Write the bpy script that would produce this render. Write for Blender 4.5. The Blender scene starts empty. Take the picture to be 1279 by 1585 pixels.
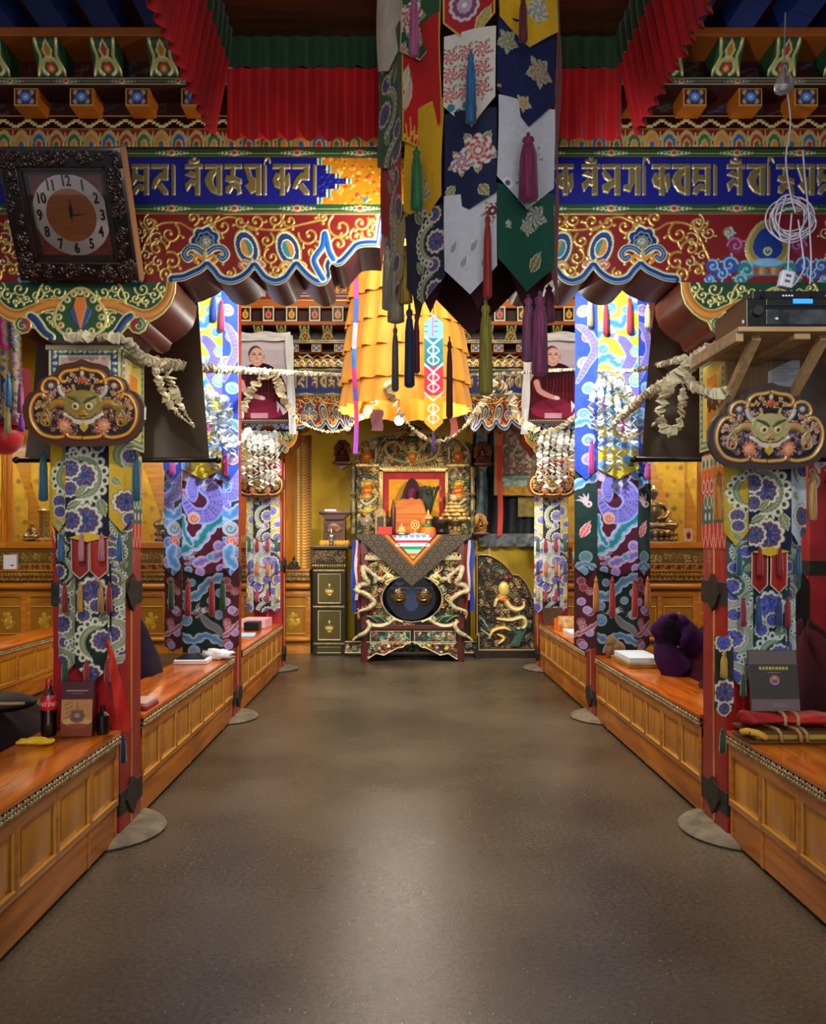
import bpy, bmesh, math, random
import numpy as np
from mathutils import Vector, Matrix
C = bpy.context.scene.collection
sc = bpy.context.scene
PI = math.pi
# ---------------------------------------------------------------- camera, world, lamps, exposure
F = 1281.0
cam_d = bpy.data.cameras.new('camera'); cam = bpy.data.objects.new('camera', cam_d); C.objects.link(cam)
cam.location = (0, 0, 1.5); cam.rotation_euler = (PI/2, 0, 0)
cam_d.sensor_fit = 'HORIZONTAL'; cam_d.sensor_width = 36.0; cam_d.lens = 36.0*F/1279
cam_d.shift_x = 17.5/1279; cam_d.shift_y = 50.5/1279; cam_d.clip_start = 0.05
sc.camera = cam
sc.view_settings.view_transform = 'Standard'; sc.view_settings.look = 'None'
sc.view_settings.gamma = 1.0; sc.view_settings.use_curve_mapping = False
sc.view_settings.exposure = 0.42
w = bpy.data.worlds.new('daylight'); sc.world = w; w.use_nodes = True
w.node_tree.nodes['Background'].inputs[0].default_value = (.80, .88, 1, 1)
w.node_tree.nodes['Background'].inputs[1].default_value = .22
def area(name, loc, aim, sx, sy, power, col):
    l = bpy.data.lights.new(name, 'AREA'); l.shape = 'RECTANGLE'; l.size = sx; l.size_y = sy; l.energy = power; l.color = col
    o = bpy.data.objects.new(name, l); C.objects.link(o); o.location = loc
    o.rotation_euler = (Vector(aim)-Vector(loc)).to_track_quat('-Z', 'Y').to_euler(); return o
def spot(name, loc, aim, power, col, ang=70, blend=.5, r=.06):
    l = bpy.data.lights.new(name, 'SPOT'); l.energy = power; l.color = col; l.spot_size = math.radians(ang); l.spot_blend = blend; l.shadow_soft_size = r
    o = bpy.data.objects.new(name, l); C.objects.link(o); o.location = loc
    o.rotation_euler = (Vector(aim)-Vector(loc)).to_track_quat('-Z', 'Y').to_euler(); return o
def point(name, loc, power, col, r=.05):
    l = bpy.data.lights.new(name, 'POINT'); l.energy = power; l.color = col; l.shadow_soft_size = r
    o = bpy.data.objects.new(name, l); C.objects.link(o); o.location = loc; return o
WARM = (1, .80, .56); COOL = (.80, .90, 1)
area('ceiling_fill', (.1, 6.3, 4.9), (.1, 6.6, 0), 2.4, 3.0, 185, (1, .90, .76))  # unseen overhead fill, added for the hall's general brightness
area('altar_fill', (.1, 7.9, 5.0), (.1, 10.8, 0.6), 3.0, .8, 18, (1, .88, .68))  # overhead fill added towards the altar, no fixture modelled
for _x in (-1.35, 1.5): spot('altar_fill_spot', (_x, 8.0, 3.05), (.15, 11.2, 1.0), 270, (1, .87, .66), 60, .7, .1)  # unseen spots added to lift the dark altar
area('side_hall_fill', (-4.4, 7.5, 4.1), (-4.0, 9.2, 0), 2.0, 3.0, 105, WARM)  # unseen area fills added over both side halls
area('side_hall_fill', (4.6, 7.5, 4.1), (4.2, 9.2, 0), 2.0, 3.0, 105, WARM)
area('entrance_fill', (0, -1.6, 2.3), (0, 4, 1.0), 3.4, 2.4, 58, (1, .93, .84))  # area light added behind the camera to brighten the front
for _x in (-.75, .95): spot('front_fill_spot', (_x, 1.0, 3.3), (_x*2.1, 4.1, 1.55), 120, (1, .92, .78), 52, .9, .08)  # added spots that brighten the banners on the front pillars
spot('banner_flood_lamp', (-.5, 4.75, 3.75), (-1.6, 7, 2.75), 340, COOL, 50, .7)
spot('banner_flood_lamp', (.75, 4.75, 3.75), (1.82, 7, 2.75), 340, COOL, 50, .7)
spot('beam_flood_lamp', (.75, 3.3, 2.9), (1.5, 4.1, 3.0), 16, (.92, .94, 1), 120, .9, .05)
spot('beam_flood_lamp', (.05, 3.72, 3.02), (-.33, 4.1, 2.95), 30, (1, .95, .86), 130, .9, .05)
# ---------------------------------------------------------------- pixel helper: only used to take real positions off the photograph
CX, CY = 622.0, 843.0
def P(px, py, Y): return Vector(((px-CX)*Y/F, Y, 1.5-(py-CY)*Y/F))
def XP(px, Y): return (px-CX)*Y/F
def ZP(py, Y): return 1.5-(py-CY)*Y/F
# ---------------------------------------------------------------- materials
def lin(c):
    if isinstance(c, str):
        c = c.lstrip('#'); c = [int(c[i:i+2], 16)/255 for i in (0, 2, 4)]
    return tuple((v/12.92 if v <= .04045 else ((v+.055)/1.055)**2.4) for v in c[:3])
def srgb(c):
    c = c.lstrip('#'); return np.array([int(c[i:i+2], 16)/255 for i in (0, 2, 4)])
MATS = {}
def mat(name, col=None, rough=.5, metal=0.0, spec=.5, noise=None, scale=8, bump=0, emit=None, alpha=1, trans=0, stretch=None, sheen=0, coat=0):
    if name in MATS: return MATS[name]
    m = bpy.data.materials.new(name); m.use_nodes = True; nt = m.node_tree; b = nt.nodes['Principled BSDF']
    c = lin(col) if col else (.8, .8, .8)
    b.inputs['Base Color'].default_value = (*c, 1); b.inputs['Roughness'].default_value = rough
    b.inputs['Metallic'].default_value = metal; b.inputs['Specular IOR Level'].default_value = spec
    b.inputs['Alpha'].default_value = alpha; b.inputs['Transmission Weight'].default_value = trans
    b.inputs['Sheen Weight'].default_value = sheen; b.inputs['Coat Weight'].default_value = coat
    if noise or bump:
        tc = nt.nodes.new('ShaderNodeTexCoord'); mp = nt.nodes.new('ShaderNodeMapping'); nt.links.new(tc.outputs['Object'], mp.inputs[0])
        if stretch: mp.inputs['Scale'].default_value = stretch
        n = nt.nodes.new('ShaderNodeTexNoise'); n.inputs['Scale'].default_value = scale; n.inputs['Detail'].default_value = 5; nt.links.new(mp.outputs[0], n.inputs['Vector'])
        if noise:
            r = nt.nodes.new('ShaderNodeValToRGB'); r.color_ramp.elements[0].position = .36; r.color_ramp.elements[1].position = .64
            r.color_ramp.elements[0].color = (*lin(noise), 1); r.color_ramp.elements[1].color = (*c, 1)
            nt.links.new(n.outputs['Fac'], r.inputs[0]); nt.links.new(r.outputs[0], b.inputs['Base Color'])
        if bump:
            bp = nt.nodes.new('ShaderNodeBump'); bp.inputs['Strength'].default_value = bump; bp.inputs['Distance'].default_value = .01
            nt.links.new(n.outputs['Fac'], bp.inputs['Height']); nt.links.new(bp.outputs[0], b.inputs['Normal'])
    if emit:
        b.inputs['Emission Color'].default_value = (*lin(col), 1); b.inputs['Emission Strength'].default_value = emit
    MATS[name] = m; return m
def painted(name, rough=.5, gilt_rough=.28, spec=.4, sheen=0, weave=0, metal=.75):
    """colours come from the mesh's own colour attribute; its alpha says where gilding lies"""
    if name in MATS: return MATS[name]
    m = bpy.data.materials.new(name); m.use_nodes = True; nt = m.node_tree; b = nt.nodes['Principled BSDF']
    a = nt.nodes.new('ShaderNodeAttribute'); a.attribute_name = 'Col'; a.attribute_type = 'GEOMETRY'
    tc = nt.nodes.new('ShaderNodeTexCoord'); n = nt.nodes.new('ShaderNodeTexNoise'); n.inputs['Scale'].default_value = 60; n.inputs['Detail'].default_value = 3
    nt.links.new(tc.outputs['Object'], n.inputs['Vector'])
    mr = nt.nodes.new('ShaderNodeMapRange'); mr.inputs[3].default_value = .82; mr.inputs[4].default_value = 1.12; nt.links.new(n.outputs['Fac'], mr.inputs[0])
    mx = nt.nodes.new('ShaderNodeVectorMath'); mx.operation = 'MULTIPLY'
    nt.links.new(a.outputs['Color'], mx.inputs[0]); nt.links.new(mr.outputs[0], mx.inputs[1]); nt.links.new(mx.outputs[0], b.inputs['Base Color'])
    me = nt.nodes.new('ShaderNodeMath'); me.operation = 'MULTIPLY'; me.inputs[1].default_value = metal; nt.links.new(a.outputs['Alpha'], me.inputs[0]); nt.links.new(me.outputs[0], b.inputs['Metallic'])
    rr = nt.nodes.new('ShaderNodeMapRange'); rr.inputs[3].default_value = rough; rr.inputs[4].default_value = gilt_rough
    nt.links.new(a.outputs['Alpha'], rr.inputs[0]); nt.links.new(rr.outputs[0], b.inputs['Roughness'])
    b.inputs['Specular IOR Level'].default_value = spec; b.inputs['Sheen Weight'].default_value = sheen
    if weave:
        n2 = nt.nodes.new('ShaderNodeTexNoise'); n2.inputs['Scale'].default_value = 9; nt.links.new(tc.outputs['Object'], n2.inputs['Vector'])
        bp = nt.nodes.new('ShaderNodeBump'); bp.inputs['Strength'].default_value = weave; bp.inputs['Distance'].default_value = .03
        nt.links.new(n2.outputs['Fac'], bp.inputs['Height']); nt.links.new(bp.outputs[0], b.inputs['Normal'])
    MATS[name] = m; return m
PAINT = painted('painted_wood', .42, .3); SILK = painted('brocade_silk', .62, .4, .3, .15, .35); PRINT = painted('printed_photo', .25, .3)
LACQ = painted('carved_lacquer', .35, .28, .5)
def woodmat(name, c1, c2, rough=.3, scale=3.0, axis='Y', coat=.25):
    if name in MATS: return MATS[name]
    m = bpy.data.materials.new(name); m.use_nodes = True; nt = m.node_tree; b = nt.nodes['Principled BSDF']
    tc = nt.nodes.new('ShaderNodeTexCoord'); mp = nt.nodes.new('ShaderNodeMapping'); nt.links.new(tc.outputs['Object'], mp.inputs[0])
    s = {'X': (.5, 6, 6), 'Y': (6, .5, 6), 'Z': (6, 6, .5)}[axis]; mp.inputs['Scale'].default_value = s
    n = nt.nodes.new('ShaderNodeTexNoise'); n.inputs['Scale'].default_value = scale; n.inputs['Detail'].default_value = 6; n.inputs['Distortion'].default_value = 1.2
    nt.links.new(mp.outputs[0], n.inputs['Vector'])
    n3 = nt.nodes.new('ShaderNodeTexNoise'); n3.inputs['Scale'].default_value = 1.7; nt.links.new(tc.outputs['Object'], n3.inputs['Vector'])
    ad = nt.nodes.new('ShaderNodeMath'); ad.operation = 'MULTIPLY_ADD'; ad.inputs[1].default_value = .35; nt.links.new(n3.outputs['Fac'], ad.inputs[0]); nt.links.new(n.outputs['Fac'], ad.inputs[2])
    r = nt.nodes.new('ShaderNodeValToRGB'); r.color_ramp.elements[0].position = .48; r.color_ramp.elements[1].position = .86
    r.color_ramp.elements[0].color = (*lin(c1), 1); r.color_ramp.elements[1].color = (*lin(c2), 1)
    nt.links.new(ad.outputs[0], r.inputs[0]); nt.links.new(r.outputs[0], b.inputs['Base Color'])
    b.inputs['Roughness'].default_value = rough; b.inputs['Coat Weight'].default_value = coat; b.inputs['Coat Roughness'].default_value = .15
    MATS[name] = m; return m
# ---------------------------------------------------------------- objects, labels
BASE = {}
def tag(o, label=None, cat=None, group=None, kind=None):
    if label: o['label'] = label
    if cat: o['category'] = cat
    if group: o['group'] = group
    if kind: o['kind'] = kind
    return o
def thing(name, label, cat, loc=(0, 0, 0), group=None):
    o = bpy.data.objects.new(name, None); C.objects.link(o); o.location = loc; o.empty_display_size = .05
    BASE[o.name] = Vector(loc); return tag(o, label, cat, group)
def link(name, me, m, parent=None, loc=None):
    o = bpy.data.objects.new(name, me); C.objects.link(o)
    if m is not None: me.materials.append(m)
    if parent is not None:
        o.parent = parent; BASE[o.name] = BASE[parent.name]
    else: BASE[o.name] = Vector(loc or (0, 0, 0)); o.location = BASE[o.name]
    return o
def dup(root, loc, label=None, group=None, scale=None, rotz=None):
    r = root.copy(); C.objects.link(r); r.location = loc; BASE[r.name] = Vector(loc)
    if scale: r.scale = scale
    if rotz is not None: r.rotation_euler = (0, 0, rotz)
    if label: r['label'] = label
    if group: r['group'] = group
    for ch in list(root.children):
        c = ch.copy(); C.objects.link(c); c.parent = r
        for g in list(ch.children):
            d = g.copy(); C.objects.link(d); d.parent = c
    return r
class MB:
    """collects shapes in world coordinates; build() links them as one mesh object"""
    def __init__(s): s.v = []; s.f = []
    def add(s, vs, fs):
        n = len(s.v); s.v += [tuple(v) for v in vs]; s.f += [tuple(i+n for i in f) for f in fs]; return s
    def box(s, x0, x1, y0, y1, z0, z1, M=None):
        vs = [(x, y, z) for z in (z0, z1) for y in (y0, y1) for x in (x0, x1)]
        if M is not None: vs = [M @ Vector(v) for v in vs]
        return s.add(vs, [(0, 2, 3, 1), (4, 5, 7, 6), (0, 1, 5, 4), (2, 6, 7, 3), (0, 4, 6, 2), (1, 3, 7, 5)])
    def cbox(s, x0, x1, y0, y1, z0, z1, b=.01, M=None):
        """box with chamfered edges"""
        bm = bmesh.new(); bmesh.ops.create_cube(bm, size=1)
        for v in bm.verts: v.co = Vector(((x0+x1)/2+v.co.x*(x1-x0), (y0+y1)/2+v.co.y*(y1-y0), (z0+z1)/2+v.co.z*(z1-z0)))
        bmesh.ops.bevel(bm, geom=bm.edges[:], offset=b, segments=2, affect='EDGES', profile=.6); return s.bm(bm, M)
    def bm(s, bm, M=None):
        bm.verts.index_update(); vs = [(M @ v.co if M is not None else v.co.copy()) for v in bm.verts]; fs = [[v.index for v in f.verts] for f in bm.faces]
        bm.free(); return s.add(vs, fs)
    def tube(s, pts, r, n=8, cap=True):
        pts = [Vector(p) for p in pts]; N = len(pts); rs = list(r) if hasattr(r, '__len__') else [r]*N
        if len(rs) != N: rs = list(np.interp(np.linspace(0, 1, N), np.linspace(0, 1, len(rs)), rs))
        up = Vector((0, 0, 1)); vs = []; prev = None
        for i, p in enumerate(pts):
            t = (pts[min(i+1, N-1)]-pts[max(i-1, 0)])
            t = t.normalized() if t.length > 1e-9 else Vector((0, 0, 1))
            if prev is None:
                a = t.cross(up if abs(t.z) < .9 else Vector((1, 0, 0))).normalized()
            else:
                a = (prev-t*prev.dot(t)); a = a.normalized() if a.length > 1e-6 else t.cross(up).normalized()
            prev = a; b = t.cross(a)
            vs += [p+(a*math.cos(2*PI*k/n)+b*math.sin(2*PI*k/n))*rs[i] for k in range(n)]
        fs = [(i*n+k, i*n+(k+1) % n, (i+1)*n+(k+1) % n, (i+1)*n+k) for i in range(N-1) for k in range(n)]
        if cap: fs += [tuple(range(n-1, -1, -1)), tuple((N-1)*n+k for k in range(n))]
        return s.add(vs, fs)
    def lathe(s, prof, c, n=20, axis='Z', sx=1, sy=1):
        c = Vector(c); vs = []
        for r, h in prof:
            for k in range(n):
                a, b = r*math.cos(2*PI*k/n)*sx, r*math.sin(2*PI*k/n)*sy
                vs.append(c+Vector({'Z': (a, b, h), 'Y': (a, h, b), 'X': (h, a, b)}[axis]))
        m = len(prof); fs = [(i*n+k, i*n+(k+1) % n, (i+1)*n+(k+1) % n, (i+1)*n+k) for i in range(m-1) for k in range(n)]
        if prof[0][0] > 1e-5: fs.append(tuple(range(n-1, -1, -1)))
        if prof[-1][0] > 1e-5: fs.append(tuple((m-1)*n+k for k in range(n)))
        return s.add(vs, fs)
    def ball(s, c, rx, ry=None, rz=None, n=12, m=8, M=None):
        ry = ry or rx; rz = rz or rx; vs = [Vector((0, 0, -1))]; fs = []
        for i in range(1, m):
            t = -PI/2+PI*i/m
            vs += [Vector((math.cos(t)*math.cos(2*PI*k/n), math.cos(t)*math.sin(2*PI*k/n), math.sin(t))) for k in range(n)]
        vs.append(Vector((0, 0, 1)))
        fs += [(0, 1+(k+1) % n, 1+k) for k in range(n)]
        for i in range(m-2): fs += [(1+i*n+k, 1+i*n+(k+1) % n, 1+(i+1)*n+(k+1) % n, 1+(i+1)*n+k) for k in range(n)]
        e = len(vs)-1; o = 1+(m-2)*n; fs += [(e, o+k, o+(k+1) % n) for k in range(n)]
        c = Vector(c); vs = [Vector((v.x*rx, v.y*ry, v.z*rz)) for v in vs]
        if M is not None: vs = [M @ v for v in vs]
        return s.add([c+v for v in vs], fs)
    def prism(s, pts, y0, y1, axis='Y'):
        """outline (a,b) extruded along axis from y0 to y1; Y: (x,z) outline, Z: (x,y), X: (y,z)"""
        def q(a, b, h): return {'Y': (a, h, b), 'Z': (a, b, h), 'X': (h, a, b)}[axis]
        n = len(pts); vs = [q(a, b, y0) for a, b in pts]+[q(a, b, y1) for a, b in pts]
        fs = [(i, (i+1) % n, n+(i+1) % n, n+i) for i in range(n)]
        from mathutils.geometry import tessellate_polygon
        tri = tessellate_polygon([[Vector((a, b, 0)) for a, b in pts]])
        fs += [tuple(t) for t in tri]+[tuple(n+i for i in reversed(t)) for t in tri]
        return s.add(vs, fs)
    def build(s, name, m, parent=None, loc=None, smooth=False, bevel=0, fix=True):
        base = BASE[parent.name] if parent is not None else Vector(loc or (0, 0, 0))
        me = bpy.data.meshes.new(name); me.from_pydata([(v[0]-base.x, v[1]-base.y, v[2]-base.z) for v in s.v], [], s.f)
        if fix:
            bm = bmesh.new(); bm.from_mesh(me); bmesh.ops.recalc_face_normals(bm, faces=bm.faces[:])
            if bevel: bmesh.ops.bevel(bm, geom=[e for e in bm.edges if len(e.link_faces) == 2 and e.calc_face_angle(0) > .5], offset=bevel, segments=2, affect='EDGES', clamp_overlap=True)
            bm.to_mesh(me); bm.free()
        if smooth:
            me.shade_smooth()
            if smooth == 'auto': me.set_sharp_from_angle(angle=math.radians(40))
        return link(name, me, m, parent, loc)
def cr(pts, n=8, closed=False):
    """smooth curve through the points"""
    p = [np.array(q, float) for q in pts]; N = len(p); out = []
    rng = range(N if closed else N-1)
    for i in rng:
        a = p[(i-1) % N] if closed or i > 0 else p[i]; b = p[i]; c = p[(i+1) % N]; d = p[(i+2) % N] if closed or i+2 < N else c
        for k in range(n):
            t = k/n; out.append(.5*((2*b)+(-a+c)*t+(2*a-5*b+4*c-d)*t*t+(-a+3*b-3*c+d)*t**3))
    if not closed: out.append(p[-1])
    return [tuple(q) for q in out]
# ---------------------------------------------------------------- canvas: paints a surface's own colours, gilding and relief on a fine grid
class Cv:
    def __init__(s, w, h, res, bg='#000000', org=(0, 0), sc=1.0, flip=False):
        """w,h in metres. Drawing coordinates: (px-org)/… when org/sc given: x=(px-org0)*sc, y=(org1-py)*sc"""
        s.w, s.h, s.res, s.o, s.sc = w, h, res, org, sc
        s.nx = max(2, int(round(w/res))+1); s.ny = max(2, int(round(h/res))+1)
        s.x = np.linspace(0, w, s.nx); s.y = np.linspace(0, h, s.ny)
        s.c = np.empty((s.ny, s.nx, 3)); s.c[:] = srgb(bg); s.g = np.zeros((s.ny, s.nx)); s.hh = np.zeros((s.ny, s.nx)); s.px = False
    def pix(s, x0, y0, k):
        """switch to photo units: x0,y0 = photo position of the lower left corner, k = metres per photo unit"""
        s.px = (x0, y0, k); return s
    def T(s, p):
        if s.px: return ((p[0]-s.px[0])*s.px[2], (s.px[1]-p[1])*s.px[2])
        return (p[0], p[1])
    def K(s, r): return r*s.px[2] if s.px else r
    def win(s, x0, x1, y0, y1):
        i0 = int(max(0, math.floor(x0/s.w*(s.nx-1)))); i1 = int(min(s.nx, math.ceil(x1/s.w*(s.nx-1))+1))
        j0 = int(max(0, math.floor(y0/s.h*(s.ny-1)))); j1 = int(min(s.ny, math.ceil(y1/s.h*(s.ny-1))+1))
        if i1 <= i0 or j1 <= j0: return None
        return slice(j0, j1), slice(i0, i1)
    def put(s, sl, m, col, g=0, h=None):
        if col is not None:
            c = srgb(col) if isinstance(col, str) else np.array(col); m3 = m[..., None]
            s.c[sl] = s.c[sl]*(1-m3)+c*m3; s.g[sl] = s.g[sl]*(1-m)+g*m
        if h is not None: s.hh[sl] = np.where(m > .01, np.maximum(s.hh[sl]*(h >= 0), h*m) if np.isscalar(h) and h >= 0 else s.hh[sl]+h*m, s.hh[sl])
    def disc(s, p, rx, ry=None, rot=0, col='#ffffff', g=0, h=None):
        x, y = s.T(p); rx = s.K(rx); ry = s.K(ry) if ry is not None else rx; R = max(rx, ry)+s.res*2
        sl = s.win(x-R, x+R, y-R, y+R)
        if sl is None: return s
        X, Y = np.meshgrid(s.x[sl[1]]-x, s.y[sl[0]]-y); c, q = math.cos(rot), math.sin(rot)
        d = np.sqrt(((X*c+Y*q)/rx)**2+((-X*q+Y*c)/ry)**2); m = np.clip((1-d)*min(rx, ry)/s.res+.5, 0, 1)
        if h: hp = np.sqrt(np.clip(1-d*d, 0, 1))*h; s.hh[sl] = np.maximum(s.hh[sl], hp)
        s.put(sl, m, col, g); return s
    def scal(s, p, r, n=9, amp=.12, col='#ffffff', g=0, rot=0, sq=1.0, h=None):
        """scalloped disc"""
        x, y = s.T(p); r = s.K(r); R = r*(1+amp)+s.res*2; sl = s.win(x-R, x+R, y-R, y+R)
        if sl is None: return s
        X, Y = np.meshgrid(s.x[sl[1]]-x, s.y[sl[0]]-y); Y = Y/sq
        d = np.hypot(X, Y); a = np.arctan2(Y, X)+rot; rr = r*(1-amp+2*amp*np.abs(np.sin(a*n/2)))
        s.put(sl, np.clip((rr-d)/s.res+.5, 0, 1), col, g)
        if h: s.hh[sl] = np.maximum(s.hh[sl], np.clip(1-d/r, 0, 1)*h)
        return s
    def poly(s, pts, col='#ffffff', g=0, h=None):
        q = np.array([s.T(p) for p in pts]); sl = s.win(q[:, 0].min(), q[:, 0].max(), q[:, 1].min(), q[:, 1].max())
        if sl is None: return s
        m = s.inside(q, sl); s.put(sl, m.astype(float), col, g)
        if h: s.hh[sl] = np.where(m, np.maximum(s.hh[sl], h), s.hh[sl])
        return s
    def inside(s, q, sl=None):
        X, Y = np.meshgrid(s.x[sl[1]] if sl else s.x, s.y[sl[0]] if sl else s.y); m = np.zeros(X.shape, bool); n = len(q)
        for i in range(n):
            (xa, ya), (xb, yb) = q[i], q[(i+1) % n]
            if ya == yb: continue
            cnd = ((ya > Y) != (yb > Y)) & (X < (xb-xa)*(Y-ya)/(yb-ya)+xa); m ^= cnd
        return m
    def stroke(s, pts, wd, col='#ffffff', g=0, h=None, closed=False):
        q = [s.T(p) for p in pts]
        if closed: q.append(q[0])
        n = len(q); ws = [s.K(v)/2 for v in wd] if hasattr(wd, '__len__') else [s.K(wd)/2]*n
        if len(ws) != n: ws = list(np.interp(np.linspace(0, 1, n), np.linspace(0, 1, len(ws)), ws))
        R = max(ws)+s.res*2; qa = np.array(q)
        sl = s.win(qa[:, 0].min()-R, qa[:, 0].max()+R, qa[:, 1].min()-R, qa[:, 1].max()+R)
        if sl is None: return s
        best = np.full((sl[0].stop-sl[0].start, sl[1].stop-sl[1].start), 9.0); prof = np.zeros_like(best); j0, i0 = sl[0].start, sl[1].start
        for i in range(n-1):
            (xa, ya), (xb, yb) = q[i], q[i+1]; r = max(ws[i], ws[i+1])+s.res*1.5
            t2 = s.win(min(xa, xb)-r, max(xa, xb)+r, min(ya, yb)-r, max(ya, yb)+r)
            if t2 is None: continue
            X, Y = np.meshgrid(s.x[t2[1]], s.y[t2[0]]); dx, dy = xb-xa, yb-ya; L = dx*dx+dy*dy+1e-12
            t = np.clip(((X-xa)*dx+(Y-ya)*dy)/L, 0, 1); d = np.hypot(X-xa-t*dx, Y-ya-t*dy); rr = ws[i]+(ws[i+1]-ws[i])*t
            l2 = (slice(t2[0].start-j0, t2[0].stop-j0), slice(t2[1].start-i0, t2[1].stop-i0))
            best[l2] = np.minimum(best[l2], d-rr)
            if h: prof[l2] = np.maximum(prof[l2], np.sqrt(np.clip(1-(d/np.maximum(rr, 1e-6))**2, 0, 1)))
        s.put(sl, np.clip(-best/s.res+.5, 0, 1), col, g)
        if h: s.hh[sl] = np.maximum(s.hh[sl], prof*h)
        return s
    def lines(s, pts, layers, h=None, closed=False):
        for wd, col in layers: s.stroke(pts, wd, col, h=h, closed=closed)
        return s
    def rect(s, x0, y0, x1, y1, col, g=0, h=None): return s.poly([(x0, y0), (x1, y0), (x1, y1), (x0, y1)], col, g, h)
    def mirror(s):
        """copy the right half onto the left half"""
        for a in (s.c, s.g, s.hh):
            k = s.nx//2; a[:, :k] = a[:, ::-1][:, :k]
        return s
def sheet(cv, fn, name, m, parent=None, outline=None, loc=None, mask=None):
    """the canvas as a mesh: fn(x, y, h) -> X, Y, Z arrays; outline = polygon (metres on the canvas) it is cut to"""
    X, Y = np.meshgrid(cv.x, cv.y); keep = np.ones(X.shape, bool) if mask is None else mask.copy()
    if outline is not None:
        q = np.array(outline); keep &= cv.inside(q)
        # pull the cells just outside the outline onto it so the rim is clean
        k2 = keep.copy(); k2[1:] |= keep[:-1]; k2[:-1] |= keep[1:]; k3 = k2.copy(); k3[:, 1:] |= k2[:, :-1]; k3[:, :-1] |= k2[:, 1:]
        rim = k3 & ~keep; ji = np.argwhere(rim)
        if len(ji):
            px = X[rim]; py = Y[rim]; bd = np.full(len(px), 9.); bx = px.copy(); by = py.copy()
            for i in range(len(q)):
                (xa, ya), (xb, yb) = q[i], q[(i+1) % len(q)]; dx, dy = xb-xa, yb-ya; L = dx*dx+dy*dy+1e-12
                t = np.clip(((px-xa)*dx+(py-ya)*dy)/L, 0, 1); cx, cy = xa+t*dx, ya+t*dy; d = np.hypot(px-cx, py-cy); u = d < bd
                bd = np.where(u, d, bd); bx = np.where(u, cx, bx); by = np.where(u, cy, by)
            X = X.copy(); Y = Y.copy(); X[rim] = bx; Y[rim] = by; keep = k3
    x, y, z = fn(X, Y, cv.hh); base = BASE[parent.name] if parent is not None else Vector(loc or (0, 0, 0))
    x = np.broadcast_to(x, X.shape); y = np.broadcast_to(y, X.shape); z = np.broadcast_to(z, X.shape)
    idx = np.full(X.shape, -1); idx[keep] = np.arange(keep.sum())
    co = np.stack([x[keep]-base.x, y[keep]-base.y, z[keep]-base.z], 1)
    qd = keep[:-1, :-1] & keep[:-1, 1:] & keep[1:, 1:] & keep[1:, :-1]
    fa = np.stack([idx[:-1, :-1][qd], idx[:-1, 1:][qd], idx[1:, 1:][qd], idx[1:, :-1][qd]], 1)
    me = bpy.data.meshes.new(name); nv, nf = len(co), len(fa)
    me.vertices.add(nv); me.vertices.foreach_set('co', co.astype(np.float32).ravel())
    me.loops.add(nf*4); me.loops.foreach_set('vertex_index', fa.astype(np.int32).ravel())
    me.polygons.add(nf); me.polygons.foreach_set('loop_start', np.arange(0, nf*4, 4, dtype=np.int32))
    me.update(calc_edges=True)
    at = me.color_attributes.new('Col', 'FLOAT_COLOR', 'POINT'); c = cv.c[keep]; l = np.where(c <= .04045, c/12.92, ((c+.055)/1.055)**2.4)
    at.data.foreach_set('color', np.concatenate([l, cv.g[keep][:, None]], 1).astype(np.float32).ravel())
    me.shade_smooth()
    return link(name, me, m, parent, loc)
def flat(x0, z0, y, k=1.0):
    """upright panel facing the camera side: canvas x -> +X, canvas y -> +Z, relief towards -Y"""
    return lambda X, Y, H: (x0+X*k, y-H, z0+Y*k)
# ---------------------------------------------------------------- painted motifs
GOLD = '#c9a04a'; GOLD2 = '#e0c070'; PALE = '#d9cf86'
def spiral_pts(x, y, r, a0, turns, hand=1, n=26, inner=.12):
    return [(x+r*(1-(1-inner)*t)*math.cos(a0+hand*turns*2*PI*t), y+r*(1-(1-inner)*t)*math.sin(a0+hand*turns*2*PI*t)) for t in [i/n for i in range(n+1)]]
def curl(cv, x, y, r, a0, hand=1, wd=.01, col=GOLD, g=1, h=.003, turns=1.15, leaf=True, dark=None):
    """a leafy scroll curl"""
    p = spiral_pts(x, y, r, a0, turns, hand)
    if dark: cv.stroke(p, [wd*1.5, wd*1.3], dark)
    cv.stroke(p, [wd*1.1, wd, wd*.8], col, g, h)
    cv.disc(p[-1], wd*.85, col=col, g=g, h=h)
    if leaf:
        for t in (4, 9):
            q = p[t]; dx, dy = q[0]-x, q[1]-y; L = math.hypot(dx, dy)+1e-9; ux, uy = dx/L, dy/L
            b = (q[0]+ux*r*.42-uy*hand*r*.2, q[1]+uy*r*.42+ux*hand*r*.2)
            cv.stroke([q, ((q[0]+b[0])/2+ux*r*.08, (q[1]+b[1])/2+uy*r*.08), b], [wd, wd*.9, wd*.5], col, g, h); cv.disc(b, wd*.7, col=col, g=g, h=h)
def vine(cv, x0, x1, y, amp, wl, wd, col=GOLD, g=1, h=.003, r=None, ph=0):
    """wave stem with a curl in every bay"""
    n = int((x1-x0)/wl*16)+2; r = r or wl*.2
    pts = [(x0+(x1-x0)*i/(n-1), y+amp*math.sin(2*PI*((x1-x0)*i/(n-1))/wl+ph)) for i in range(n)]
    cv.stroke(pts, wd, col, g, h); k = 0; x = x0+wl*.25-ph/(2*PI)*wl
    while x < x1:
        up = math.sin(2*PI*(x-x0)/wl+ph) > 0
        curl(cv, x, y+(-1 if up else 1)*r*.35, r, PI/2 if up else -PI/2, -1 if up else 1, wd*.85, col, g, h); x += wl/2; k += 1
def outl(cv, pts, wd, layers, closed=False, h=None):
    for i, (k, col, g) in enumerate(layers): cv.stroke(pts, wd*k, col, g, h if i == len(layers)-1 or h is None else h*.7, closed)
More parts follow.
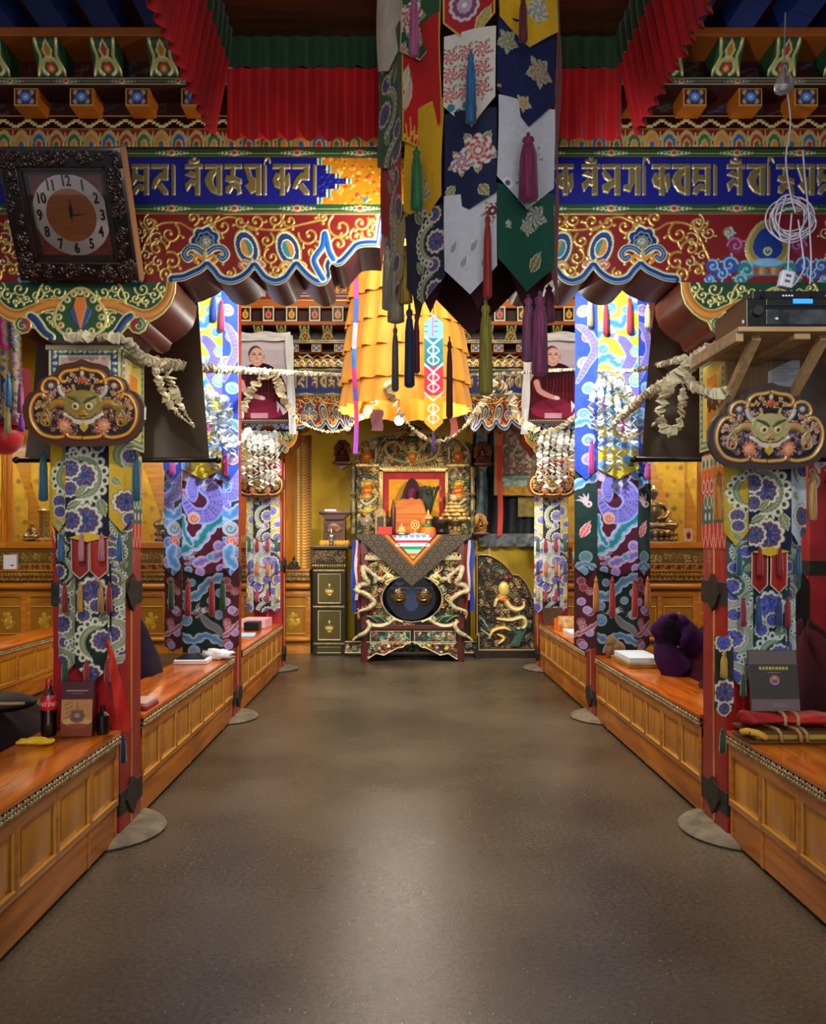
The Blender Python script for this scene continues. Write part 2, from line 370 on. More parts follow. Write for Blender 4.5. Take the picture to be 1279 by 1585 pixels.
def lotus_row(cv, y, x0, x1, st, hh, cols, edge=PALE, g=.6, up=True):
    x = x0; i = 0; s = 1 if up else -1
    while x < x1:
        c = cols[i % len(cols)]
        for k, q in ((1, edge), (.74, c), (.46, edge), (.3, cols[(i+1) % len(cols)])):
            pts = [(x-st*.48*k, y), (x-st*.44*k, y+s*hh*.55*k), (x-st*.2*k, y+s*hh*.9*k), (x, y+s*hh*k), (x+st*.2*k, y+s*hh*.9*k), (x+st*.44*k, y+s*hh*.55*k), (x+st*.48*k, y)]
            cv.poly(pts, q, g if q == edge else 0, .004*(1.2-k))
        cv.poly([(x+st*.5-st*.1, y+s*hh*.3), (x+st*.5, y+s*hh*.98), (x+st*.5+st*.1, y+s*hh*.3)], edge, g)
        x += st; i += 1
def zigzag(cv, y, x0, x1, st, hh, col=PALE, bg2='#6d1216'):
    n = 0; x = x0
    while x < x1:
        k = 4
        for j in range(k):
            u = j/k
            cv.rect(x+st*.5*u, y+hh*u, x+st*.5*(u+1/k)+.002, y+hh*(u+.4), col, .5, .003); cv.rect(x+st-st*.5*u, y+hh*u, x+st-st*.5*(u+1/k)-.002, y+hh*(u+.4), col, .5, .003)
        x += st
def bead_strip(cv, y, x0, x1, hh, gr='#1d4a2a', st=.31):
    """green band with a rosette and pearls every st"""
    cv.rect(x0, y, x1, y+hh, gr); cv.rect(x0, y+hh*.42, x1, y+hh*.55, '#b9b06a', .6, .001)
    cv.rect(x0, y, x1, y+hh*.1, PALE, .7, .002); cv.rect(x0, y+hh*.9, x1, y+hh, PALE, .7, .002)
    x = x0+st*.4
    while x < x1:
        for k in range(-4, 5):
            if k: cv.disc((x+k*hh*.62*(1-.05*abs(k)), y+hh*.5), hh*(.36-.055*abs(k)), col='#d8d0a0', g=.4, h=.003); cv.disc((x+k*hh*.62, y+hh*.5), hh*(.2-.04*abs(k)), col=gr)
        cv.disc((x, y+hh*.5), hh*.5, hh*.4, col='#e3d49a', g=.4, h=.004); cv.disc((x, y+hh*.5), hh*.32, hh*.24, col='#b4322c'); x += st
def bud(cv, x, y, r, rot, c1, c2, edge='#1d3f78', lite='#e9e2c0', s=1):
    """teardrop jewel pair inside a blue contour"""
    def tear(k): return [(x+(math.sin(a)*r*.62*k*(1 if a else 1))*math.cos(rot)-(-math.cos(a)*r*k-(.25*r if math.cos(a) > .98 else 0))*math.sin(rot), y+(math.sin(a)*r*.62*k)*math.sin(rot)+(-math.cos(a)*r*k)*math.cos(rot)) for a in [2*PI*i/20 for i in range(20)]]
    for k, c, g in ((1.28, '#d2b660', .6), (1.16, lite, 0), (1.04, edge, 0), (.66, lite, 0), (.56, c1, 0)): cv.poly(tear(k), c, g, .005*(1.4-k*.8))
    cv.poly([(x+math.cos(rot)*r*.02, y+math.sin(rot)*r*.02)]+[(x+(math.sin(a)*r*.34)*math.cos(rot)-(-math.cos(a)*r*.5)*math.sin(rot), y+(math.sin(a)*r*.34)*math.sin(rot)+(-math.cos(a)*r*.5)*math.cos(rot)) for a in [PI*i/10 for i in range(11)]], c2)
def trefoil(cv, x, y, s):
    """blue-edged lotus with two side curls"""
    for k, c, g in ((1.2, '#d2b660', .6), (1.12, '#e6dfc0', 0), (1.0, '#16305f', 0), (.7, '#7f97b8', 0), (.6, '#1a2c50', 0)): cv.scal((x, y+s*.35), s*.72*k, 7, .1, c, g, h=.004)
    cv.scal((x, y+s*.3), s*.34, 9, .12, '#8b8f86', .4, h=.006); curl(cv, x, y+s*.3, s*.2, 0, 1, s*.07, '#b9bdb0', .3, .007, leaf=False)
    for sd in (-1, 1):
        p = cr([(x+sd*s*.1, y-s*.35), (x+sd*s*.5, y-s*.05), (x+sd*s*.95, y-s*.05), (x+sd*s*1.2, y-s*.4), (x+sd*s*1.0, y-s*.68), (x+sd*s*.8, y-s*.55)], 6)
        outl(cv, p, s*.3, ((1.35, '#d2b660', .6), (1.15, '#e6dfc0', 0), (.85, '#16305f', 0), (.35, '#5f82b0', 0)), h=.004)
        q = [(x+sd*s*.05, y-s*.75), (x+sd*s*.4, y-s*.5), (x+sd*s*.62, y-s*.7), (x+sd*s*.45, y-s*.86)]
        outl(cv, cr(q, 6), s*.17, ((1.3, '#e8cf7c', .6), (.8, '#d8872b', 0)), h=.004)
    cv.poly([(x-s*.14, y-s*.4), (x, y+s*.05), (x+s*.14, y-s*.4), (x, y-s*1.05)], '#e0c26a', .7, .005)
# gilded ornamental letters (unit box, y up); bold pen shapes: head bar, stem, bellies
def _bar(x0, x1): return [(x0, .88), (x1, .88), (x1, 1.0), (x0, 1.0)]
GL = {
 '|': ([[(.25, 0), (.75, 0), (.75, .94), (.25, 1)]], .28),
 'a': ([_bar(.0, 1), [(.72, 0), (.98, 0), (.98, .9), (.72, .9)], [(.0, .72), (.1, .82), (.4, .62), (.5, .5), (.3, .46), (.1, .56)], [(.0, .3), (.4, .42), (.68, .56), (.68, .3), (.42, .2), (.3, .06), (.06, .1)]], 1),
 'v': ([_bar(0, 1), [(.72, 0), (.98, 0), (.98, .9), (.72, .9)], [(.0, .5), (.2, .74), (.68, .88), (.68, .72), (.5, .6), (.44, .45), (.5, .3), (.68, .2), (.68, .02), (.35, .1), (.1, .3)]], 1),
 'j': ([_bar(0, 1), [(.4, .9), (.62, .9), (.58, .6), (.98, .5), (.98, .36), (.6, .44), (.3, .4), (.05, .48), (.12, .62), (.36, .6)], [(.1, .26), (.5, .38), (.9, .3), (.98, .05), (.78, .0), (.74, .2), (.5, .24), (.3, .04), (.08, .08)]], 1),
 'y': ([_bar(0, 1), [(.72, 0), (.98, 0), (.98, .9), (.72, .9)], [(.05, .86), (.3, .86), (.42, .6), (.68, .5), (.68, .1), (.4, .04), (.06, .3), (.3, .4)]], 1),
 'i': ([[(.0, 0), (.3, 0), (.3, .95), (.0, 1.0)], [(.0, 1.0), (.2, 1.14), (.6, 1.2), (1.0, 1.06), (1.0, 1.14), (.6, 1.3), (.15, 1.24)]], .36),
 'k': ([_bar(0, 1), [(.44, 0), (.68, 0), (.68, .9), (.44, .9)], [(.0, .5), (.16, .7), (.4, .7), (.4, .56), (.24, .48), (.4, .4), (.4, .2), (.12, .28)], [(.72, .6), (.95, .7), (1.0, .3), (.86, .1), (.8, .3), (.72, .42)]], 1),
 't': ([_bar(0, 1), [(.7, .9), (.96, .9), (.96, .5), (.5, .5), (.2, .2), (.02, .24), (.16, .5), (.5, .72), (.7, .7)], [(.3, .3), (.6, .36), (.96, .1), (.96, 0), (.7, .02), (.5, .18)]], 1),
 's': ([_bar(0, 1), [(.74, 0), (.98, 0), (.98, .9), (.74, .9)], [(.06, .88), (.28, .88), (.3, .66), (.7, .6), (.7, .46), (.28, .48), (.06, .3), (.0, .5)], [(.1, .2), (.4, .34), (.7, .3), (.7, .14), (.4, .16), (.22, 0), (.04, .04)]], 1),
 'o': ([_bar(0, 1), [(.6, 0), (.84, 0), (.84, .9), (.6, .9)], [(.0, .66), (.3, .78), (.56, .7), (.56, .56), (.3, .6)], [(.0, .36), (.3, .5), (.56, .44), (.56, .3), (.34, .34), (.1, .12)], [(.2, 1.08), (.5, 1.02), (.8, 1.08), (.8, 1.16), (.5, 1.1), (.2, 1.16)], [(.4, 1.22), (.5, 1.14), (.6, 1.22), (.5, 1.34)]], 1),
 'g': ([_bar(0, 1), [(.74, 0), (.98, 0), (.98, .9), (.74, .9)], [(.38, .86), (.6, .86), (.6, .4), (.4, .1), (.06, .16), (.1, .3), (.36, .34)]], 1),
}
def letters(cv, text, x, y, hgt, col='#a58f52', w=.66, g=.85, h=.006, gap=.1, lite='#e3d7a0'):
    for ch in text:
        if ch == ' ': x += hgt*.22; continue
        gl, k = GL[ch]; W = hgt*w*k
        for pts in gl:
            q = [(x+a*W, y+b*hgt) for a, b in pts]; cv.stroke(q, hgt*.05, lite, g, h*.8, True); cv.poly(q, col, g, h)
        x += W+hgt*gap
    return x
# ---------------------------------------------------------------- brocade motifs
def leaf(cv, p, q, wd, c1='#7c8a63', c2='#a9b58c', edge='#c9d0b4', g=0):
    (x0, y0), (x1, y1) = p, q; mx, my = (x0+x1)/2, (y0+y1)/2; nx, ny = -(y1-y0), x1-x0; L = math.hypot(nx, ny)+1e-9; nx, ny = nx/L, ny/L
    for k, c in ((1.25, edge), (1, c1)):
        n = 7; up = [(x0+(x1-x0)*i/n+nx*wd*k*math.sin(PI*(i/n)**.8)*(1 if i % 2 else .86), y0+(y1-y0)*i/n+ny*wd*k*math.sin(PI*(i/n)**.8)*(1 if i % 2 else .86)) for i in range(n+1)]
        dn = [(x0+(x1-x0)*i/n-nx*wd*k*math.sin(PI*(i/n)**.8)*(1 if i % 2 else .86), y0+(y1-y0)*i/n-ny*wd*k*math.sin(PI*(i/n)**.8)*(1 if i % 2 else .86)) for i in range(n, -1, -1)]
        cv.poly(up+dn, c, g)
    cv.stroke([p, q], wd*.22, c2)
    for t in (.3, .5, .7):
        a = (x0+(x1-x0)*t, y0+(y1-y0)*t)
        for s in (-1, 1): cv.stroke([a, (a[0]+(x1-x0)*.12+nx*wd*.6*s, a[1]+(y1-y0)*.12+ny*wd*.6*s)], wd*.13, c2)
def poppy(cv, x, y, r, pal=('#3d4f96', '#6a5f9e', '#2f3c78'), edge='#c7cbd6', rim='#7a3a44', g=0):
    cv.scal((x, y), r*1.36, 11, .09, '#6a6e6a'); cv.scal((x, y), r*1.28, 11, .09, edge, g); cv.scal((x, y), r*1.04, 11, .07, '#8a8a90'); cv.scal((x, y), r, 11, .07, rim); cv.scal((x, y), r*.9, 11, .06, pal[1])
    random.seed(int(abs(x*9173+y*5717)))
    for i in range(12):
        a = random.random()*2*PI; rr = r*.75*math.sqrt(random.random()); cv.stroke(cr([(x+rr*math.cos(a), y+rr*math.sin(a)), (x+rr*math.cos(a+.5)*1.05, y+rr*math.sin(a+.5)*1.05), (x+rr*.5*math.cos(a+.8), y+rr*.5*math.sin(a+.8))], 4), r*.13, random.choice(pal))
    for i in range(14): a = i*.449; cv.stroke([(x+r*.3*math.cos(a), y+r*.3*math.sin(a)), (x+r*.8*math.cos(a+.25), y+r*.8*math.sin(a+.25))], r*.05, '#8f9ac8' if i % 2 else '#7a4a6a')
    cv.disc((x+r*.1, y-r*.1), r*.2, r*.3, .3, pal[0])
def arc_band(cv, x, y, r, a0, a1, wd, leafc='#5f7350', leafl='#a7b48a', white='#d9dccb', dot='#3c4634', out=1):
    """leafy crescent with a row of eyeleted scallops along its outside"""
    n = max(4, int(abs(a1-a0)*r/(wd*.85)))
    for i in range(n+1):
        a = a0+(a1-a0)*i/n; q = (x+(r+out*wd*.95)*math.cos(a), y+(r+out*wd*.95)*math.sin(a)); cv.disc(q, wd*.62, col=white)
    cv.stroke([(x+(r+out*wd*.55)*math.cos(a0+(a1-a0)*i/30), y+(r+out*wd*.55)*math.sin(a0+(a1-a0)*i/30)) for i in range(31)], wd*.8, white)
    for i in range(n+1):
        a = a0+(a1-a0)*i/n; q = (x+(r+out*wd*.9)*math.cos(a), y+(r+out*wd*.9)*math.sin(a)); cv.disc(q, wd*.26, wd*.3, col=dot)
    pts = [(x+r*math.cos(a0+(a1-a0)*i/30), y+r*math.sin(a0+(a1-a0)*i/30)) for i in range(31)]
    cv.stroke(pts, [wd*.2, wd*.9, wd*1.0, wd*.9, wd*.2], leafc); cv.stroke(pts, [0, wd*.12, wd*.12, 0], leafl)
    m = n*2
    for i in range(1, m):
        a = a0+(a1-a0)*i/m; s = 1 if a1 > a0 else -1
        for sd in (-1, 1): cv.stroke([(x+r*math.cos(a), y+r*math.sin(a)), (x+(r+sd*wd*.36)*math.cos(a+s*wd/r*.4), y+(r+sd*wd*.36)*math.sin(a+s*wd/r*.4))], wd*.1, leafl)
PALS = {'b': ('#2a48b4', '#4a5cc4', '#1c2f86'), 'm': ('#24407e', '#4c4a80', '#1a2850'), 'c': ('#4257a4', '#8088c8', '#303f80')}
def floral(cv, bg, seed, k=1.0, pal='m', white='#d9dccb', leafc='#5f7350', n=5):
    """scattered poppies, leaves and an eyeleted crescent over the whole panel"""
    cv.rect(-.1, -.1, cv.w+.1, cv.h+.1, bg); random.seed(seed); ww, hh = cv.w, cv.h
    y = random.random()*.1
    while y < hh+.1:
        sd = random.choice((-1, 1)); cx = ww*(.5-.28*sd); r = (.075+.03*random.random())*k
        arc_band(cv, cx, y, r, -1.3*sd+(0 if sd > 0 else PI), 1.4*sd+(0 if sd > 0 else PI), .026*k, leafc, '#b9c49a', white)
        poppy(cv, cx, y, r*.5, PALS[pal], white)
        poppy(cv, cx+sd*ww*.1*random.random(), y+r*1.55, r*.36, PALS[pal], white)
        leaf(cv, (cx+sd*r*.9, y+r*1.2), (cx+sd*r*1.5, y+r*2.0), .02*k, leafc)
        leaf(cv, (cx-sd*r*.6, y-r*1.1), (cx-sd*r*1.4, y-r*1.6), .018*k, '#8d956a')
        y += r*2.9
    return cv
def ribbon_cloud(cv, pts, wd, cols=('#bfc8ee', '#8fb4e8', '#5b9edc'), n=8):
    p = cr(pts, n); q = [(a[0], a[1]) for a in p]
    # wavy edge: bumps either side
    k = max(3, len(q)//5)
    for (f, c) in zip((1.0, .74, .46), cols):
        for i in range(0, len(q), 4): cv.disc(q[i], wd*(.78 if (i//4) % 2 else .56)*f, col=c)
        cv.stroke(q, wd*.95*f, c)
def spiral_cloud(cv, x, y, r, cols=('#c4c8ee', '#7fb6ea', '#3f6fc0'), hand=1, a0=0):
    cv.disc((x, y), r*1.05, col=cols[0]); cv.disc((x, y), r*.9, col=cols[1]); cv.stroke(spiral_pts(x, y, r*.72, a0, 1.2, hand), r*.2, cols[2])
def dragon_body(cv, pts, wd, body='#8d7fdc', dark='#5d4fb4', edge='#9ec4ff', belly=None):
    p = cr(pts, 10); N = len(p); w = [wd*.25, wd*.8, wd, wd, wd*.95, wd*.8, wd*.35]
    cv.stroke(p, [a*1.22 for a in w], edge); cv.stroke(p, w, body)
    ws = np.interp(np.linspace(0, 1, N), np.linspace(0, 1, 7), w); L = 0
    for i in range(1, N-1):
        L += math.hypot(p[i][0]-p[i-1][0], p[i][1]-p[i-1][1])
        if L < wd*.2: continue
        L = 0; dx, dy = p[i+1][0]-p[i-1][0], p[i+1][1]-p[i-1][1]; q = math.hypot(dx, dy)+1e-9; nx, ny = -dy/q, dx/q
        for j in (-.34, -.12, .1, .32):
            of = (.5*wd*.2 if i % 2 else 0)
            cv.disc((p[i][0]+nx*ws[i]*j+dx/q*of, p[i][1]+ny*ws[i]*j+dy/q*of), wd*.052, col=dark)
    return p
def dragon_head(cv, x, y, s, rot=0, flip=1, body='#9a8ae0', edge='#a9ccff', red='#8a2038', light='#dfe2f2'):
    up = -1 if cv.px else 1
    def t(a, b): a *= flip; b *= up; return (x+s*(a*math.cos(rot)-b*math.sin(rot)), y+s*(a*math.sin(rot)+b*math.cos(rot)))
    cv.poly([t(*q) for q in ((-.6, -.4), (-.75, .2), (-.3, .6), (.2, .5), (.5, .62), (.95, .35), (.8, .05), (.3, .0), (.75, -.25), (.7, -.55), (.2, -.5))], edge)
    cv.poly([t(*q) for q in ((-.5, -.3), (-.62, .15), (-.25, .48), (.2, .38), (.5, .5), (.8, .32), (.68, .14), (.2, .08), (.6, -.3), (.55, -.45), (.15, -.4))], body)
    cv.poly([t(*q) for q in ((.15, .08), (.7, .1), (.62, -.28), (.2, -.12))], red)
    for a in (-.9, -.6, -.3, 0): cv.stroke([t(-.4, .1+a*.4), t(-.9, .2+a*.7), t(-1.25, .12+a*.9)], [s*.16, s*.1, s*.03], light)
    for a in (.1, .4): cv.stroke([t(-.2+a, .4), t(-.35+a, .8), t(-.75+a, 1.1)], [s*.14, s*.1, s*.04], light)
    cv.disc(t(.18, .26), s*.13, col='#f0f0f4'); cv.disc(t(.2, .26), s*.06, col='#202028')
    cv.stroke([t(.8, .3), t(1.15, .5), t(1.2, .85)], [s*.07, s*.05, s*.02], light)
def claw(cv, x, y, s, rot, col='#d9b6cf', edge='#efe6f4'):
    if cv.px: rot = -rot
    for a in (-.7, -.25, .2, .65):
        q = [(x, y), (x+s*.6*math.cos(rot+a), y+s*.6*math.sin(rot+a)), (x+s*math.cos(rot+a*1.1-.15), y+s*math.sin(rot+a*1.1-.15))]
        cv.stroke(q, [s*.3, s*.22, s*.05], edge); cv.stroke(q, [s*.2, s*.14, s*.02], col)
    cv.disc((x, y), s*.26, col=edge); cv.disc((x, y), s*.2, col=col)
def peony(cv, x, y, r, cols=('#d8d2cc', '#b8434a', '#c9a9a0'), leafc='#7d8060'):
    for a in range(5):
        t = a*2*PI/5+.3; leaf(cv, (x+r*.7*math.cos(t), y+r*.7*math.sin(t)), (x+r*1.5*math.cos(t), y+r*1.5*math.sin(t)), r*.25, leafc)
    for k, c in ((1, cols[0]), (.86, cols[1]), (.74, cols[0]), (.58, cols[1]), (.48, cols[2]), (.3, cols[1]), (.2, cols[0])): cv.scal((x+r*.04*(1-k), y), r*k, 8, .12, c, rot=k*2)
# ---------------------------------------------------------------- cloth tongue with a pointed end and a tassel
def tongue(name, parent, cv, x0, z1, yf, m=None, point=.0, wav=.006, ph=0, ax=1, ay=0, droop=0, cen=.5):
    """strip hanging from z1; canvas top edge at z1; ax,ay = direction of the strip's width in plan"""
    w, h = cv.w, cv.h; out = [(0, point), (w*cen, 0), (w, point), (w, h+.001), (0, h+.001)]
    def fn(X, Y, H):
        d = wav*np.sin(X/w*5+ph+Y*4)+wav*.7*np.sin(Y*11+ph*2); b = droop*((h-Y)/max(h, .01))**2
        return x0+X*ax+ay*d, yf+X*ay-d*ax-b-H*.3, z1-h+Y
    return sheet(cv, fn, name, m or SILK, parent, out)
TAS = {}
def tassel(name, parent, top, ln, col, r=.013, cap='#c9a24a'):
    """hanging tassel: knot, neck and skirt of threads"""
    m = mat('tassel_'+col.lstrip('#'), col, .7, noise='#%02x%02x%02x' % tuple(int(int(col[i:i+2], 16)*.55) for i in (1, 3, 5)), scale=1, stretch=(260, 260, 6), sheen=.3)
    x, y, z = top; n = 16; b = MB(); prof = [(.001, 0), (r*.25, -.003), (r*.28, -ln*.06), (r*.7, -ln*.09), (r*.72, -ln*.13), (r*.5, -ln*.16), (r*.62, -ln*.2), (r*.86, -ln*.34), (r*.95, -ln*.7), (r*1.02, -ln*.97), (r*.5, -ln)]
    vs = []
    for j, (rr, hz) in enumerate(prof):
        for k in range(n):
            q = rr*(1+(.2 if k % 2 else -.16)*(j > 5)); vs.append((x+q*math.cos(2*PI*k/n), y+q*math.sin(2*PI*k/n), z+hz))
    fs = [(i*n+k, i*n+(k+1) % n, (i+1)*n+(k+1) % n, (i+1)*n+k) for i in range(len(prof)-1) for k in range(n)]+[tuple(range(n-1, -1, -1)), tuple((len(prof)-1)*n+k for k in range(n))]
    b.add(vs, fs); return b.build(name, m, parent, smooth=True)
# ---------------------------------------------------------------- room shell
def floor_mat():
    m = bpy.data.materials.new('polished_concrete'); m.use_nodes = True; nt = m.node_tree; b = nt.nodes['Principled BSDF']; L = nt.links.new
    tc = nt.nodes.new('ShaderNodeTexCoord')
    def noise(s, d=5, dist=0):
        n = nt.nodes.new('ShaderNodeTexNoise'); n.inputs['Scale'].default_value = s; n.inputs['Detail'].default_value = d; n.inputs['Distortion'].default_value = dist; L(tc.outputs['Object'], n.inputs['Vector']); return n
    n1 = noise(.8, 3, 0); n2 = noise(55, 6); n3 = noise(170, 2)
    r = nt.nodes.new('ShaderNodeValToRGB'); e = r.color_ramp.elements; e[0].position = .32; e[1].position = .68; e[0].color = (*lin('#423b31'), 1); e[1].color = (*lin('#665c4c'), 1); L(n1.outputs['Fac'], r.inputs[0])
    r2 = nt.nodes.new('ShaderNodeValToRGB'); e = r2.color_ramp.elements; e[0].position = .3; e[1].position = .7; e[0].color = (.5, .5, .5, 1); e[1].color = (1.3, 1.28, 1.24, 1); L(n2.outputs['Fac'], r2.inputs[0])
    mx = nt.nodes.new('ShaderNodeVectorMath'); mx.operation = 'MULTIPLY'; L(r.outputs[0], mx.inputs[0]); L(r2.outputs[0], mx.inputs[1])
    # pale chips of aggregate
    vo = nt.nodes.new('ShaderNodeTexVoronoi'); vo.inputs['Scale'].default_value = 30; L(tc.outputs['Object'], vo.inputs['Vector'])
    r3 = nt.nodes.new('ShaderNodeValToRGB'); e = r3.color_ramp.elements; e[0].position = .05; e[1].position = .11; e[0].color = (1, 1, 1, 1); e[1].color = (0, 0, 0, 1); L(vo.outputs['Distance'], r3.inputs[0])
    n4 = noise(5, 3); r4 = nt.nodes.new('ShaderNodeValToRGB'); e = r4.color_ramp.elements; e[0].position = .42; e[1].position = .5; L(n4.outputs['Fac'], r4.inputs[0])
    mm = nt.nodes.new('ShaderNodeMath'); mm.operation = 'MULTIPLY'; L(r3.outputs[0], mm.inputs[0]); L(r4.outputs[0], mm.inputs[1])
    mc = nt.nodes.new('ShaderNodeMix'); mc.data_type = 'RGBA'; L(mm.outputs[0], mc.inputs[0]); L(mx.outputs[0], mc.inputs[6]); mc.inputs[7].default_value = (*lin('#a89c86'), 1); L(mc.outputs[2], b.inputs['Base Color'])
    rr = nt.nodes.new('ShaderNodeMapRange'); rr.inputs[3].default_value = .17; rr.inputs[4].default_value = .38; L(n1.outputs['Fac'], rr.inputs[0]); L(rr.outputs[0], b.inputs['Roughness'])
    bp = nt.nodes.new('ShaderNodeBump'); bp.inputs['Strength'].default_value = .3; bp.inputs['Distance'].default_value = .004; L(n3.outputs['Fac'], bp.inputs['Height']); L(bp.outputs[0], b.inputs['Normal'])
    b.inputs['Specular IOR Level'].default_value = .55
    return m
XW0, XW1, YB = -7.2, 7.4, 12.3
def struct(name, mb, m, **k): return tag(mb.build(name, m, **k), kind='structure')
struct('floor', MB().box(XW0, XW1, -1.0, YB, -.1, 0), floor_mat())
dark_red = mat('dark_red_board', '#4a1210', .6, noise='#2c0a0a', scale=4)
struct('ceiling', MB().box(XW0, XW1, -1.0, YB, 5.2, 5.35), mat('ceiling_board', '#3a1a10', .6, noise='#241008', scale=3))
yellow_wall = mat('yellow_wall_paint', '#d8b400', .5, noise='#c9a400', scale=2)
struct('wall_back', MB().box(XW0, XW1, YB, YB+.1, 0, 5.2), yellow_wall)
struct('wall_left', MB().box(XW0-.1, XW0, -1.0, YB, 0, 5.2), mat('ochre_wall', '#9a6a2a', .6, noise='#80541e', scale=2))
struct('wall_right', MB().box(XW1, XW1+.1, -1.0, YB, 0, 5.2), mat('ochre_wall'))
# ---------------------------------------------------------------- pillars
PW = .34; AL, AR = -1.42, 1.64; ROWS = (4.17, 7.0, 9.82)
red_lac = mat('red_pillar_lacquer', '#a8141c', .38, noise='#8e1016', scale=6, coat=.2)
gold_ln = mat('gold_line_paint', '#d99a48', .4, metal=.3)
iron = mat('dark_iron_band', '#2b2a28', .5, metal=.5, noise='#3a3834', scale=20)
stone = mat('pillar_stone', '#7d7260', .8, noise='#5c5242', scale=9, bump=.3)
def pillar(side, y, ztop, label, block=True):
    x1 = AL if side < 0 else AR+PW; x0 = x1-PW; cx, cy = (x0+x1)/2, y+PW/2
    t = thing('pillar', label, 'pillar', (cx, cy, 0))
    pr = [(-.5, -.5), (.5, -.5), (.5, .5), (-.5, .5)]
    MB().cbox(x0, x1, y, y+PW, .03, ztop, .012).build('shaft', red_lac, t, smooth='auto')
    # raised gilded arris on every face
    g = MB()
    for a in (0, 1, 2, 3):
        M = Matrix.Translation((cx, cy, 0)) @ Matrix.Rotation(a*PI/2, 4, 'Z')
        g.cbox(-.006, .006, -PW/2-.006, -PW/2+.003, .05, ztop-.02, .002, M)
    g.build('gilt_line', gold_ln, t)
    for z in (.13, 1.19):
        b = MB(); b.cbox(x0-.006, x1+.006, y-.006, y+PW+.006, z, z+.12, .004)
        for a in range(4):
            M = Matrix.Translation((cx, cy, z+.06)) @ Matrix.Rotation(a*PI/2, 4, 'Z') @ Matrix.Translation((0, -PW/2-.008, 0)) @ Matrix.Rotation(PI/2, 4, 'X')
            b.add([M @ Vector(v) for v in [(math.cos(k*PI/4)*(.075 if k % 2 else .1), math.sin(k*PI/4)*(.075 if k % 2 else .1), s) for s in (-.006, .008) for k in range(8)]], [tuple(range(8)), tuple(range(15, 7, -1))]+[(k, (k+1) % 8, 8+(k+1) % 8, 8+k) for k in range(8)])
        b.build('iron_band', iron, t)
    tag((MB().lathe([(.001, 0), (.335, 0), (.345, .012), (.33, .028), (.25, .045), (.001, .05)], (cx, cy, 0), 32)).build('trim_%d' % (len([1 for o in C.objects if o.name.startswith('trim_')])+1), stone, smooth='auto'), kind='structure')
    return t, x0, x1, cx, cy
names = {(-1, 0): 'red square pillar under the wall clock, left of the aisle', (1, 0): 'red square pillar carrying the amplifier shelf, right of the aisle',
         (-1, 1): 'red pillar behind the dragon banner, left of the aisle', (1, 1): 'red pillar behind the dragon banner, right of the aisle',
         (-1, 2): 'far red pillar below the portrait, left of the throne', (1, 2): 'far red pillar below the portrait, right of the throne'}
PIL = {}
for (s, r), lb in names.items():
    PIL[s, r] = pillar(s, ROWS[r], (1.995, 4.2, 2.5)[r], lb)
def collar_cv():
    c = Cv(PW, .50, .004, '#b8242a'); w = PW; random.seed(17)
    c.rect(0, .42, w, .5, '#d8c8a0'); c.rect(0, .3, w, .42, '#c8402c'); c.rect(0, .1, w, .24, '#1f6a58')
    for i in range(6):
        x = (i+.5)*w/6
        for y, r, col in ((.45, .02, '#2f7a6a'), (.4, .03, '#e07a2a'), (.33, .032, '#d8d0b0'), (.33, .022, '#c8302a'), (.25, .034, '#e0d6b8'), (.25, .026, '#2a7a64'), (.17, .03, '#1d4f6a'), (.17, .018, '#d8d0b0')): c.disc((x+(.0 if y > .3 else w/12), y), r*.8, r*1.2, 0, col)
        c.poly([(x-w/12, .13), (x-w/16, .06), (x, .0), (x+w/16, .06), (x+w/12, .13)], '#e8d8b0'); c.poly([(x-w/14, .13), (x-w/20, .065), (x, .015), (x+w/20, .065), (x+w/14, .13)], '#c8202a')
    return c
ccv = collar_cv()
for s in (-1, 1):
    t, x0, x1, cx, cy = PIL[s, 0]; y = ROWS[0]
    sheet(ccv, flat(x0, 1.48, y-.004), 'painted_collar', PAINT, t)
    sheet(ccv, (lambda s, x0, x1, y: lambda A, B_, H: (x1+.004 if s < 0 else x0-.004, y+(A if s < 0 else PW-A), 1.48+B_))(s, x0, x1, y), 'painted_collar', PAINT, t)
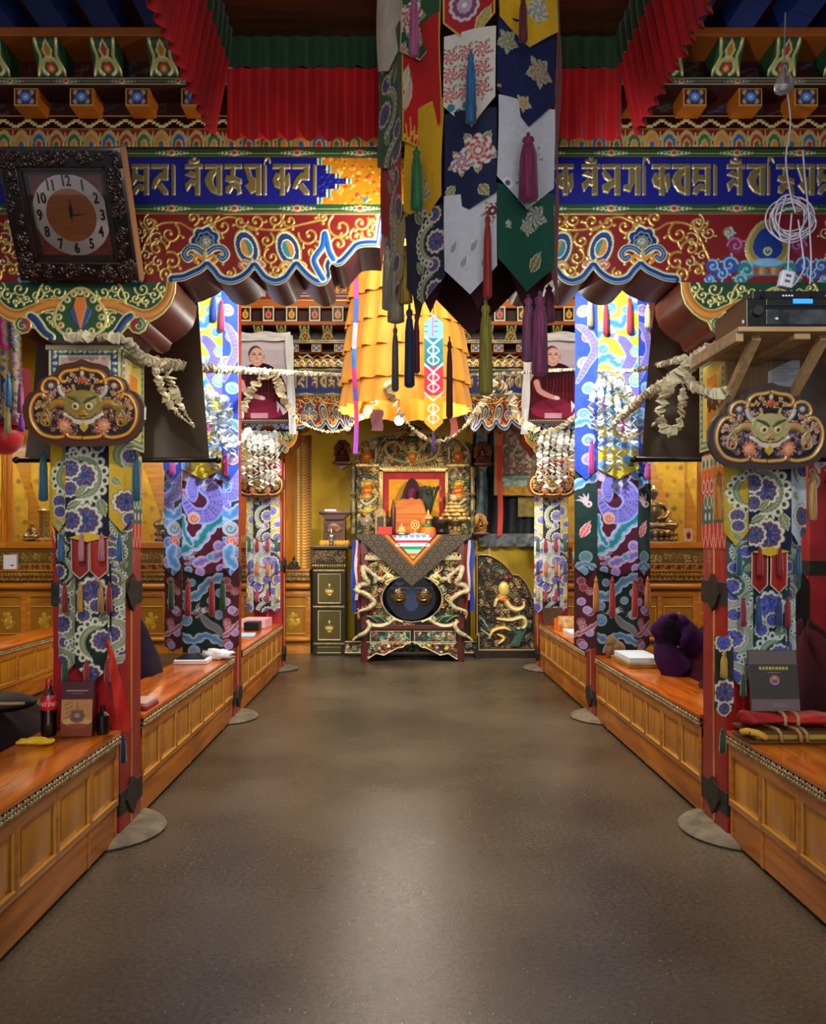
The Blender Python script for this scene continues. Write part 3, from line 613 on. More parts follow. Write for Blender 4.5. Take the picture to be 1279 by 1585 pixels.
# ---------------------------------------------------------------- desks
varn = woodmat('orange_varnished_wood', '#a04406', '#e07a10', .2, 2.6, 'Y', .5)
varn_panel = woodmat('golden_panel_wood', '#a8640c', '#cc8a20', .3, 2.2, 'Z', .4)
varn_frame = woodmat('honey_frame_wood', '#9a5614', '#cc8126', .3, 2.6, 'Y', .3)
varn_low = woodmat('lower_board_wood', '#8e4c08', '#cc7a1a', .4, 2.0, 'Y', .1)
lite_mould = mat('pale_moulding', '#d9a850', .3, metal=.35)
carve_gilt = mat('carved_gilt', '#c8b083', .35, metal=.3, noise='#8a7048', scale=40)
carve_dark = mat('carved_recess', '#3c2810', .6)
def desk(side, xf, y0, y1, label, group, dep=.37, pan=.355, open_=True):
    """long low desk: its panelled face towards the aisle at x = xf"""
    s = side; H = .57; t = thing('monastery_desk', label, 'desk', (xf+s*dep/2, (y0+y1)/2, 0), group)
    def bx(b, d0, d1, ya, yb, za, zb, ch=.003): x0, x1 = sorted((xf+s*d0, xf+s*d1)); b.cbox(x0, x1, ya, yb, za, zb, ch)
    b = MB(); bx(b, -.022, dep, y0, y1, H-.022, H, .005); b.build('desk_top', varn, t, smooth='auto')
    b = MB(); bx(b, .012, .03, y0, y1, .02, H-.022); bx(b, dep-.03, dep-.01, y0, y1, .06, H-.022); bx(b, .012, dep-.01, y0, y0+.02, .02, H-.022); bx(b, .012, dep-.01, y1-.02, y1, .02, H-.022); b.build('carcass', varn_frame, t)
    n = max(1, round((y1-y0)/pan)); st = (y1-y0)/n
    fr = MB(); bx(fr, -.01, .014, y0, y1, .195, .222); bx(fr, -.01, .014, y0, y1, .445, .5)
    for i in range(n+1):
        yy = min(max(y0+i*st, y0+.02), y1-.02); bx(fr, -.011, .014, yy-.02, yy+.02, .195, .5)
        if i % 3 == 0 and 0 < i < n: bx(fr, -.002, .014, yy-.012, yy+.012, .02, .195)
    for yy in (y0+.015, y1-.015): bx(fr, -.002, .014, yy-.015, yy+.015, .02, .21)
    fr.build('frame', varn_frame, t, smooth='auto')
    for i in range(n):
        b = MB(); ya, yb = y0+i*st+.022, y0+(i+1)*st-.022
        bx(b, .004, .013, ya, yb, .224, .443); bx(b, -.001, .006, ya+.03, yb-.03, .25, .418, .006)
        o = b.build('panel', varn_panel, t, smooth='auto')
    m = MB()
    for i in range(n):
        ya, yb = y0+i*st+.02, y0+(i+1)*st-.02; bx(m, -.014, .004, ya, yb, .222, .231, .003)  # pale strip at the panel foot: the bevel's highlight put into its colour
        for yy in (ya, yb): bx(m, -.008, .004, yy-.004, yy+.004, .225, .445, .002)
    m.build('bead_moulding', lite_mould, t, smooth='auto')
    b = MB(); bx(b, .002, .014, y0, y1, .022, .195); b.build('lower_board', varn_low, t, smooth='auto')
    # carved trim under the top: recess, leaf row, bead row
    r = MB(); bx(r, -.004, .012, y0, y1, .5, H-.022)
    r.build('trim_recess', carve_dark, t)
    c = MB(); k = int((y1-y0)/.026); x = xf-s*.016
    for i in range(k):
        yy = y0+(i+.5)*(y1-y0)/k; c.ball((x, yy, .512), .011, .012, .0125, 7, 5)
        sg = 1 if i % 2 else -1
        c.tube([(x, yy-.011, .527), (x-s*.006, yy-.002, .535), (x, yy+.006*sg, .545)], [.006, .0075, .003], 5)
    bx(c, -.008, .004, y0, y1, .497, .501, .001); bx(c, -.008, .004, y0, y1, .521, .525, .001)
    c.build('carved_trim', carve_gilt, t, smooth=True)
    return t
G = 'panelled monastery desks along the aisle'
desk(-1, AL-.01, 1.6, 4.15, 'nearest desk on the left of the aisle, with the bottle and yellow beads', G)
desk(-1, AL-.01, 4.53, 6.98, 'middle desk on the left of the aisle, between the floral and dragon pillars', G)
desk(-1, AL-.01, 7.36, 9.8, 'far desk on the left of the aisle, beside the left dragon pillar', G)
desk(1, AR+.01, 1.6, 4.15, 'nearest desk on the right of the aisle, with the red bundle and grey book', G)
desk(1, AR+.01, 4.53, 6.98, 'middle desk on the right of the aisle, with a loose-leaf stack at its far end', G)
desk(1, AR+.01, 7.36, 9.8, 'far desk on the right of the aisle, with an orange folding stand', G)
desk(-1, -3.62, 5.6, 9.6, 'outer desk by the left side hall, left of the floral pillar', 'outer desks in the side halls')
desk(1, 4.1, 5.6, 9.6, 'outer desk by the right side hall, right of the grey book', 'outer desks in the side halls')
# ---------------------------------------------------------------- painted beam with cornice (row 1), measured on the plane Y = 4.1
K1 = 4.1/F; BX0, BX1 = -2.5, 2.75; YF = 4.1
maroon = mat('maroon_beam_paint', '#6e2a3a', .38, noise='#571e2c', scale=5)
orange_p = mat('orange_block_paint', '#cf7212', .45, noise='#b85f0c', scale=5)
navy_p = mat('navy_rafter_paint', '#1f3f8f', .55, noise='#16306f', scale=3)
def band(parent, name, z0, z1, y, bg, draw, res=.0045, m=None):
    cv = Cv(BX1-BX0, z1-z0, res, bg); draw(cv); return sheet(cv, flat(BX0, z0, y), name, m or PAINT, parent)
zf = lambda py: 1.5+(CY-py)*K1
beam = thing('painted_beam', 'painted crossbeam with gilded letters on blue, nearest the camera, above the front pillars', 'beam', (0, YF+.17, zf(330)))
b = MB().box(BX0, BX1, YF, YF+.34, zf(330), zf(206)); b.box(BX0, BX1, YF-.0, YF+.34, zf(206), 3.86); b.build('core', dark_red, beam)
W = BX1-BX0
# script band
Z0, Z1 = zf(318), zf(245); cv = Cv(W, Z1-Z0, .0032, '#12167a'); cv.pix(BX0/K1+CX, 318, K1)
def u2(px): return (px-(BX0/K1+CX))*K1
cv.px = False; H = Z1-Z0
# orange brocade centre with stepped ends
xa, xb = u2(490), u2(800); cv.rect(xa, 0, xb, H, '#d98a1c', .35)
random.seed(3)
for i in range(260): cv.disc((xa+random.random()*(xb-xa), random.random()*H), .006+.006*random.random(), col=random.choice(['#e8a83a', '#c87414', '#f0bc58']), g=.4, h=.003)
for i in range(14): cv.disc((xa+.1+random.random()*(xb-xa-.2), .02+random.random()*(H-.04)), .012, col=random.choice(['#2f6fb4', '#c8433a', '#4a9a9a', '#e0762a']), h=.006)
for s, x in ((1, xa), (-1, xb)):
    for (bx, col) in ((0, '#9fc0c0'), (.008, '#1f6a78'), (.018, '#d9cfa0'), (.026, '#12167a')):
        st = [(-.01, H), (0, H), (0, H*.84), (.045, H*.84), (.045, H*.66), (.09, H*.66), (.09, H*.56), (.145, H*.56), (.145, H*.44), (.09, H*.44), (.09, H*.34), (.045, H*.34), (.045, H*.16), (0, H*.16), (0, 0), (-.01, 0)]
        cv.poly([(x+s*(a+.03-bx if a >= 0 else a-.0), min(max(c*1.0, 0), H)) for a, c in st], col, .1)
hb = (302-256)*K1; yb = (318-302)*K1
letters(cv, 'st| ovjyikt|', u2(205), yb, hb, w=.56)
letters(cv, 'kj| sya', u2(2), yb, hb, w=.56)
letters(cv, 'k oagikvs| ovijys|tkj ov', u2(860), yb, hb, w=.58)
sheet(cv, flat(BX0, Z0, YF-.006), 'script_band', PAINT, beam)
for z0, z1, nm in ((zf(331), zf(318), 'lower_bead_band'), (zf(245), zf(233), 'upper_bead_band')):
    band(beam, nm, z0, z1, YF-.014, '#1d4a2a', lambda c: bead_strip(c, 0, 0, W, c.h))
band(beam, 'lotus_band', zf(233), zf(206), YF-.035, '#7a1a1a', lambda c: lotus_row(c, .004, .03, W, .086, c.h*.95, ['#2f5f9c', '#a83428', '#2c6a48', '#d07f28'], '#d8c27a'))
band(beam, 'zigzag_band', zf(206), zf(183), YF-.03, '#5c1014', lambda c: (zigzag(c, .012, 0, W, .12, c.h*.5), c.rect(0, 0, W, .008, GOLD, .8, .004), c.rect(0, c.h-.007, W, c.h, GOLD, .8, .004)))
b = MB().box(BX0, BX1, YF-.03, YF, zf(233), zf(183)); b.box(BX0, BX1, YF-.012, YF, zf(331), zf(318)); b.box(BX0, BX1, YF-.012, YF, zf(245), zf(233)); b.build('band_backing', dark_red, beam)
# recessed boards with faint fret lettering between the blocks
def frets(c):
    random.seed(5); x = .05
    while x < W:
        col = random.choice(['#3a5a4a', '#5a3040', '#2f4a6a', '#6a4a3a'])
        for k in range(7): cv2 = (x+random.random()*.09, random.random()*c.h); c.stroke([cv2, (cv2[0]+.03*random.choice((-1, 1)), cv2[1]), (cv2[0]+.03, cv2[1]+.02)], .006, col)
        x += .133
band(beam, 'fret_board', zf(183), zf(183)+.13, YF-.005, '#3c0e10', frets, .006)
ZB = 3.595; YBk = 3.955
def flower_face(c, b1='#5a1a20'):
    w, h = c.w, c.h; c.rect(0, 0, w, h, GOLD2, .5); c.rect(.006, .006, w-.006, h-.006, b1)
    for k in range(4):
        a = PI/4+k*PI/2; c.disc((w/2+.04*math.cos(a), h/2+.03*math.sin(a)), .012, col='#c9b070', g=.3)
    for k in range(8): a = k*PI/4; c.disc((w/2+.021*math.cos(a), h/2+.019*math.sin(a)), .0125, .009, a, '#2d57b4')
    for k in range(8): a = k*PI/4+.39; c.disc((w/2+.014*math.cos(a), h/2+.013*math.sin(a)), .006, col='#7fa8e0')
    c.disc((w/2, h/2), .007, col='#e8e4d0')
def lotus_face(c, alt):
    w, h = c.w, c.h; c.rect(0, 0, w, h, '#1f4a2c'); e = PALE
    for s in (-1, 1):
        c.stroke(cr([(w/2+s*w*.42, h), (w/2+s*w*.36, h*.7), (w/2+s*w*.3, h*.5), (w/2+s*w*.46, h*.15), (w/2+s*w*.5, 0)], 6), .014, e, .5, .003)
        c.stroke(cr([(w/2, h*.46), (w/2+s*w*.2, h*.42), (w/2+s*w*.3, h*.2), (w/2+s*w*.16, h*.08)], 6), .015, e, .5, .003)
    c.poly([(w/2, h*.98), (w/2-w*.2, h*.66), (w/2-w*.1, h*.46), (w/2+w*.1, h*.46), (w/2+w*.2, h*.66)], e, .4); c.poly([(w/2, h*.9), (w/2-w*.12, h*.66), (w/2, h*.5), (w/2+w*.12, h*.66)], '#c07a22' if alt else '#b03a2c')
    c.disc((w/2, h*.26), w*.16, h*.13, col='#c8402c'); c.disc((w/2, h*.24), w*.08, h*.07, col='#e8b060')
cf = Cv(.111, .083, .0035); flower_face(cf)
xs = [(-2.33+.2665*i) for i in range(18)]
f0 = None
for x in xs:
    bb = MB().cbox(x-.058, x+.058, YBk, YF, ZB, ZB+.088, .003).build('rafter_end', orange_p, beam)
    if f0 is None: f0 = sheet(cf, flat(-.0555, .0025, -.002), 'flower_face', PAINT, None, loc=(0, 0, 0)); fme = f0.data; bpy.data.objects.remove(f0)
    o = bpy.data.objects.new('flower_face', fme); C.objects.link(o); o.parent = bb; BASE[o.name] = BASE[beam.name]; o.location = (x-beam.location.x, YBk-beam.location.y, ZB-beam.location.z)
band(beam, 'pearl_band', 3.686, 3.722, YBk-.02, '#141c44', lambda c: bead_strip(c, .003, 0, W, c.h*.8, '#141c44', .266))
MB().box(BX0, BX1, YBk-.02, YF, 3.684, 3.724).build('pearl_ledge', dark_red, beam)
lf = [Cv(.128, .135, .004), Cv(.128, .135, .004)]; lotus_face(lf[0], 0); lotus_face(lf[1], 1)
def lot_fn(X, Y, H):
    t = Y/.135; return (X-.064)*(1.06-.12*t), -.085*(1-np.cos(PI*t))/2-H+.0, Y
lms = []
for c in lf: o = sheet(c, lot_fn, 'lotus_face', PAINT); lms.append(o.data); bpy.data.objects.remove(o)
for i, x in enumerate(xs):
    prof = [(YF, 3.724), (YBk-.02, 3.724)]+[(YBk-.018-.085*(1-math.cos(PI*t/8))/2, 3.724+.135*t/8) for t in range(9)]+[(YF, 3.859)]
    bb = MB().prism(prof, x-.13-.061, x-.13+.061, 'X').build('lotus_bracket', mat('bracket_green', '#1f4a2c', .5), beam)
    o = bpy.data.objects.new('lotus_face', lms[i % 2]); C.objects.link(o); o.parent = bb; BASE[o.name] = BASE[beam.name]; o.location = (x-.13-beam.location.x, YBk-.021-beam.location.y, 3.724-beam.location.z)
band(beam, 'upper_fret_board', 3.722, 3.86, YF-.06, '#380c0e', frets, .006)
MB().cbox(BX0, BX1, YBk-.12, YF, 3.858, 3.9, .006).build('orange_rail', mat('rail_orange', '#a85a14', .5, noise='#8f480e', scale=6), beam)
# rear beam: the same pattern above the far pillars
rear = dup(beam, (0, 9.82+.17, 3.262), 'painted crossbeam with gilded letters on blue, above the two portraits by the throne', None, (1, 1, 1.08))
# ---------------------------------------------------------------- long bow brackets
BC = (125, 330)
OUT = [(595, 331), (588, 384.5), (572, 383.5), (555, 386), (546, 395), (538, 404), (530, 411.5), (521, 414), (513.6, 410), (510.3, 417), (512.5, 430), (505.4, 441), (492, 444), (479, 437), (468, 427), (459, 416.5), (452, 426), (443, 437), (427, 443), (410, 437), (400, 426), (394, 418), (387, 427), (374, 437), (357, 442), (339, 437), (329, 425), (321, 416.5), (312, 424), (299, 430), (285, 436), (268, 438)]
HB = (444-330)*K1; HALF = 470*K1
def lo(p): return (HALF+(p[0]-BC[0])*K1, (444-p[1])*K1)
_cusp = [(595, 331), (588, 384.5), (510.3, 417), (459, 416.5), (394, 418), (321, 416.5), (268, 438)]
_sm = []; _seg = []
for p in OUT:
    _seg.append(p)
    if p in _cusp and len(_seg) > 1: _sm += cr(_seg, 4)[:-1]; _seg = [p]
OUT = _sm+[OUT[-1]]
right = [lo(p) for p in OUT]; bowout = [(2*HALF-a, b) for a, b in right]+[(a, b) for a, b in reversed(right)]
def paint_bow():
    cv = Cv(2*HALF, HB, .0034, '#7a1216'); r = right
    c = cv; R = lambda x, y: lo((x, y))
    # main wandering stem and curls, right half (photo units via R)
    st = cr([R(*p) for p in ((215, 400), (240, 352), (275, 345), (300, 356), (330, 345), (358, 336), (390, 352), (430, 356), (465, 348), (500, 340))], 8)
    cv.stroke(st, .012, '#d6ab50', .9, .0045)
    for x, y, rr, a0, hd in ((230, 345, 12, 3, 1), (262, 362, 15, 1, -1), (243, 385, 13, 0, 1), (265, 405, 14, 2, -1), (232, 418, 9, 1, 1), (258, 424, 10, 4, -1), (298, 338, 10, 5, 1), (345, 350, 14, 2, 1), (372, 343, 10, 0, -1), (395, 343, 13, 3.6, 1), (424, 340, 11, 1, -1), (448, 342, 11, 2.4, 1), (412, 372, 11, 1, -1), (420, 398, 12, 2, 1), (428, 418, 9, 0, -1), (478, 364, 15, 3, 1), (482, 390, 9, 1, -1), (527, 352, 19, 2.2, 1), (558, 345, 12, .5, -1), (524, 378, 13, 4, -1), (552, 366, 11, 2, 1), (572, 362, 11, 3, 1), (577, 342, 8, 1, -1), (345, 400, 7, 2, 1), (297, 385, 6, 0, 1), (356, 423, 8, 1, -1), (500, 336, 8, 2, 1), (325, 340, 8, 0, -1)):
        q = R(x, y); curl(cv, q[0], q[1], rr*K1*1.12, a0, hd, .0125, '#dcb45a', .85, .0045)
    # vase on the pillar axis with blue and green cloud scrolls beside it
    V = lambda x, y: (HALF+(x-1180)*K1, (444-y)*K1)
    for x, y, rr, col, a0, hd in ((1212, 418, 14, '#2a7a86', 1, 1), (1238, 410, 13, '#2c4fa8', 3, -1), (1250, 424, 10, '#2c4fa8', 2, 1), (1228, 380, 13, '#7c2a5a', 0, 1), (1240, 360, 8, '#9a7a3a', 2, 1), (1222, 434, 10, '#2a7a86', 3, -1), (1264, 412, 10, '#2c4fa8', 1, 1), (1268, 432, 8, '#3a5fb8', 0, -1)):
        q = V(x, y); cv.disc(q, rr*K1*1.05, col=col); curl(cv, q[0], q[1], rr*K1, a0, hd, .009, '#8fb6c8' if col != '#7c2a5a' else '#b86a90', 0, .004, dark=col)
    for x, y, rr, a0, hd in ((1290, 345, 14, 2, 1), (1270, 360, 11, 0, -1), (1296, 372, 12, 1, 1), (1280, 396, 9, 3, -1), (1300, 405, 9, 2, 1)):
        q = V(x, y); curl(cv, q[0], q[1], rr*K1, a0, hd, .0075, PALE, .7, .004)
    e = lambda k: [(HALF+k*K1*34*math.sin(t)*(1-.25*math.cos(t)), (444-378+38*k*math.cos(t))*K1) for t in [2*PI*i/28 for i in range(28)]]
    cv.poly(e(1), '#cfc07a', .6, .004); cv.poly(e(.86), '#a8985a', .5, .005); cv.poly(e(.66), '#143a8c', 0, .006)
    curl(cv, HALF, (444-388)*K1, .035, 2, 1, .012, '#b9c98a', .2, .007, leaf=False)
    cv.disc((HALF, (444-409)*K1), .075, .022, 0, '#5c96c0', 0, .006); cv.rect(HALF-.075, (444-428)*K1, HALF+.075, (444-409)*K1, '#3a8a98', 0, .005); cv.disc((HALF, (444-407)*K1), .075, .02, 0, '#7fb4dc', 0, .008)
    for k in range(-2, 3): cv.disc((HALF+k*.03, (444-420)*K1), .012, .02, 0, '#d9842a' if k % 2 else '#b03a2a', 0, .007)
    q = R(318, 383); trefoil(cv, q[0], q[1], .088)
    for x, y, ro, c1, c2 in ((386, 386, .35, '#d8862a', '#2f8a8a'), (450, 388, .35, '#2f8a8a', '#d8862a')):
        q = R(x, y); bud(cv, q[0]-.012, q[1]+.006, .078, ro, c1, c2)
        for s in (-1, 1): outl(cv, cr([(q[0]+.012, q[1]-.075), (q[0]+.012+s*.035, q[1]-.06), (q[0]+.012+s*.06, q[1]-.078), (q[0]+.012+s*.04, q[1]-.095)], 6), .016, ((1.3, '#e8cf9c', .5), (.8, '#c4766a' if x < 400 else '#dba03a', 0)), h=.004)
        cv.stroke([(q[0]+.012, q[1]-.05), (q[0]+.012, q[1]-.105)], [.018, .008], '#e0c26a', .7, .005)
    # blue contour along the lower edge, white and gold lines inside
    for seg in (OUT[1:], ):
        p = [lo((a, b-4.5)) for a, b in seg]
        outl(cv, p, .046, ((1.5, '#d9bd66', .7), (1.28, '#d9d5c0', 0), (.95, '#153a74', 0)), h=.006); cv.stroke(p, .006, '#7fa6cf')
        cv.stroke([lo((a, b-.6)) for a, b in seg], .006, '#e3cf86', .7, .007)
    p = cr([R(*q) for q in ((500, 432), (493, 420), (486, 404), (492, 392), (499, 382), (503, 362), (509, 388), (516, 402))], 6)
    outl(cv, p, .03, ((1.45, '#d9bd66', .7), (1.2, '#e9f0f4', 0), (.85, '#1c5aa4', 0)), h=.006)
    cv.stroke([lo(OUT[0]), lo((588, 380))], .03, '#d9d5c0'); cv.stroke([lo(OUT[0]), lo((588, 380))], .014, '#2a5f9c'); cv.rect(2*HALF-.8, HB-.008, 2*HALF, HB, GOLD2, .8, .004)
    cv.rect(0, HB-.006, 2*HALF, HB, GOLD2, .7, .004)
    return cv.mirror()
bowcv = paint_bow()
def long_bow(xc, y, z0, label, grp):
    t = thing('bow_bracket', label, 'bracket', (xc, y+.17, z0), grp)
    MB().prism([(xc-HALF+a, z0+b) for a, b in bowout], y, y+.34).build('body', maroon, t)
    sheet(bowcv, flat(xc-HALF, z0, y-.003), 'painted_face', PAINT, t, bowout); return t
XCL, XCR = AL-PW/2, AR+PW/2
z0b = zf(444)
bwL = long_bow(XCL, YF, z0b, 'long red bow bracket with gilded scrolls, under the front beam behind the wall clock', None)
bwR = dup(bwL, (XCR, YF+.17, z0b), 'long red bow bracket with gilded scrolls, under the front beam behind the coiled cable')
dup(bwL, (XCL, 9.82+.17, 2.845), 'long red bow bracket under the rear beam, above the portrait left of the throne', None, (.8, 1, 1.16))
dup(bwL, (XCR, 9.82+.17, 2.845), 'long red bow bracket under the rear beam, above the portrait right of the throne', None, (.8, 1, 1.16))
# ---------------------------------------------------------------- short green bow brackets and painted capital blocks
SC = 137.0; KS = 4.05/F
SO = [(285, 437), (284, 455), (278, 472), (266, 486), (255, 494), (243, 500), (238, 512), (228, 518), (217, 515), (211, 507), (206, 512), (198, 521), (190, 526)]
SH = (148+2)*KS; SZ = (526-437)*KS
def sl(p): return (SH+(p[0]-SC)*KS, (526-p[1])*KS)
sr = [sl(p) for p in SO]; sout = [(2*SH-a, b) for a, b in sr]+[(a, b) for a, b in reversed(sr)]
cv = Cv(2*SH, SZ, .003, '#17402a'); R = lambda x, y: sl((x, y))
for x, y, rr, a0, hd in ((172, 452, 11, 3, 1), (190, 446, 8, 0, -1), (205, 456, 12, 2, 1), (232, 447, 12, 3, 1), (250, 456, 10, 1, -1), (262, 446, 9, 2, 1), (222, 462, 8, 0, -1), (238, 466, 7, 2, 1), (186, 492, 9, 1, 1), (176, 503, 8, 3, -1), (200, 482, 6, 0, 1)):
    q = R(x, y); curl(cv, q[0], q[1], rr*KS, a0, hd, .009, PALE, .55, .004)
cv.stroke(cr([R(206, 478), R(206, 462), R(200, 446), R(196, 440)], 5), .012, PALE, .55, .004)
ob = cr([R(*p) for p in ((172, 470), (190, 472), (210, 480), (232, 488), (252, 484), (268, 470), (277, 452), (279, 436))], 8)
outl(cv, ob, .05, ((1.25, '#d9cc80', .5), (.95, '#b06a22', 0), (.45, '#d08a3a', 0)), h=.005)
cv.stroke(cr([R(*p) for p in ((172, 462), (186, 468), (200, 466))], 6), .014, '#d08a3a')
nv = cr([R(*p) for p in ((184, 522), (194, 514), (201, 503), (208, 494), (214, 490))], 8)
outl(cv, nv, .04, ((1.35, '#d9cc80', .5), (1.1, '#cfd6c8', 0), (.85, '#1d3a6a', 0)), h=.005)
q = R(226, 504); cv.disc(q, .044, col='#d9cc80', g=.5, h=.006); cv.disc(q, .037, col='#9a2a26', h=.007); cv.stroke(spiral_pts(q[0], q[1], .03, 1.2, .9, -1), [.024, .014], '#2a6a58', 0, .008); cv.stroke(spiral_pts(q[0], q[1], .028, 1.2, .9, -1), .005, '#d9cc80', .5, .009)
for k, c, g in ((1.12, '#d9cc80', .5), (1.0, '#1f4a2c', 0)): cv.poly([(SH+.115*k*math.sin(t)*(1-.32*math.cos(t)), (526-484)*KS+.115*k*math.cos(t)) for t in [2*PI*i/30 for i in range(30)]], c, g, .005)
for i in range(14):
    t = 2*PI*i/14; cv.disc((SH+.1*math.sin(t)*(1-.32*math.cos(t)), (526-484)*KS+.1*math.cos(t)), .017, col='#d2c676', g=.4, h=.007)
    cv.disc((SH+.1*math.sin(t)*(1-.32*math.cos(t)), (526-484)*KS+.1*math.cos(t)), .007, col=['#2c5a8a', '#b8432c'][i % 2])
for sx, c in ((-1, '#2a7a6a'), (1, '#2c4f8a')): cv.poly([(SH, (526-510)*KS), (SH+sx*.03, (526-500)*KS), (SH+sx*.055, (526-482)*KS), (SH+sx*.03, (526-472)*KS), (SH, (526-484)*KS)], c, 0, .007)
cv.poly([(SH, (526-512)*KS), (SH-.032, (526-474)*KS), (SH-.022, (526-460)*KS), (SH+.022, (526-460)*KS), (SH+.032, (526-474)*KS)], '#d8752a', 0, .009)
cv.rect(2*SH-.02, 0, 2*SH, SZ, '#d9cc80', .5); p = [sl((a-1.5, b-1)) for a, b in SO]; cv.stroke(p, .012, '#d9cc80', .6, .006)
shortcv = cv.mirror()
redside = mat('red_bracket_paint', '#7e201c', .35, noise='#5c1614', scale=6)
def short_bow(xc, y, z0, label):
    t = thing('capital_bracket', label, 'bracket', (xc, y+.2, z0))
    MB().prism([(xc-SH+a, z0+b) for a, b in sout], y, y+.4).build('body', redside, t, smooth='auto')
    sheet(shortcv, flat(xc-SH, z0, y-.003), 'painted_face', PAINT, t, sout); return t
z0s = zf(437)-SZ-.002; z0s = z0b+.005-SZ
sb = short_bow(XCL+.02, 4.05, z0s, 'green scrolled capital bracket below the wall clock')
dup(sb, (XCR+.02, 4.25, z0s), 'green scrolled capital bracket partly behind the amplifier')
dup(sb, (XCL, 9.77+.2, 2.845-SZ*1.05), 'green scrolled capital bracket under the portrait left of the throne', None, (.78, 1, 1.05))
dup(sb, (XCR, 9.77+.2, 2.845-SZ*1.05), 'green scrolled capital bracket under the portrait right of the throne', None, (.78, 1, 1.05))
def cap_face(frame, inner, mark, lite):
    c = Cv(.36, .50, .004, lite); w, h = c.w, c.h
    c.rect(.012, .012, w-.012, h-.012, frame); c.rect(.05, .05, w-.05, h-.05, lite); c.rect(.06, .06, w-.06, h-.06, inner); c.rect(.1, .11, w-.1, h-.11, lite); c.rect(.108, .118, w-.108, h-.118, mark)
    for i in range(14):
        for x, y in ((.03, .03+i*h/14.5), (w-.03, .03+i*h/14.5), (.03+i*w/14.5, h-.03), (.03+i*w/14.5, .03)): c.disc((x, y), .009, .014, i, PALE, .4, .002)
    letters(c, 'kat', .12, h*.5-.05, .1, '#2a1a16' if frame == '#1f4f9a' else '#2a1a10', w=.5, g=0, lite='#6a4030'); return c
cap_f = cap_face('#1f4f9a', '#c8a0a0', '#a08878', '#d9d49a'); cap_s = cap_face('#2a7f7c', '#e0c84a', '#e08a1c', '#e0d486')
def capital(xc, y, z1, label):
    t = thing('capital_block', label, 'capital block', (xc, y+.18, z1-.5)); w = .36
    MB().cbox(xc-w/2, xc+w/2, y, y+.36, z1-.5, z1, .006).build('block', mat('capital_cream', '#cfc07c', .5), t)
    sheet(cap_f, flat(xc-w/2, z1-.5, y-.004), 'front_panel', PAINT, t)
    for s in (-1, 1): sheet(cap_s, (lambda s: lambda X, Y, H: (xc+s*(w/2+.004+H), y+X if s > 0 else y+.36-X, z1-.5+Y))(s), 'side_panel', PAINT, t)
    MB().cbox(xc-w/2-.015, xc+w/2+.015, y-.015, y+.375, z1-.025, z1, .006).build('bead_rim', mat('pale_bead_rim', '#c8c2a6', .5), t)
    return t
cpb = capital(XCL, 4.155, z0s, 'painted capital block with blue front, behind the left cloud-shaped plaque')
dup(cpb, (XCR, 4.335, z0s-.5), 'painted capital block with teal and orange side, behind the right cloud-shaped plaque')
# rafters and the boarded ceiling over the front beam
for i in range(22):
    x = -2.35+i*.245
    if abs(x-.1) < .9: continue
    o = MB().cbox(x-.065, x+.065, 2.6, YF+.2, 3.9, 4.04, .004).build('ceiling_rafter', navy_p, loc=(x, 3.3, 3.9))
    tag(o, 'dark blue rafter over the clock, under the red ceiling boards' if x < 0 else 'dark blue rafter over the hanging cable, under the red ceiling boards', 'rafter', 'rafters left of the red curtains' if x < 0 else 'rafters right of the red curtains')
struct('trim_20', MB().box(XW0, XW1, 1.5, YF+.34, 4.04, 4.08), mat('red_ceiling_boards', '#6a1a0e', .6, noise='#4a1008', scale=5))
struct('trim_21', MB().box(XW0, XW1, YF+.1, YF+.3, 3.9, 5.2), dark_red)
struct('trim_22', MB().box(XW0, XW1, 9.95, 10.2, 4.1, 5.2), mat('rear_red_wall', '#7a1a18', .5, noise='#5a1010', scale=5))

# ---------------------------------------------------------------- frieze above the rear beam
uc = thing('rear_cornice', 'red framed frieze with white-edged dentils above the rear beam', 'cornice', (.1, 9.8, 4.08)); YU = 9.72
def frz(c):
    c.rect(0, 0, c.w, c.h, '#a8231e'); c.rect(0, 0, c.w, .02, GOLD, .6); x = .05
    while x < c.w:
        for k, col in ((0, '#d9d4c8'), (.02, '#1f3f8a'), (.035, '#d9d4c8'), (.045, '#c8281e')): c.rect(x+k, .05+k, x+.55-k, c.h-.03-k, col)
        letters(c, 'ka', x+.14, c.h*.32, c.h*.38, '#d99a2a', w=.8, g=.4); x += .6
cv = Cv(4.6, .26, .007); frz(cv); sheet(cv, flat(-2.2, 4.36, YU-.004), 'frieze_panels', PAINT, uc)
MB().box(-2.2, 2.4, YU, 9.95, 4.09, 4.62).build('core', dark_red, uc); MB().cbox(-2.2, 2.4, YU-.06, YU, 4.26, 4.345, .01).build('orange_bar', orange_p, uc)
cj = [Cv(.13, .17, .006, '#e0d8b8') for _ in '12']
for i, c in enumerate(cj):
    c.rect(.015, .015, .115, .155, '#2a1210'); c.disc((.065, .075), .036, .045, 0, '#e8c050' if i else '#d88a70'); c.poly([(.04, .1), (.065, .15), (.09, .1)], '#e0a030' if i else '#c8584a'); c.disc((.065, .072), .02, .026, 0, '#d07a1a' if i else '#b8382c')
cjm = []
for c in cj: o = sheet(c, flat(-.065, 0, 0), 'jewel_face', PAINT); cjm.append(o.data); bpy.data.objects.remove(o)
for i in range(17):
    x = -2.08+i*.268; bb = MB().cbox(x-.066, x+.066, YU-.13, YU, 4.088, 4.26, .004).build('dentil', dark_red, uc)
    o = bpy.data.objects.new('jewel_face', cjm[i % 2]); C.objects.link(o); o.parent = bb; BASE[o.name] = BASE[uc.name]; o.location = (x-uc.location.x, YU-.132-uc.location.y, 4.09-uc.location.z)
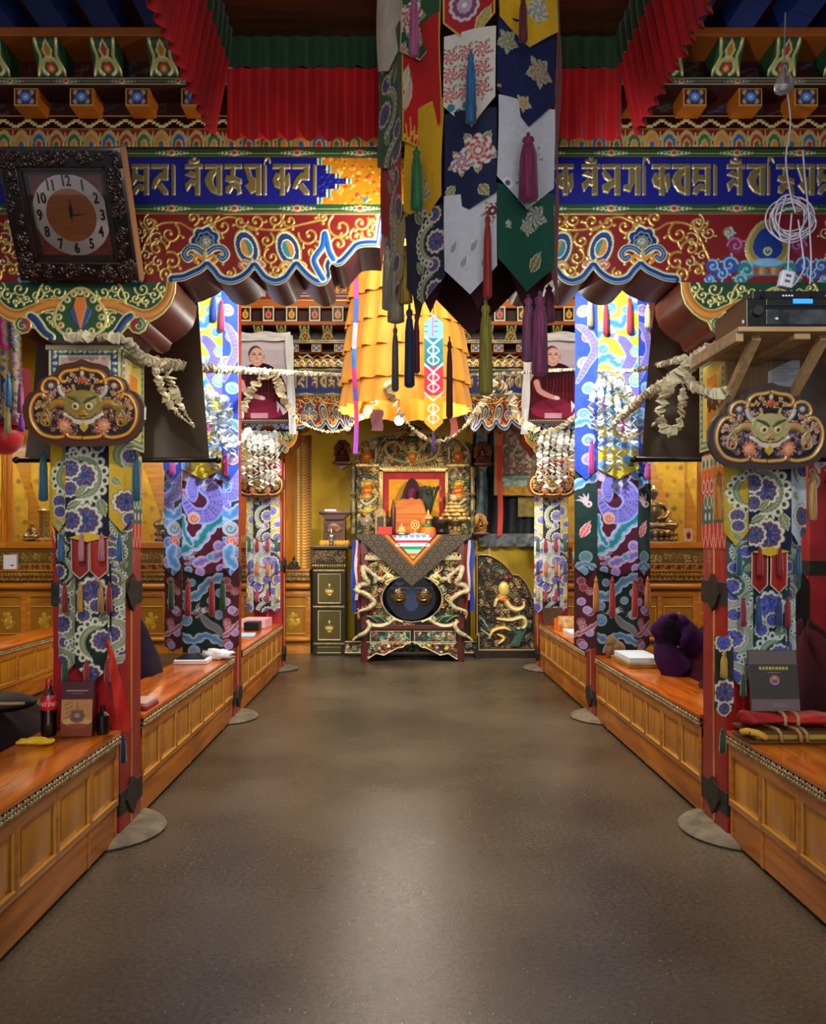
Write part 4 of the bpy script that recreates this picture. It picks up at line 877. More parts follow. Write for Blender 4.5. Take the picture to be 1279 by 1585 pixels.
# ---------------------------------------------------------------- hanging brocades
def pxpanel(parent, name, x0, x1, y0, y1, Y, bg, draw, pt=0, res=.0035, tilt=0, cen=.5, wav=.006, ph=0, Yoff=0, m=None, droop=0, trim=None):
    """tongue whose edges were measured off the photo at distance Y; drawing is in photo units"""
    k = Y/F; w, h = (x1-x0)*k, (y1-y0)*k; cv = Cv(w, h, res, bg); cv.pix(x0, y1, k)
    if draw: draw(cv)
    cv.px = False
    if trim: cv.stroke([(0, h), (0, pt*k), (w*cen, 0), (w, pt*k), (w, h)], .011, trim)
    ya = Y+Yoff+(max(0, -tilt)*w)
    return tongue(name, parent, cv, XP(x0, Y), ZP(y0, Y), ya, m, pt*k, wav, ph, 1, tilt, droop, cen)
def pxtassel(parent, x, y0, y1, Y, col, r=.013): return tassel('tassel', parent, (XP(x, Y), Y, ZP(y0, Y)), (y1-y0)*Y/F, col, r)
W1 = '#d9dccb'
def d_yel_l(c):
    arc_band(c, 112, 738, 22, 1.9, 4.6, 9, '#5f7350', '#a7b48a', W1); poppy(c, 92, 776, 9, PALS['m'], W1); poppy(c, 93, 792, 8, PALS['m'], W1); leaf(c, (86, 804), (100, 818), 4)
    arc_band(c, 80, 700, 18, -.6, .8, 8)
def d_nav_l(c):
    arc_band(c, 124, 740, 30, 1.6, -1.75, 12, '#6f8062', '#aab796', W1); arc_band(c, 124, 740, 30, 4.6, 3.9, 8, '#6f8062', '#aab796', W1)
    poppy(c, 131, 738, 17, PALS['m'], W1); poppy(c, 112, 726, 12, PALS['m'], W1); poppy(c, 112, 757, 10, PALS['m'], W1); leaf(c, (120, 768), (138, 750), 5)
    leaf(c, (155, 772), (166, 800), 8, '#7b8a6a'); poppy(c, 135, 806, 19, PALS['m'], W1); poppy(c, 114, 806, 13, PALS['m'], W1); poppy(c, 153, 690, 9, PALS['m'], W1); leaf(c, (108, 787), (130, 776), 6, '#6f8062')
    c.poly([(105, 840), (105, 834), (138, 824), (171, 832), (171, 840)], '#d7b32a')
def d_yel_r(c):
    arc_band(c, 202, 705, 22, 2.2, 4.6, 10, '#4f6a3c', '#a7b48a', W1, out=-1); poppy(c, 199, 705, 10, PALS['m'], W1); poppy(c, 193, 777, 14, PALS['m'], W1); poppy(c, 199, 803, 9, PALS['m'], W1); leaf(c, (174, 740), (186, 752), 6)
def grp(seed, pal='m', white=W1, lf='#5f7350', k=.75): 
    def f(c):
        px = c.px; c.px = False; b = c.c[0, 0].copy(); floral(c, '#%02x%02x%02x' % tuple(int(v*255) for v in b), seed, k, pal, white, lf); c.px = px
    return f
def floral_banner(name, label, Y, dx, dy, pal, white, lf, c1, c2, c3, tA, tB, tC, extra, right):
    t = thing(name, label, 'pillar banner', (XP(138+dx, Y), Y+.03, ZP(690, Y)))
    def S(f):
        if not right: return f
        def g(c):
            c.px = (c.px[0]-dx, c.px[1]-dy, c.px[2]); f(c); c.px = (c.px[0]+dx, c.px[1]+dy, c.px[2])
        return g
    q = lambda a: a+dx
    r = lambda a: a+dy
    # third tier first (behind), then second, then first
    pxpanel(t, 'tongue', q(84), q(117), r(880), r(1042), Y, c3[0], grp(11, pal, white, lf), 20, tilt=-.5, Yoff=.012)
    pxpanel(t, 'tongue', q(165), q(189), r(880), r(1042), Y, c3[2], grp(14, pal, white, lf), 20, tilt=.5, Yoff=.012)
    def low(c): poppy(c, 143, 917, 18, PALS[pal], white); poppy(c, 147, 938, 9, PALS[pal], white); poppy(c, 129, 953, 9, PALS[pal], white); arc_band(c, 152, 995, 24, 2.0, 4.9, 10, lf, '#b9c49a', white); poppy(c, 157, 992, 13, PALS[pal], white); leaf(c, (168, 950), (150, 962), 7, lf); poppy(c, 140, 1046, 14, PALS[pal], white)
    pxpanel(t, 'tongue', q(116), q(172), r(872), r(1055), Y, c3[1], S(low), 24, Yoff=.006)
    pxpanel(t, 'tongue', q(81), q(113), r(800), r(905), Y, c2[0], grp(5, pal, white, lf, .6), 16, tilt=-.5, Yoff=.004)
    pxpanel(t, 'tongue', q(163), q(199), r(800), r(905), Y, c2[2], grp(8, pal, white, lf, .6), 16, tilt=.5, Yoff=.004)
    pxpanel(t, 'tongue', q(111), q(138), r(810), r(897), Y, '#8c1a1c', lambda c: None, 13, Yoff=-.004, trim='#c7bfae')
    pxpanel(t, 'tongue', q(140), q(168), r(810), r(897), Y, '#a4201e', lambda c: None, 13, Yoff=-.006, trim='#c7bfae')
    pxpanel(t, 'tongue', q(74), q(106), r(684), r(823), Y, c1[0], S(d_yel_l), 22, tilt=-.5, Yoff=-.016)
    pxpanel(t, 'tongue', q(170), q(203), r(684), r(823), Y, c1[2], S(d_yel_r), 22, tilt=.5, Yoff=-.016)
    pxpanel(t, 'tongue', q(105), q(171), r(684), r(839), Y, c1[1], S(d_nav_l), 8, Yoff=-.024)
    for xs_, cols, ya, yb in ((( 94, 126, 157, 185), tA, 824, 869), ((100, 124, 156, 169), tB, 900, 948), ((100, 134, 166), tC, 1020, 1056)):
        for x, c in zip(xs_, cols): pxtassel(t, q(x), r(ya), r(yb), Y-.045, c)
    return t
fbL = floral_banner('pillar_banner', 'yellow and navy floral pillar banner under the left front plaque', 4.1, 0, 0, 'm', W1, '#5f7350', ('#d2ab1e', '#141634', '#cfa92a'), ('#1c2a26', '#7c1a1a', '#55604a'), ('#8f8f80', '#10201c', '#a3a596'),
    ('#2a6fb0', '#e08ca0', '#e08ca0', '#2a6fb0'), ('#9a1418', '#d8a03c', '#d8a03c', '#a81820'), ('#1d5a34', '#b41c24', '#b01c24'), None, False)
fbR = floral_banner('pillar_banner', 'blue and white floral pillar banner under the right front plaque', 4.1, 1051, 22, 'b', '#c9dbe6', '#4f7f74', ('#bfa42a', '#0f1440', '#b9cfe0'), ('#2f5a52', '#7c1a1a', '#3f6a60'), ('#a9aca8', '#0f3230', '#b4c6d4'),  # bluish whites and leaves: cool light put into the brocade colours
    ('#2a6fa8', '#c02024', '#b81c24', '#2a6fa8'), ('#a82a4a', '#1d5aa0', '#1f4f96', '#b4243c'), ('#1d5a34', '#20406a', '#b01c24'), None, True)
for tt, x, c in ((fbL, 67, '#1f6a86'), (fbL, 211, '#1f6a86'), (fbR, 1112, '#e0901c'), (fbR, 1258, '#e0b060')): pxtassel(tt, x, 696+(30 if x > 600 else 0), 776+(30 if x > 600 else 0), 4.12, c, .019)
# the narrow strip low on the right pillar with its yellow tassel
pxpanel(fbR, 'tongue', 1106, 1136, 985, 1112, 4.02, '#1c2420', lambda c: (poppy(c, 1121, 995, 11, PALS['b'], '#d4d2c4'), poppy(c, 1122, 1072, 15, PALS['m'], '#d8d6c8'), poppy(c, 1121, 1097, 9, PALS['m'], '#d8d6c8')), 14)
pxtassel(fbR, 1121, 1008, 1050, 3.98, '#d8a83a', .015); pxtassel(fbR, 1119, 1126, 1166, 3.96, '#1a4a2a', .014)
# ---- dragon banners on the second pair of pillars
BL = ('#c4cdf6', '#8fb8f2', '#4f9ae0'); TL = ('#c9d6f4', '#9fb8ea', '#1f8f98'); PU = ('#d9c9f0', '#b7a0e6', '#8a74d0'); GN = ('#b9c8e4', '#7fa4cc', '#4f86b8')
def dr_top(c):       # yellow sky, blue ribbons, small dragon (left banner's photo units)
    for p in (((283, 520), (300, 500), (318, 505), (330, 482), (348, 470)), ((283, 560), (300, 552), (312, 565), (328, 560), (347, 575)), ((283, 600), (305, 606), (322, 590), (347, 598)), ((295, 640), (315, 632), (330, 648), (347, 640)), ((283, 690), (300, 680), (325, 690), (347, 676))): ribbon_cloud(c, p, 13, BL)
    dragon_body(c, [(308, 522), (322, 530), (334, 552), (326, 575), (338, 600), (346, 615)], 16); dragon_head(c, 304, 520, 10, .3, -1); claw(c, 316, 560, 10, 2.0)
    for x, y, r, k in ((300, 478, 11, -1), (338, 452, 12, 1), (290, 540, 9, 1), (340, 590, 10, -1), (300, 655, 9, 1), (338, 690, 9, -1), (325, 480, 7, 1), (290, 505, 8, -1), (340, 545, 8, 1), (292, 580, 7, 1), (318, 625, 8, -1), (340, 660, 8, 1), (290, 720, 8, 1)): spiral_cloud(c, x, y, r, BL if (x+y) % 3 else ('#c9e4f6', '#7fd0ea', '#f0e060'), k)
    spiral_cloud(c, 335, 515, 8, BL); spiral_cloud(c, 292, 625, 9, PU, -1); spiral_cloud(c, 318, 660, 11, ('#f0c0e8', '#e070c0', '#c03a9a')); spiral_cloud(c, 330, 712, 10, BL)
def dr_mid(c):       # maroon: big coiled dragon with teal ribbon
    for x, y, r, cl in ((288, 735, 9, PU), (300, 718, 10, ('#e8c0e0', '#d08ac8', '#a04a98')), (340, 712, 10, PU), (285, 765, 8, ('#e8c0d8', '#c88ab0', '#9a4a80')), (342, 735, 8, BL), (338, 845, 8, PU), (286, 830, 8, TL), (342, 880, 7, PU), (310, 885, 7, PU)): spiral_cloud(c, x, y, r, cl)
    ribbon_cloud(c, [(283, 852), (296, 845), (310, 838), (318, 822), (330, 812), (345, 800)], 15, TL); ribbon_cloud(c, [(283, 800), (286, 825), (296, 842)], 9, TL)
    dragon_body(c, [(283, 770), (300, 795), (322, 797), (335, 780), (330, 762), (318, 752), (312, 738), (318, 725)], 24, '#9084e0')
    dragon_body(c, [(300, 775), (298, 755), (306, 735), (318, 725)], 17, '#9084e0'); dragon_head(c, 322, 742, 15, -.9, 1); claw(c, 290, 742, 13, 2.0); claw(c, 288, 716, 11, 1.2); spiral_cloud(c, 300, 802, 9, ('#f0d0c0', '#e8a88c', '#c86a5a'))
    dragon_head(c, 296, 868, 13, .1, -1, '#8a86b8', '#c9c4e0'); ribbon_cloud(c, [(305, 872), (322, 866), (342, 858)], 12, PU); spiral_cloud(c, 326, 862, 6, TL); spiral_cloud(c, 292, 882, 6, TL)
def dr_low(c):       # dark green: ribbon and small dragon
    for x, y, r in ((340, 918, 7), (288, 938, 7), (325, 930, 6), (338, 952, 7), (296, 902, 6)): spiral_cloud(c, x, y, r, GN)
    claw(c, 336, 955, 9, 2.2, '#8a94a4', '#b9c4d0')
    ribbon_cloud(c, [(283, 920), (296, 925), (308, 918), (318, 905), (330, 898), (343, 893)], 11, GN); dragon_head(c, 308, 948, 12, -.5, -1, '#6f7a84', '#9aa6b4')
    dragon_body(c, [(310, 952), (322, 966), (336, 974), (343, 985)], 10, '#7a7f88', '#565c66', '#a9b4c0'); spiral_cloud(c, 288, 960, 9, GN); ribbon_cloud(c, [(283, 985), (300, 992), (318, 984), (343, 996)], 10, GN); spiral_cloud(c, 300, 1008, 9, GN)
def dr_sideU(x0, x1):
    def f(c):
        m = (x0+x1)/2
        for y, cl in ((480, PU), (520, ('#f0b0d8', '#e86aa8', '#c03a80')), (560, PU), (600, BL), (640, BL), (680, TL), (710, PU)): spiral_cloud(c, m+(3 if (y//40) % 2 else -4), y, 9, cl, 1 if y % 80 else -1)
        dragon_body(c, [(x0, 500), (m, 512), (x1-3, 540), (m, 565), (x0+3, 590)], 11); ribbon_cloud(c, [(x0, 655), (m, 650), (x1, 662)], 10, BL)
    return f
def dr_sideML(x0, x1):
    def f(c):
        m = (x0+x1)/2
        for y in range(705, 890, 15): spiral_cloud(c, m+(7 if (y//15) % 2 else -8), y, 9, (BL, PU, ('#a8c4f0', '#6a9ae4', '#4a6ad0'))[(y//15) % 3], 1 if y % 2 else -1)
        dragon_body(c, [(x0, 720), (m-2, 740), (x1, 735), (m+6, 765), (x0, 770), (m, 790)], 15, '#8d8ae6'); ribbon_cloud(c, [(x0, 790), (m, 800), (x1, 785)], 12, BL); spiral_cloud(c, m, 818, 11, ('#d8d4da', '#b8b8cc', '#3a8fb0')); spiral_cloud(c, m+2, 838, 9, ('#e8b0b0', '#d86a6a', '#e0c8c8'), -1); ribbon_cloud(c, [(m, 848), (m-4, 862), (m+6, 876)], 13, BL)
    return f
def dr_sideMR(x0, x1):
    def f(c):
        m = (x0+x1)/2; spiral_cloud(c, m-6, 722, 9, BL); spiral_cloud(c, m+6, 712, 8, BL); spiral_cloud(c, m-4, 884, 7, GN); ribbon_cloud(c, [(x0, 752), (m, 742), (x1, 738)], 11, BL); claw(c, m, 778, 15, 1.9, '#e0b0b8'); c.disc((m+4, 780), 5, col='#f0e0e4'); c.disc((m+4, 780), 2.6, col='#c06a80'); leaf(c, (m-7, 832), (m+6, 806), 6, '#e06a72', '#f0b0b0', '#e8e0ec'); spiral_cloud(c, m, 862, 9, ('#9fc0b8', '#4f9a8c', '#8a7ad0')); ribbon_cloud(c, [(x0, 880), (m, 872), (x1, 884)], 7, GN)
    return f
def dr_sideL(x0, x1):
    def f(c):
        m = (x0+x1)/2
        for y in range(900, 1015, 16): spiral_cloud(c, m+(6 if (y//16) % 2 else -6), y, 6, (('#c890a0', '#8a4a5a', '#e0b0c0'), PU, ('#d8b0bc', '#9a5a70', '#6a2438'))[(y//16) % 3])
        for y, cl in ((910, ('#c890a0', '#9a4a60', '#7a2840')), (945, PU), (972, ('#d0a0b0', '#a05a74', '#e0c0c8')), (1000, PU)): spiral_cloud(c, m+(2 if y % 2 else -3), y, 6, cl); 
        ribbon_cloud(c, [(x0, 985), (m, 978), (x1, 965)], 6, ('#e0c8d0', '#b8889c', '#9a5a78'))
    return f
def dragon_banner(label, Y, dx, lc, tas):
    t = thing('dragon_banner', label, 'pillar banner', (XP(313+dx, Y), Y+.05, ZP(455, Y)))
    def S(f):
        def g(c): c.px = (c.px[0]-dx, c.px[1], c.px[2]); f(c)
        return g
    q = lambda a: a+dx; R5 = .0052
    cols = ((250, 282, -.5), (282, 345, 0), (344, 367, .5))
    for i, (a, b, tl) in enumerate(cols):
        pxpanel(t, 'tongue', q(a), q(b), 868, 1011, Y, ('#4a1020', '#0c2420', '#4a1020')[i], S((dr_sideL(a, b), dr_low, dr_sideL(a, b))[i]), 0 if i == 1 else 10, R5, tl, Yoff=.016)
    for i, (a, b, tl) in enumerate(cols):
        pxpanel(t, 'tongue', q(a), q(b), 690, 892, Y, (lc, '#5a1230', lc)[i], S(((dr_sideML, dr_sideMR)[dx > 0](a, b), dr_mid, (dr_sideML, dr_sideMR)[dx > 0](a, b))[i]), 14 if i != 1 else 10, R5, tl, Yoff=0)
    for i, (a, b, tl) in enumerate(cols):
        pxpanel(t, 'tongue', q(a), q(b), 440, 742, Y, ('#2b4fc8', '#e8d43a', '#2b4fc8')[i], S((dr_sideU(a, b), dr_top, dr_sideU(a, b))[i]), 16, R5, tl, Yoff=-.016)
    for x, ya, yb, c in tas: pxtassel(t, x, ya, yb, Y-.06, c, .022)
    return t
YD = 6.9
dragon_banner('blue and yellow dragon banner on the second pillar, left of the aisle', YD, 0, '#1c3a4a', ((331, 452, 497, '#2a56d8'), (343, 462, 512, '#e83a70'), (332, 692, 728, '#e8cf90'), (295, 706, 727, '#e8cf90'), (267, 712, 736, '#e83a9a'), (349, 702, 737, '#e83a9a'), (265, 894, 944, '#1d5a34'), (291, 894, 954, '#c01828'), (328, 894, 954, '#c01828'), (345, 894, 944, '#1d5a34')))
dragon_banner('blue and yellow dragon banner on the second pillar, right of the aisle', YD, 643, '#0d3430', ((938, 466, 518, '#e8304a'), (975, 458, 516, '#e8304a'), (914, 455, 506, '#e8d8a0'), (1003, 470, 508, '#e8d8a0'), (916, 678, 735, '#e83aa0'), (1003, 716, 742, '#e83aa0'), (977, 706, 722, '#1f9a70'), (923, 892, 947, '#e8842a'), (1003, 892, 942, '#e8842a'), (948, 892, 955, '#c81c28'), (983, 892, 955, '#c81c28')))
# ---- floral banners on the far pillars
def far_banner(label, x0, Y=9.72):
    t = thing('pillar_banner', label, 'pillar banner', (XP(x0+26, Y), Y+.04, ZP(765, Y)))
    cols = ((0, 13, -.5), (12, 39, 0), (38, 52, .5)); R7 = .0062
    bgs = (('#b8b4a8', '#22242c', '#a8a4a0'), ('#a82a2a', '#c8c0b8', '#a8342c'), ('#c2c6cc', '#b4b8c4', '#30344a'), ('#c8b45a', '#1e2026', '#c8b04a'))
    for j, (ya, yb) in enumerate(((895, 948), (862, 905), (826, 878), (765, 838))):
        for i, (a, b, tl) in enumerate(cols): pxpanel(t, 'tongue', x0+a, x0+b, ya, yb, Y, bgs[j][i], grp(30+j*3+i, 'c' if j else 'b', '#dcdcdc', '#6a7a6a', 1.05), 6, R7, tl, Yoff=.01*(3-j)-.03)
    for xs_, y, c in (((17, 33), 832, '#b81c24'), ((5, 47), 832, '#1d6a44'), ((5, 47), 868, '#24409a'), ((17, 33), 868, '#e0843c'), ((5, 47), 908, '#d8c27a'), ((17, 33), 910, '#c02a50')):
        for x in xs_: pxtassel(t, x0+x, y, y+22, Y-.06, c, .02)
    return t
far_banner('small floral banner on the far pillar left of the throne', 381)
far_banner('small floral banner on the far pillar right of the throne', 828)
# ---- central hanging banner of overlapping tongues
def p_multi(c): c.px = False; floral(c, '#b9b4aa', 71, .8, 'm', '#d4c8bc', '#5a6a4a')
def cen(i): return grp(40+i, 'm', '#cfc6b8', '#6a7452', .8)
pts = [(592, 3.42), (627, 3.2), (688, 3.06), (769, 3.0), (858, 3.1), (866, 3.4)]
can = thing('victory_banner', 'large hanging banner of patterned tongues and tassels in front of the beam', 'hanging banner', (XP(730, 3.3), 3.3, ZP(-30, 3.3)))
def col_tongue(i, y0, y1, pt, bg, draw, off=0, edge=None, tp=None):
    (xa, Ya), (xb, Yb) = pts[i], pts[i+1]; A = Vector((XP(xa, Ya), Ya, 0)); Bq = Vector((XP(xb, Yb), Yb, 0)); d = Bq-A; w = d.length; Ym = (Ya+Yb)/2; k = Ym/F
    h = (y1-y0)*k; cv = Cv(w, h, .0026, bg); cv.pix(xa, y1, w/(xb-xa)); cv.px = (xa, y1, k)
    if draw: draw(cv)
    cv.px = False
    if edge: cv.stroke([(0, h), (0, pt*k), (w*.5, 0), (w, pt*k), (w, h)], .013, edge)
    n = Vector((-d.y, d.x, 0)).normalized()
    if n.y > 0: n = -n
    return tongue('tongue', can, cv, A.x+n.x*off, ZP(y0, Ym), A.y+n.y*off, None, pt*k, .007, i*1.3+y0*.01, d.x/w, d.y/w)
inner = MB()
ip = [(XP(632, 3.3), 3.3), (XP(700, 3.3), 3.22), (XP(775, 3.3), 3.2), (XP(850, 3.35), 3.32), (XP(800, 3.6), 3.62), (XP(660, 3.6), 3.6)]
for i in range(6):
    (a, b), (c, d) = ip[i], ip[(i+1) % 6]; n0 = len(inner.v); zt, zb = 3.7, ZP(412, 3.3)
    inner.add([(a, b, zt), (c, d, zt), (c, d, zb), ((a+c)/2, (b+d)/2, zb-.2), (a, b, zb)], [(0, 1, 2, 3, 4)])
inner.build('maroon_lining', mat('maroon_lining', '#4a0f24', .8, sheen=.3), can)
T = col_tongue
T(4, -30, 470, 30, '#8a2030', None); T(0, 330, 480, 40, '#a89a6a', cen(1)); T(0, 240, 372, 26, '#a81c20', cen(12), .006); T(0, 60, 262, 20, '#1d5a34', cen(3), .012); T(0, -30, 112, 24, '#d9d4c8', None, .018)
T(1, 325, 472, 36, '#20263e', cen(4)); T(1, 165, 346, 30, '#d8a81c', lambda c: (peony(c, 665, 300, 16, ('#d8cdb0', '#a8905a', '#c9b070')),), .007)
def rd(c):
    for i in range(9): c.stroke(cr([(628+i*7, 225), (630+i*7, 205), (626+i*8, 190-(i % 3)*8)], 5), 2.5, '#d8a83a'); c.scal((632+i*7, 200+(i % 2)*8), 4, 5, .2, '#e0b040')
    leaf(c, (628, 130), (640, 90), 8, '#d8c8b8'); leaf(c, (632, 160), (645, 110), 7, '#d0a8a0')
T(1, 40, 232, 26, '#c41c20', rd, .014, '#caa83a'); T(1, -30, 98, 30, '#2a5a3a', lambda c: (peony(c, 645, 20, 22), peony(c, 668, 55, 14, ('#d0c4b4', '#b05a50', '#c09a8a')), peony(c, 630, 70, 12)), .021, '#c4b48a')
T(2, 300, 456, 42, '#c9ccd8', lambda c: (peony(c, 764, 330, 13, ('#d8d0d0', '#8a2a34', '#2a2a34')), [leaf(c, (700+i*16, 390+(i % 2)*24), (708+i*16, 372+(i % 2)*24), 4, '#8a909a') for i in range(4)]))
T(2, 172, 326, 22, '#141c44', lambda c: (peony(c, 742, 236, 24), peony(c, 716, 250, 16, ('#d8d0d4', '#a05a6a', '#b89aa0')), leaf(c, (705, 285), (690, 300), 7, '#8a8a5a'), leaf(c, (745, 290), (760, 308), 8, '#8a7a4a')), .007)
T(2, 50, 203, 42, '#d9d2cc', lambda c: ([peony(c, 690+(i % 3)*26+8, 85+(i//3)*30, 13, ('#d8d2cc', '#b4343e', '#d0a8a4')) for i in range(9)], [c.scal((700+i*12, 165+(i % 2)*9), 6, 7, .15, '#3a7a8a') for i in range(4)], c.stroke([(686, 172), (735, 200), (772, 168)], 10, '#d8ac1c')), .014)
T(2, -30, 70, 36, '#a81c26', lambda c: (c.scal((722, 10), 24, 12, .06, '#cfc0cc'), c.scal((722, 10), 19, 12, .06, '#7a4a6a'), c.scal((722, 10), 12, 10, .08, '#b8a0b8'), c.disc((722, 10), 4, col='#e8e0e8'), leaf(c, (740, 55), (765, 20), 10, '#b8983a')), .021, '#d0a838')
T(3, 292, 452, 44, '#145040', lambda c: (peony(c, 842, 330, 14, ('#a8c0b8', '#7a4a50', '#8fb0a4')), peony(c, 826, 350, 10, ('#a8c0b8', '#a05a5a', '#8fb0a4')), [letters(c, 'k', 784, 345, 12, '#a9c0a8', w=.9, g=0)], leaf(c, (830, 420), (850, 385), 8, '#7a7048')))
T(3, 160, 326, 44, '#c6c9d6', lambda c: (peony(c, 835, 238, 12, ('#d8d4dc', '#b8a0a8', '#c4b4bc')), c.scal((787, 290), 8, 9, .12, '#e0e0e8'), c.scal((787, 290), 4, 9, .1, '#4a5a8a'), peony(c, 812, 285, 9, ('#d8d4dc', '#a04a60', '#c4b4bc'))), .007)
T(3, 40, 200, 50, '#101c4c', lambda c: (peony(c, 785, 75, 13, ('#a8a89a', '#7a7a5a', '#98906a')), peony(c, 842, 110, 18, ('#9a9a8c', '#8a6a5a', '#a8987a')), letters(c, 'ki', 776, 178, -36, '#a89a78', w=.5, g=0), peony(c, 812, 165, 10, ('#a8a08a', '#c09a5a', '#8a8468'))), .014)
T(3, -30, 79, 36, '#d8a81a', lambda c: (peony(c, 835, 20, 16, ('#c9c4bc', '#8a9a8a', '#a8a8a0')),), .021, '#caa43a')
def ct(x, y0, y1, Y, c, r): pxtassel(can, x, y0, y1, Y, c, r)
for a in ((641, -10, 88, 2.98, '#c05a92', .017), (645, 226, 326, 3.02, '#1f7a3c', .02), (729, 76, 192, 2.92, '#1f6fae', .017), (755, 325, 462, 2.96, '#c0241e', .014), (810, -10, 66, 2.92, '#6a1018', .014), (818, 205, 312, 2.95, '#8e1c5c', .03), (752, 462, 612, 2.98, '#a8a030', .022), (836, 450, 582, 3.08, '#a84a84', .026), (818, 455, 560, 3.15, '#b86a9a', .022),
          (613, 400, 500, 3.3, '#a89e86', .03), (628, 380, 470, 3.25, '#c8a42a', .025), (600, 380, 480, 3.36, '#b8b0a0', .02), (634, 470, 600, 3.2, '#1c2c5a', .018), (645, 480, 578, 3.25, '#7a2a4a', .012), (612, 500, 606, 3.3, '#6a6a66', .013), (696, 520, 648, 3.3, '#6a1a1c', .012), (850, 440, 500, 3.3, '#8a3a6a', .02)): ct(*a)
# ---- tiered yellow canopy over the throne
CYc, CXc = 8.9, XP(628, 8.9); kc = CYc/F
yel = mat('yellow_pleated_silk', '#e09a14', .6, noise='#d08c0e', scale=3, sheen=.3)
cano = thing('tiered_canopy', 'tall canopy of pleated yellow ruffles hanging above the throne', 'canopy', (CXc, CYc, ZP(430, CYc)))
def skirt(z1, z0, r1, r0, n, amp, cx, cy, sq=1.0):
    b = MB(); rows = 6; vs = []
    for j in range(rows+1):
        t = j/rows; r = r1+(r0-r1)*t; z = z1+(z0-z1)*t
        for k in range(n):
            a = 2*PI*k/n; pl = (1 if (k % 4) < 2 else -1)*amp*(.4+.6*t); zz = z+(.006*math.sin(k*1.7)*t)
            vs.append((cx+(r+pl)*math.cos(a), cy+(r+pl)*math.sin(a)*sq, zz))
    b.add(vs, [(j*n+k, j*n+(k+1) % n, (j+1)*n+(k+1) % n, (j+1)*n+k) for j in range(rows) for k in range(n)]); return b
for i, (ya, yb, hw) in enumerate(((388, 432, 85), (424, 470, 88), (464, 512, 91), (504, 552, 95), (544, 600, 99), (588, 636, 101))):
    skirt(ZP(ya, CYc), ZP(yb, CYc), (hw-7)*kc, hw*kc, 88, .022, CXc, CYc).build('ruffle_tier', yel, cano, smooth='auto')
b = MB(); b.tube([(CXc, CYc, ZP(395, CYc)), (CXc, CYc, 5.2)], .012); b.build('cord', mat('cord_dark', '#2a1a14', .7), cano)
def vajra(c, x, y, s, col='#e4ecf4'):
    for k in (1, -1):
        for a in (-.5, 0, .5): c.stroke(cr([(x, y), (x+a*s*1.3, y+k*s*.5), (x+a*s*.8, y+k*s*.9), (x, y+k*s*1.15)], 5), s*.17, col)
    c.disc((x, y), s*.25, col=col)
def d_narrow(c):
    c.rect(640, 480, 700, 530, '#7cc4e0'); c.stroke([(670, 490), (670, 520)], 3, '#e070b0'); [c.stroke([(657+i*8, 497+j*8), (661+i*8, 497+j*8)], 2, '#3a7aa8') for i in (0, 2) for j in range(3)]
    c.rect(640, 523, 700, 568, '#1f86a0'); c.rect(640, 568, 700, 612, '#d83050'); c.rect(640, 612, 700, 670, '#e8b020')
    for y in (525, 568, 612): c.stroke([(655, y-6), (671, y+8), (687, y-6)], 3, '#e8ecf0')
    for y in (550, 592, 640): vajra(c, 671, y, 13)
nb = thing('narrow_pendant', 'narrow blue, red and yellow pendant with white thunderbolts, before the yellow canopy', 'pendant', (XP(671, 7.9), 7.9, ZP(486, 7.9)))
def nar(c): d_narrow(c)
k9 = 7.9/F; c9 = Cv(29*k9, 182*k9, .004, '#e8b020'); c9.pix(657, 668, k9); d_narrow(c9); c9.px = False
hh9 = c9.h; sheet(c9, lambda X, Y, H: (XP(657, 7.9)+X, 7.9+.006*np.sin(Y*7)-H, ZP(668, 7.9)+Y), 'brocade_strip', SILK, nb, [(0, 14*k9), (14.5*k9, 0), (29*k9, 14*k9), (29*k9, hh9-14*k9), (14.5*k9, hh9), (0, hh9-14*k9)])
pxtassel(nb, 671, 666, 700, 7.9, '#5a2a9a', .015)
b = MB(); b.tube([(XP(671, 7.9), 7.9, ZP(486, 7.9)), (XP(671, 7.9), 7.9, 5.2)], .004); b.build('cord', MATS['cord_dark'], nb)
def ribbon(name, label, cat, px, y0, y1, Y, wpx, bands, m=None, group=None):
    k = Y/F; cv = Cv(wpx*k, (y1-y0)*k, .005, bands[0][1]); cv.pix(px-wpx/2, y1, k)
    for y, col in bands: cv.rect(px-wpx, y, px+wpx, y1+5, col)
    cv.px = False; h = cv.h
    o = sheet(cv, lambda X, Yy, H: (XP(px, Y)-wpx*k/2+X+.012*np.sin(Yy*5), Y+.02*np.sin(Yy*4+X*30), ZP(y0, Y)-h+Yy), name, m or SILK, None, None, (XP(px, Y), Y, ZP(y0, Y))); return tag(o, label, cat, group)
ribbon('prayer_ribbon', 'thin pink, blue and purple ribbon hanging left of the yellow canopy', 'ribbon', 550, 405, 702, 8.4, 7, ((405, '#e83a8a'), (440, '#d83aa0'), (460, '#3a5ad0'), (500, '#e8b0d8'), (540, '#3a78d8'), (570, '#d03a9a'), (600, '#6a5ad8'), (620, '#e84a8a'), (660, '#b05ae0')))
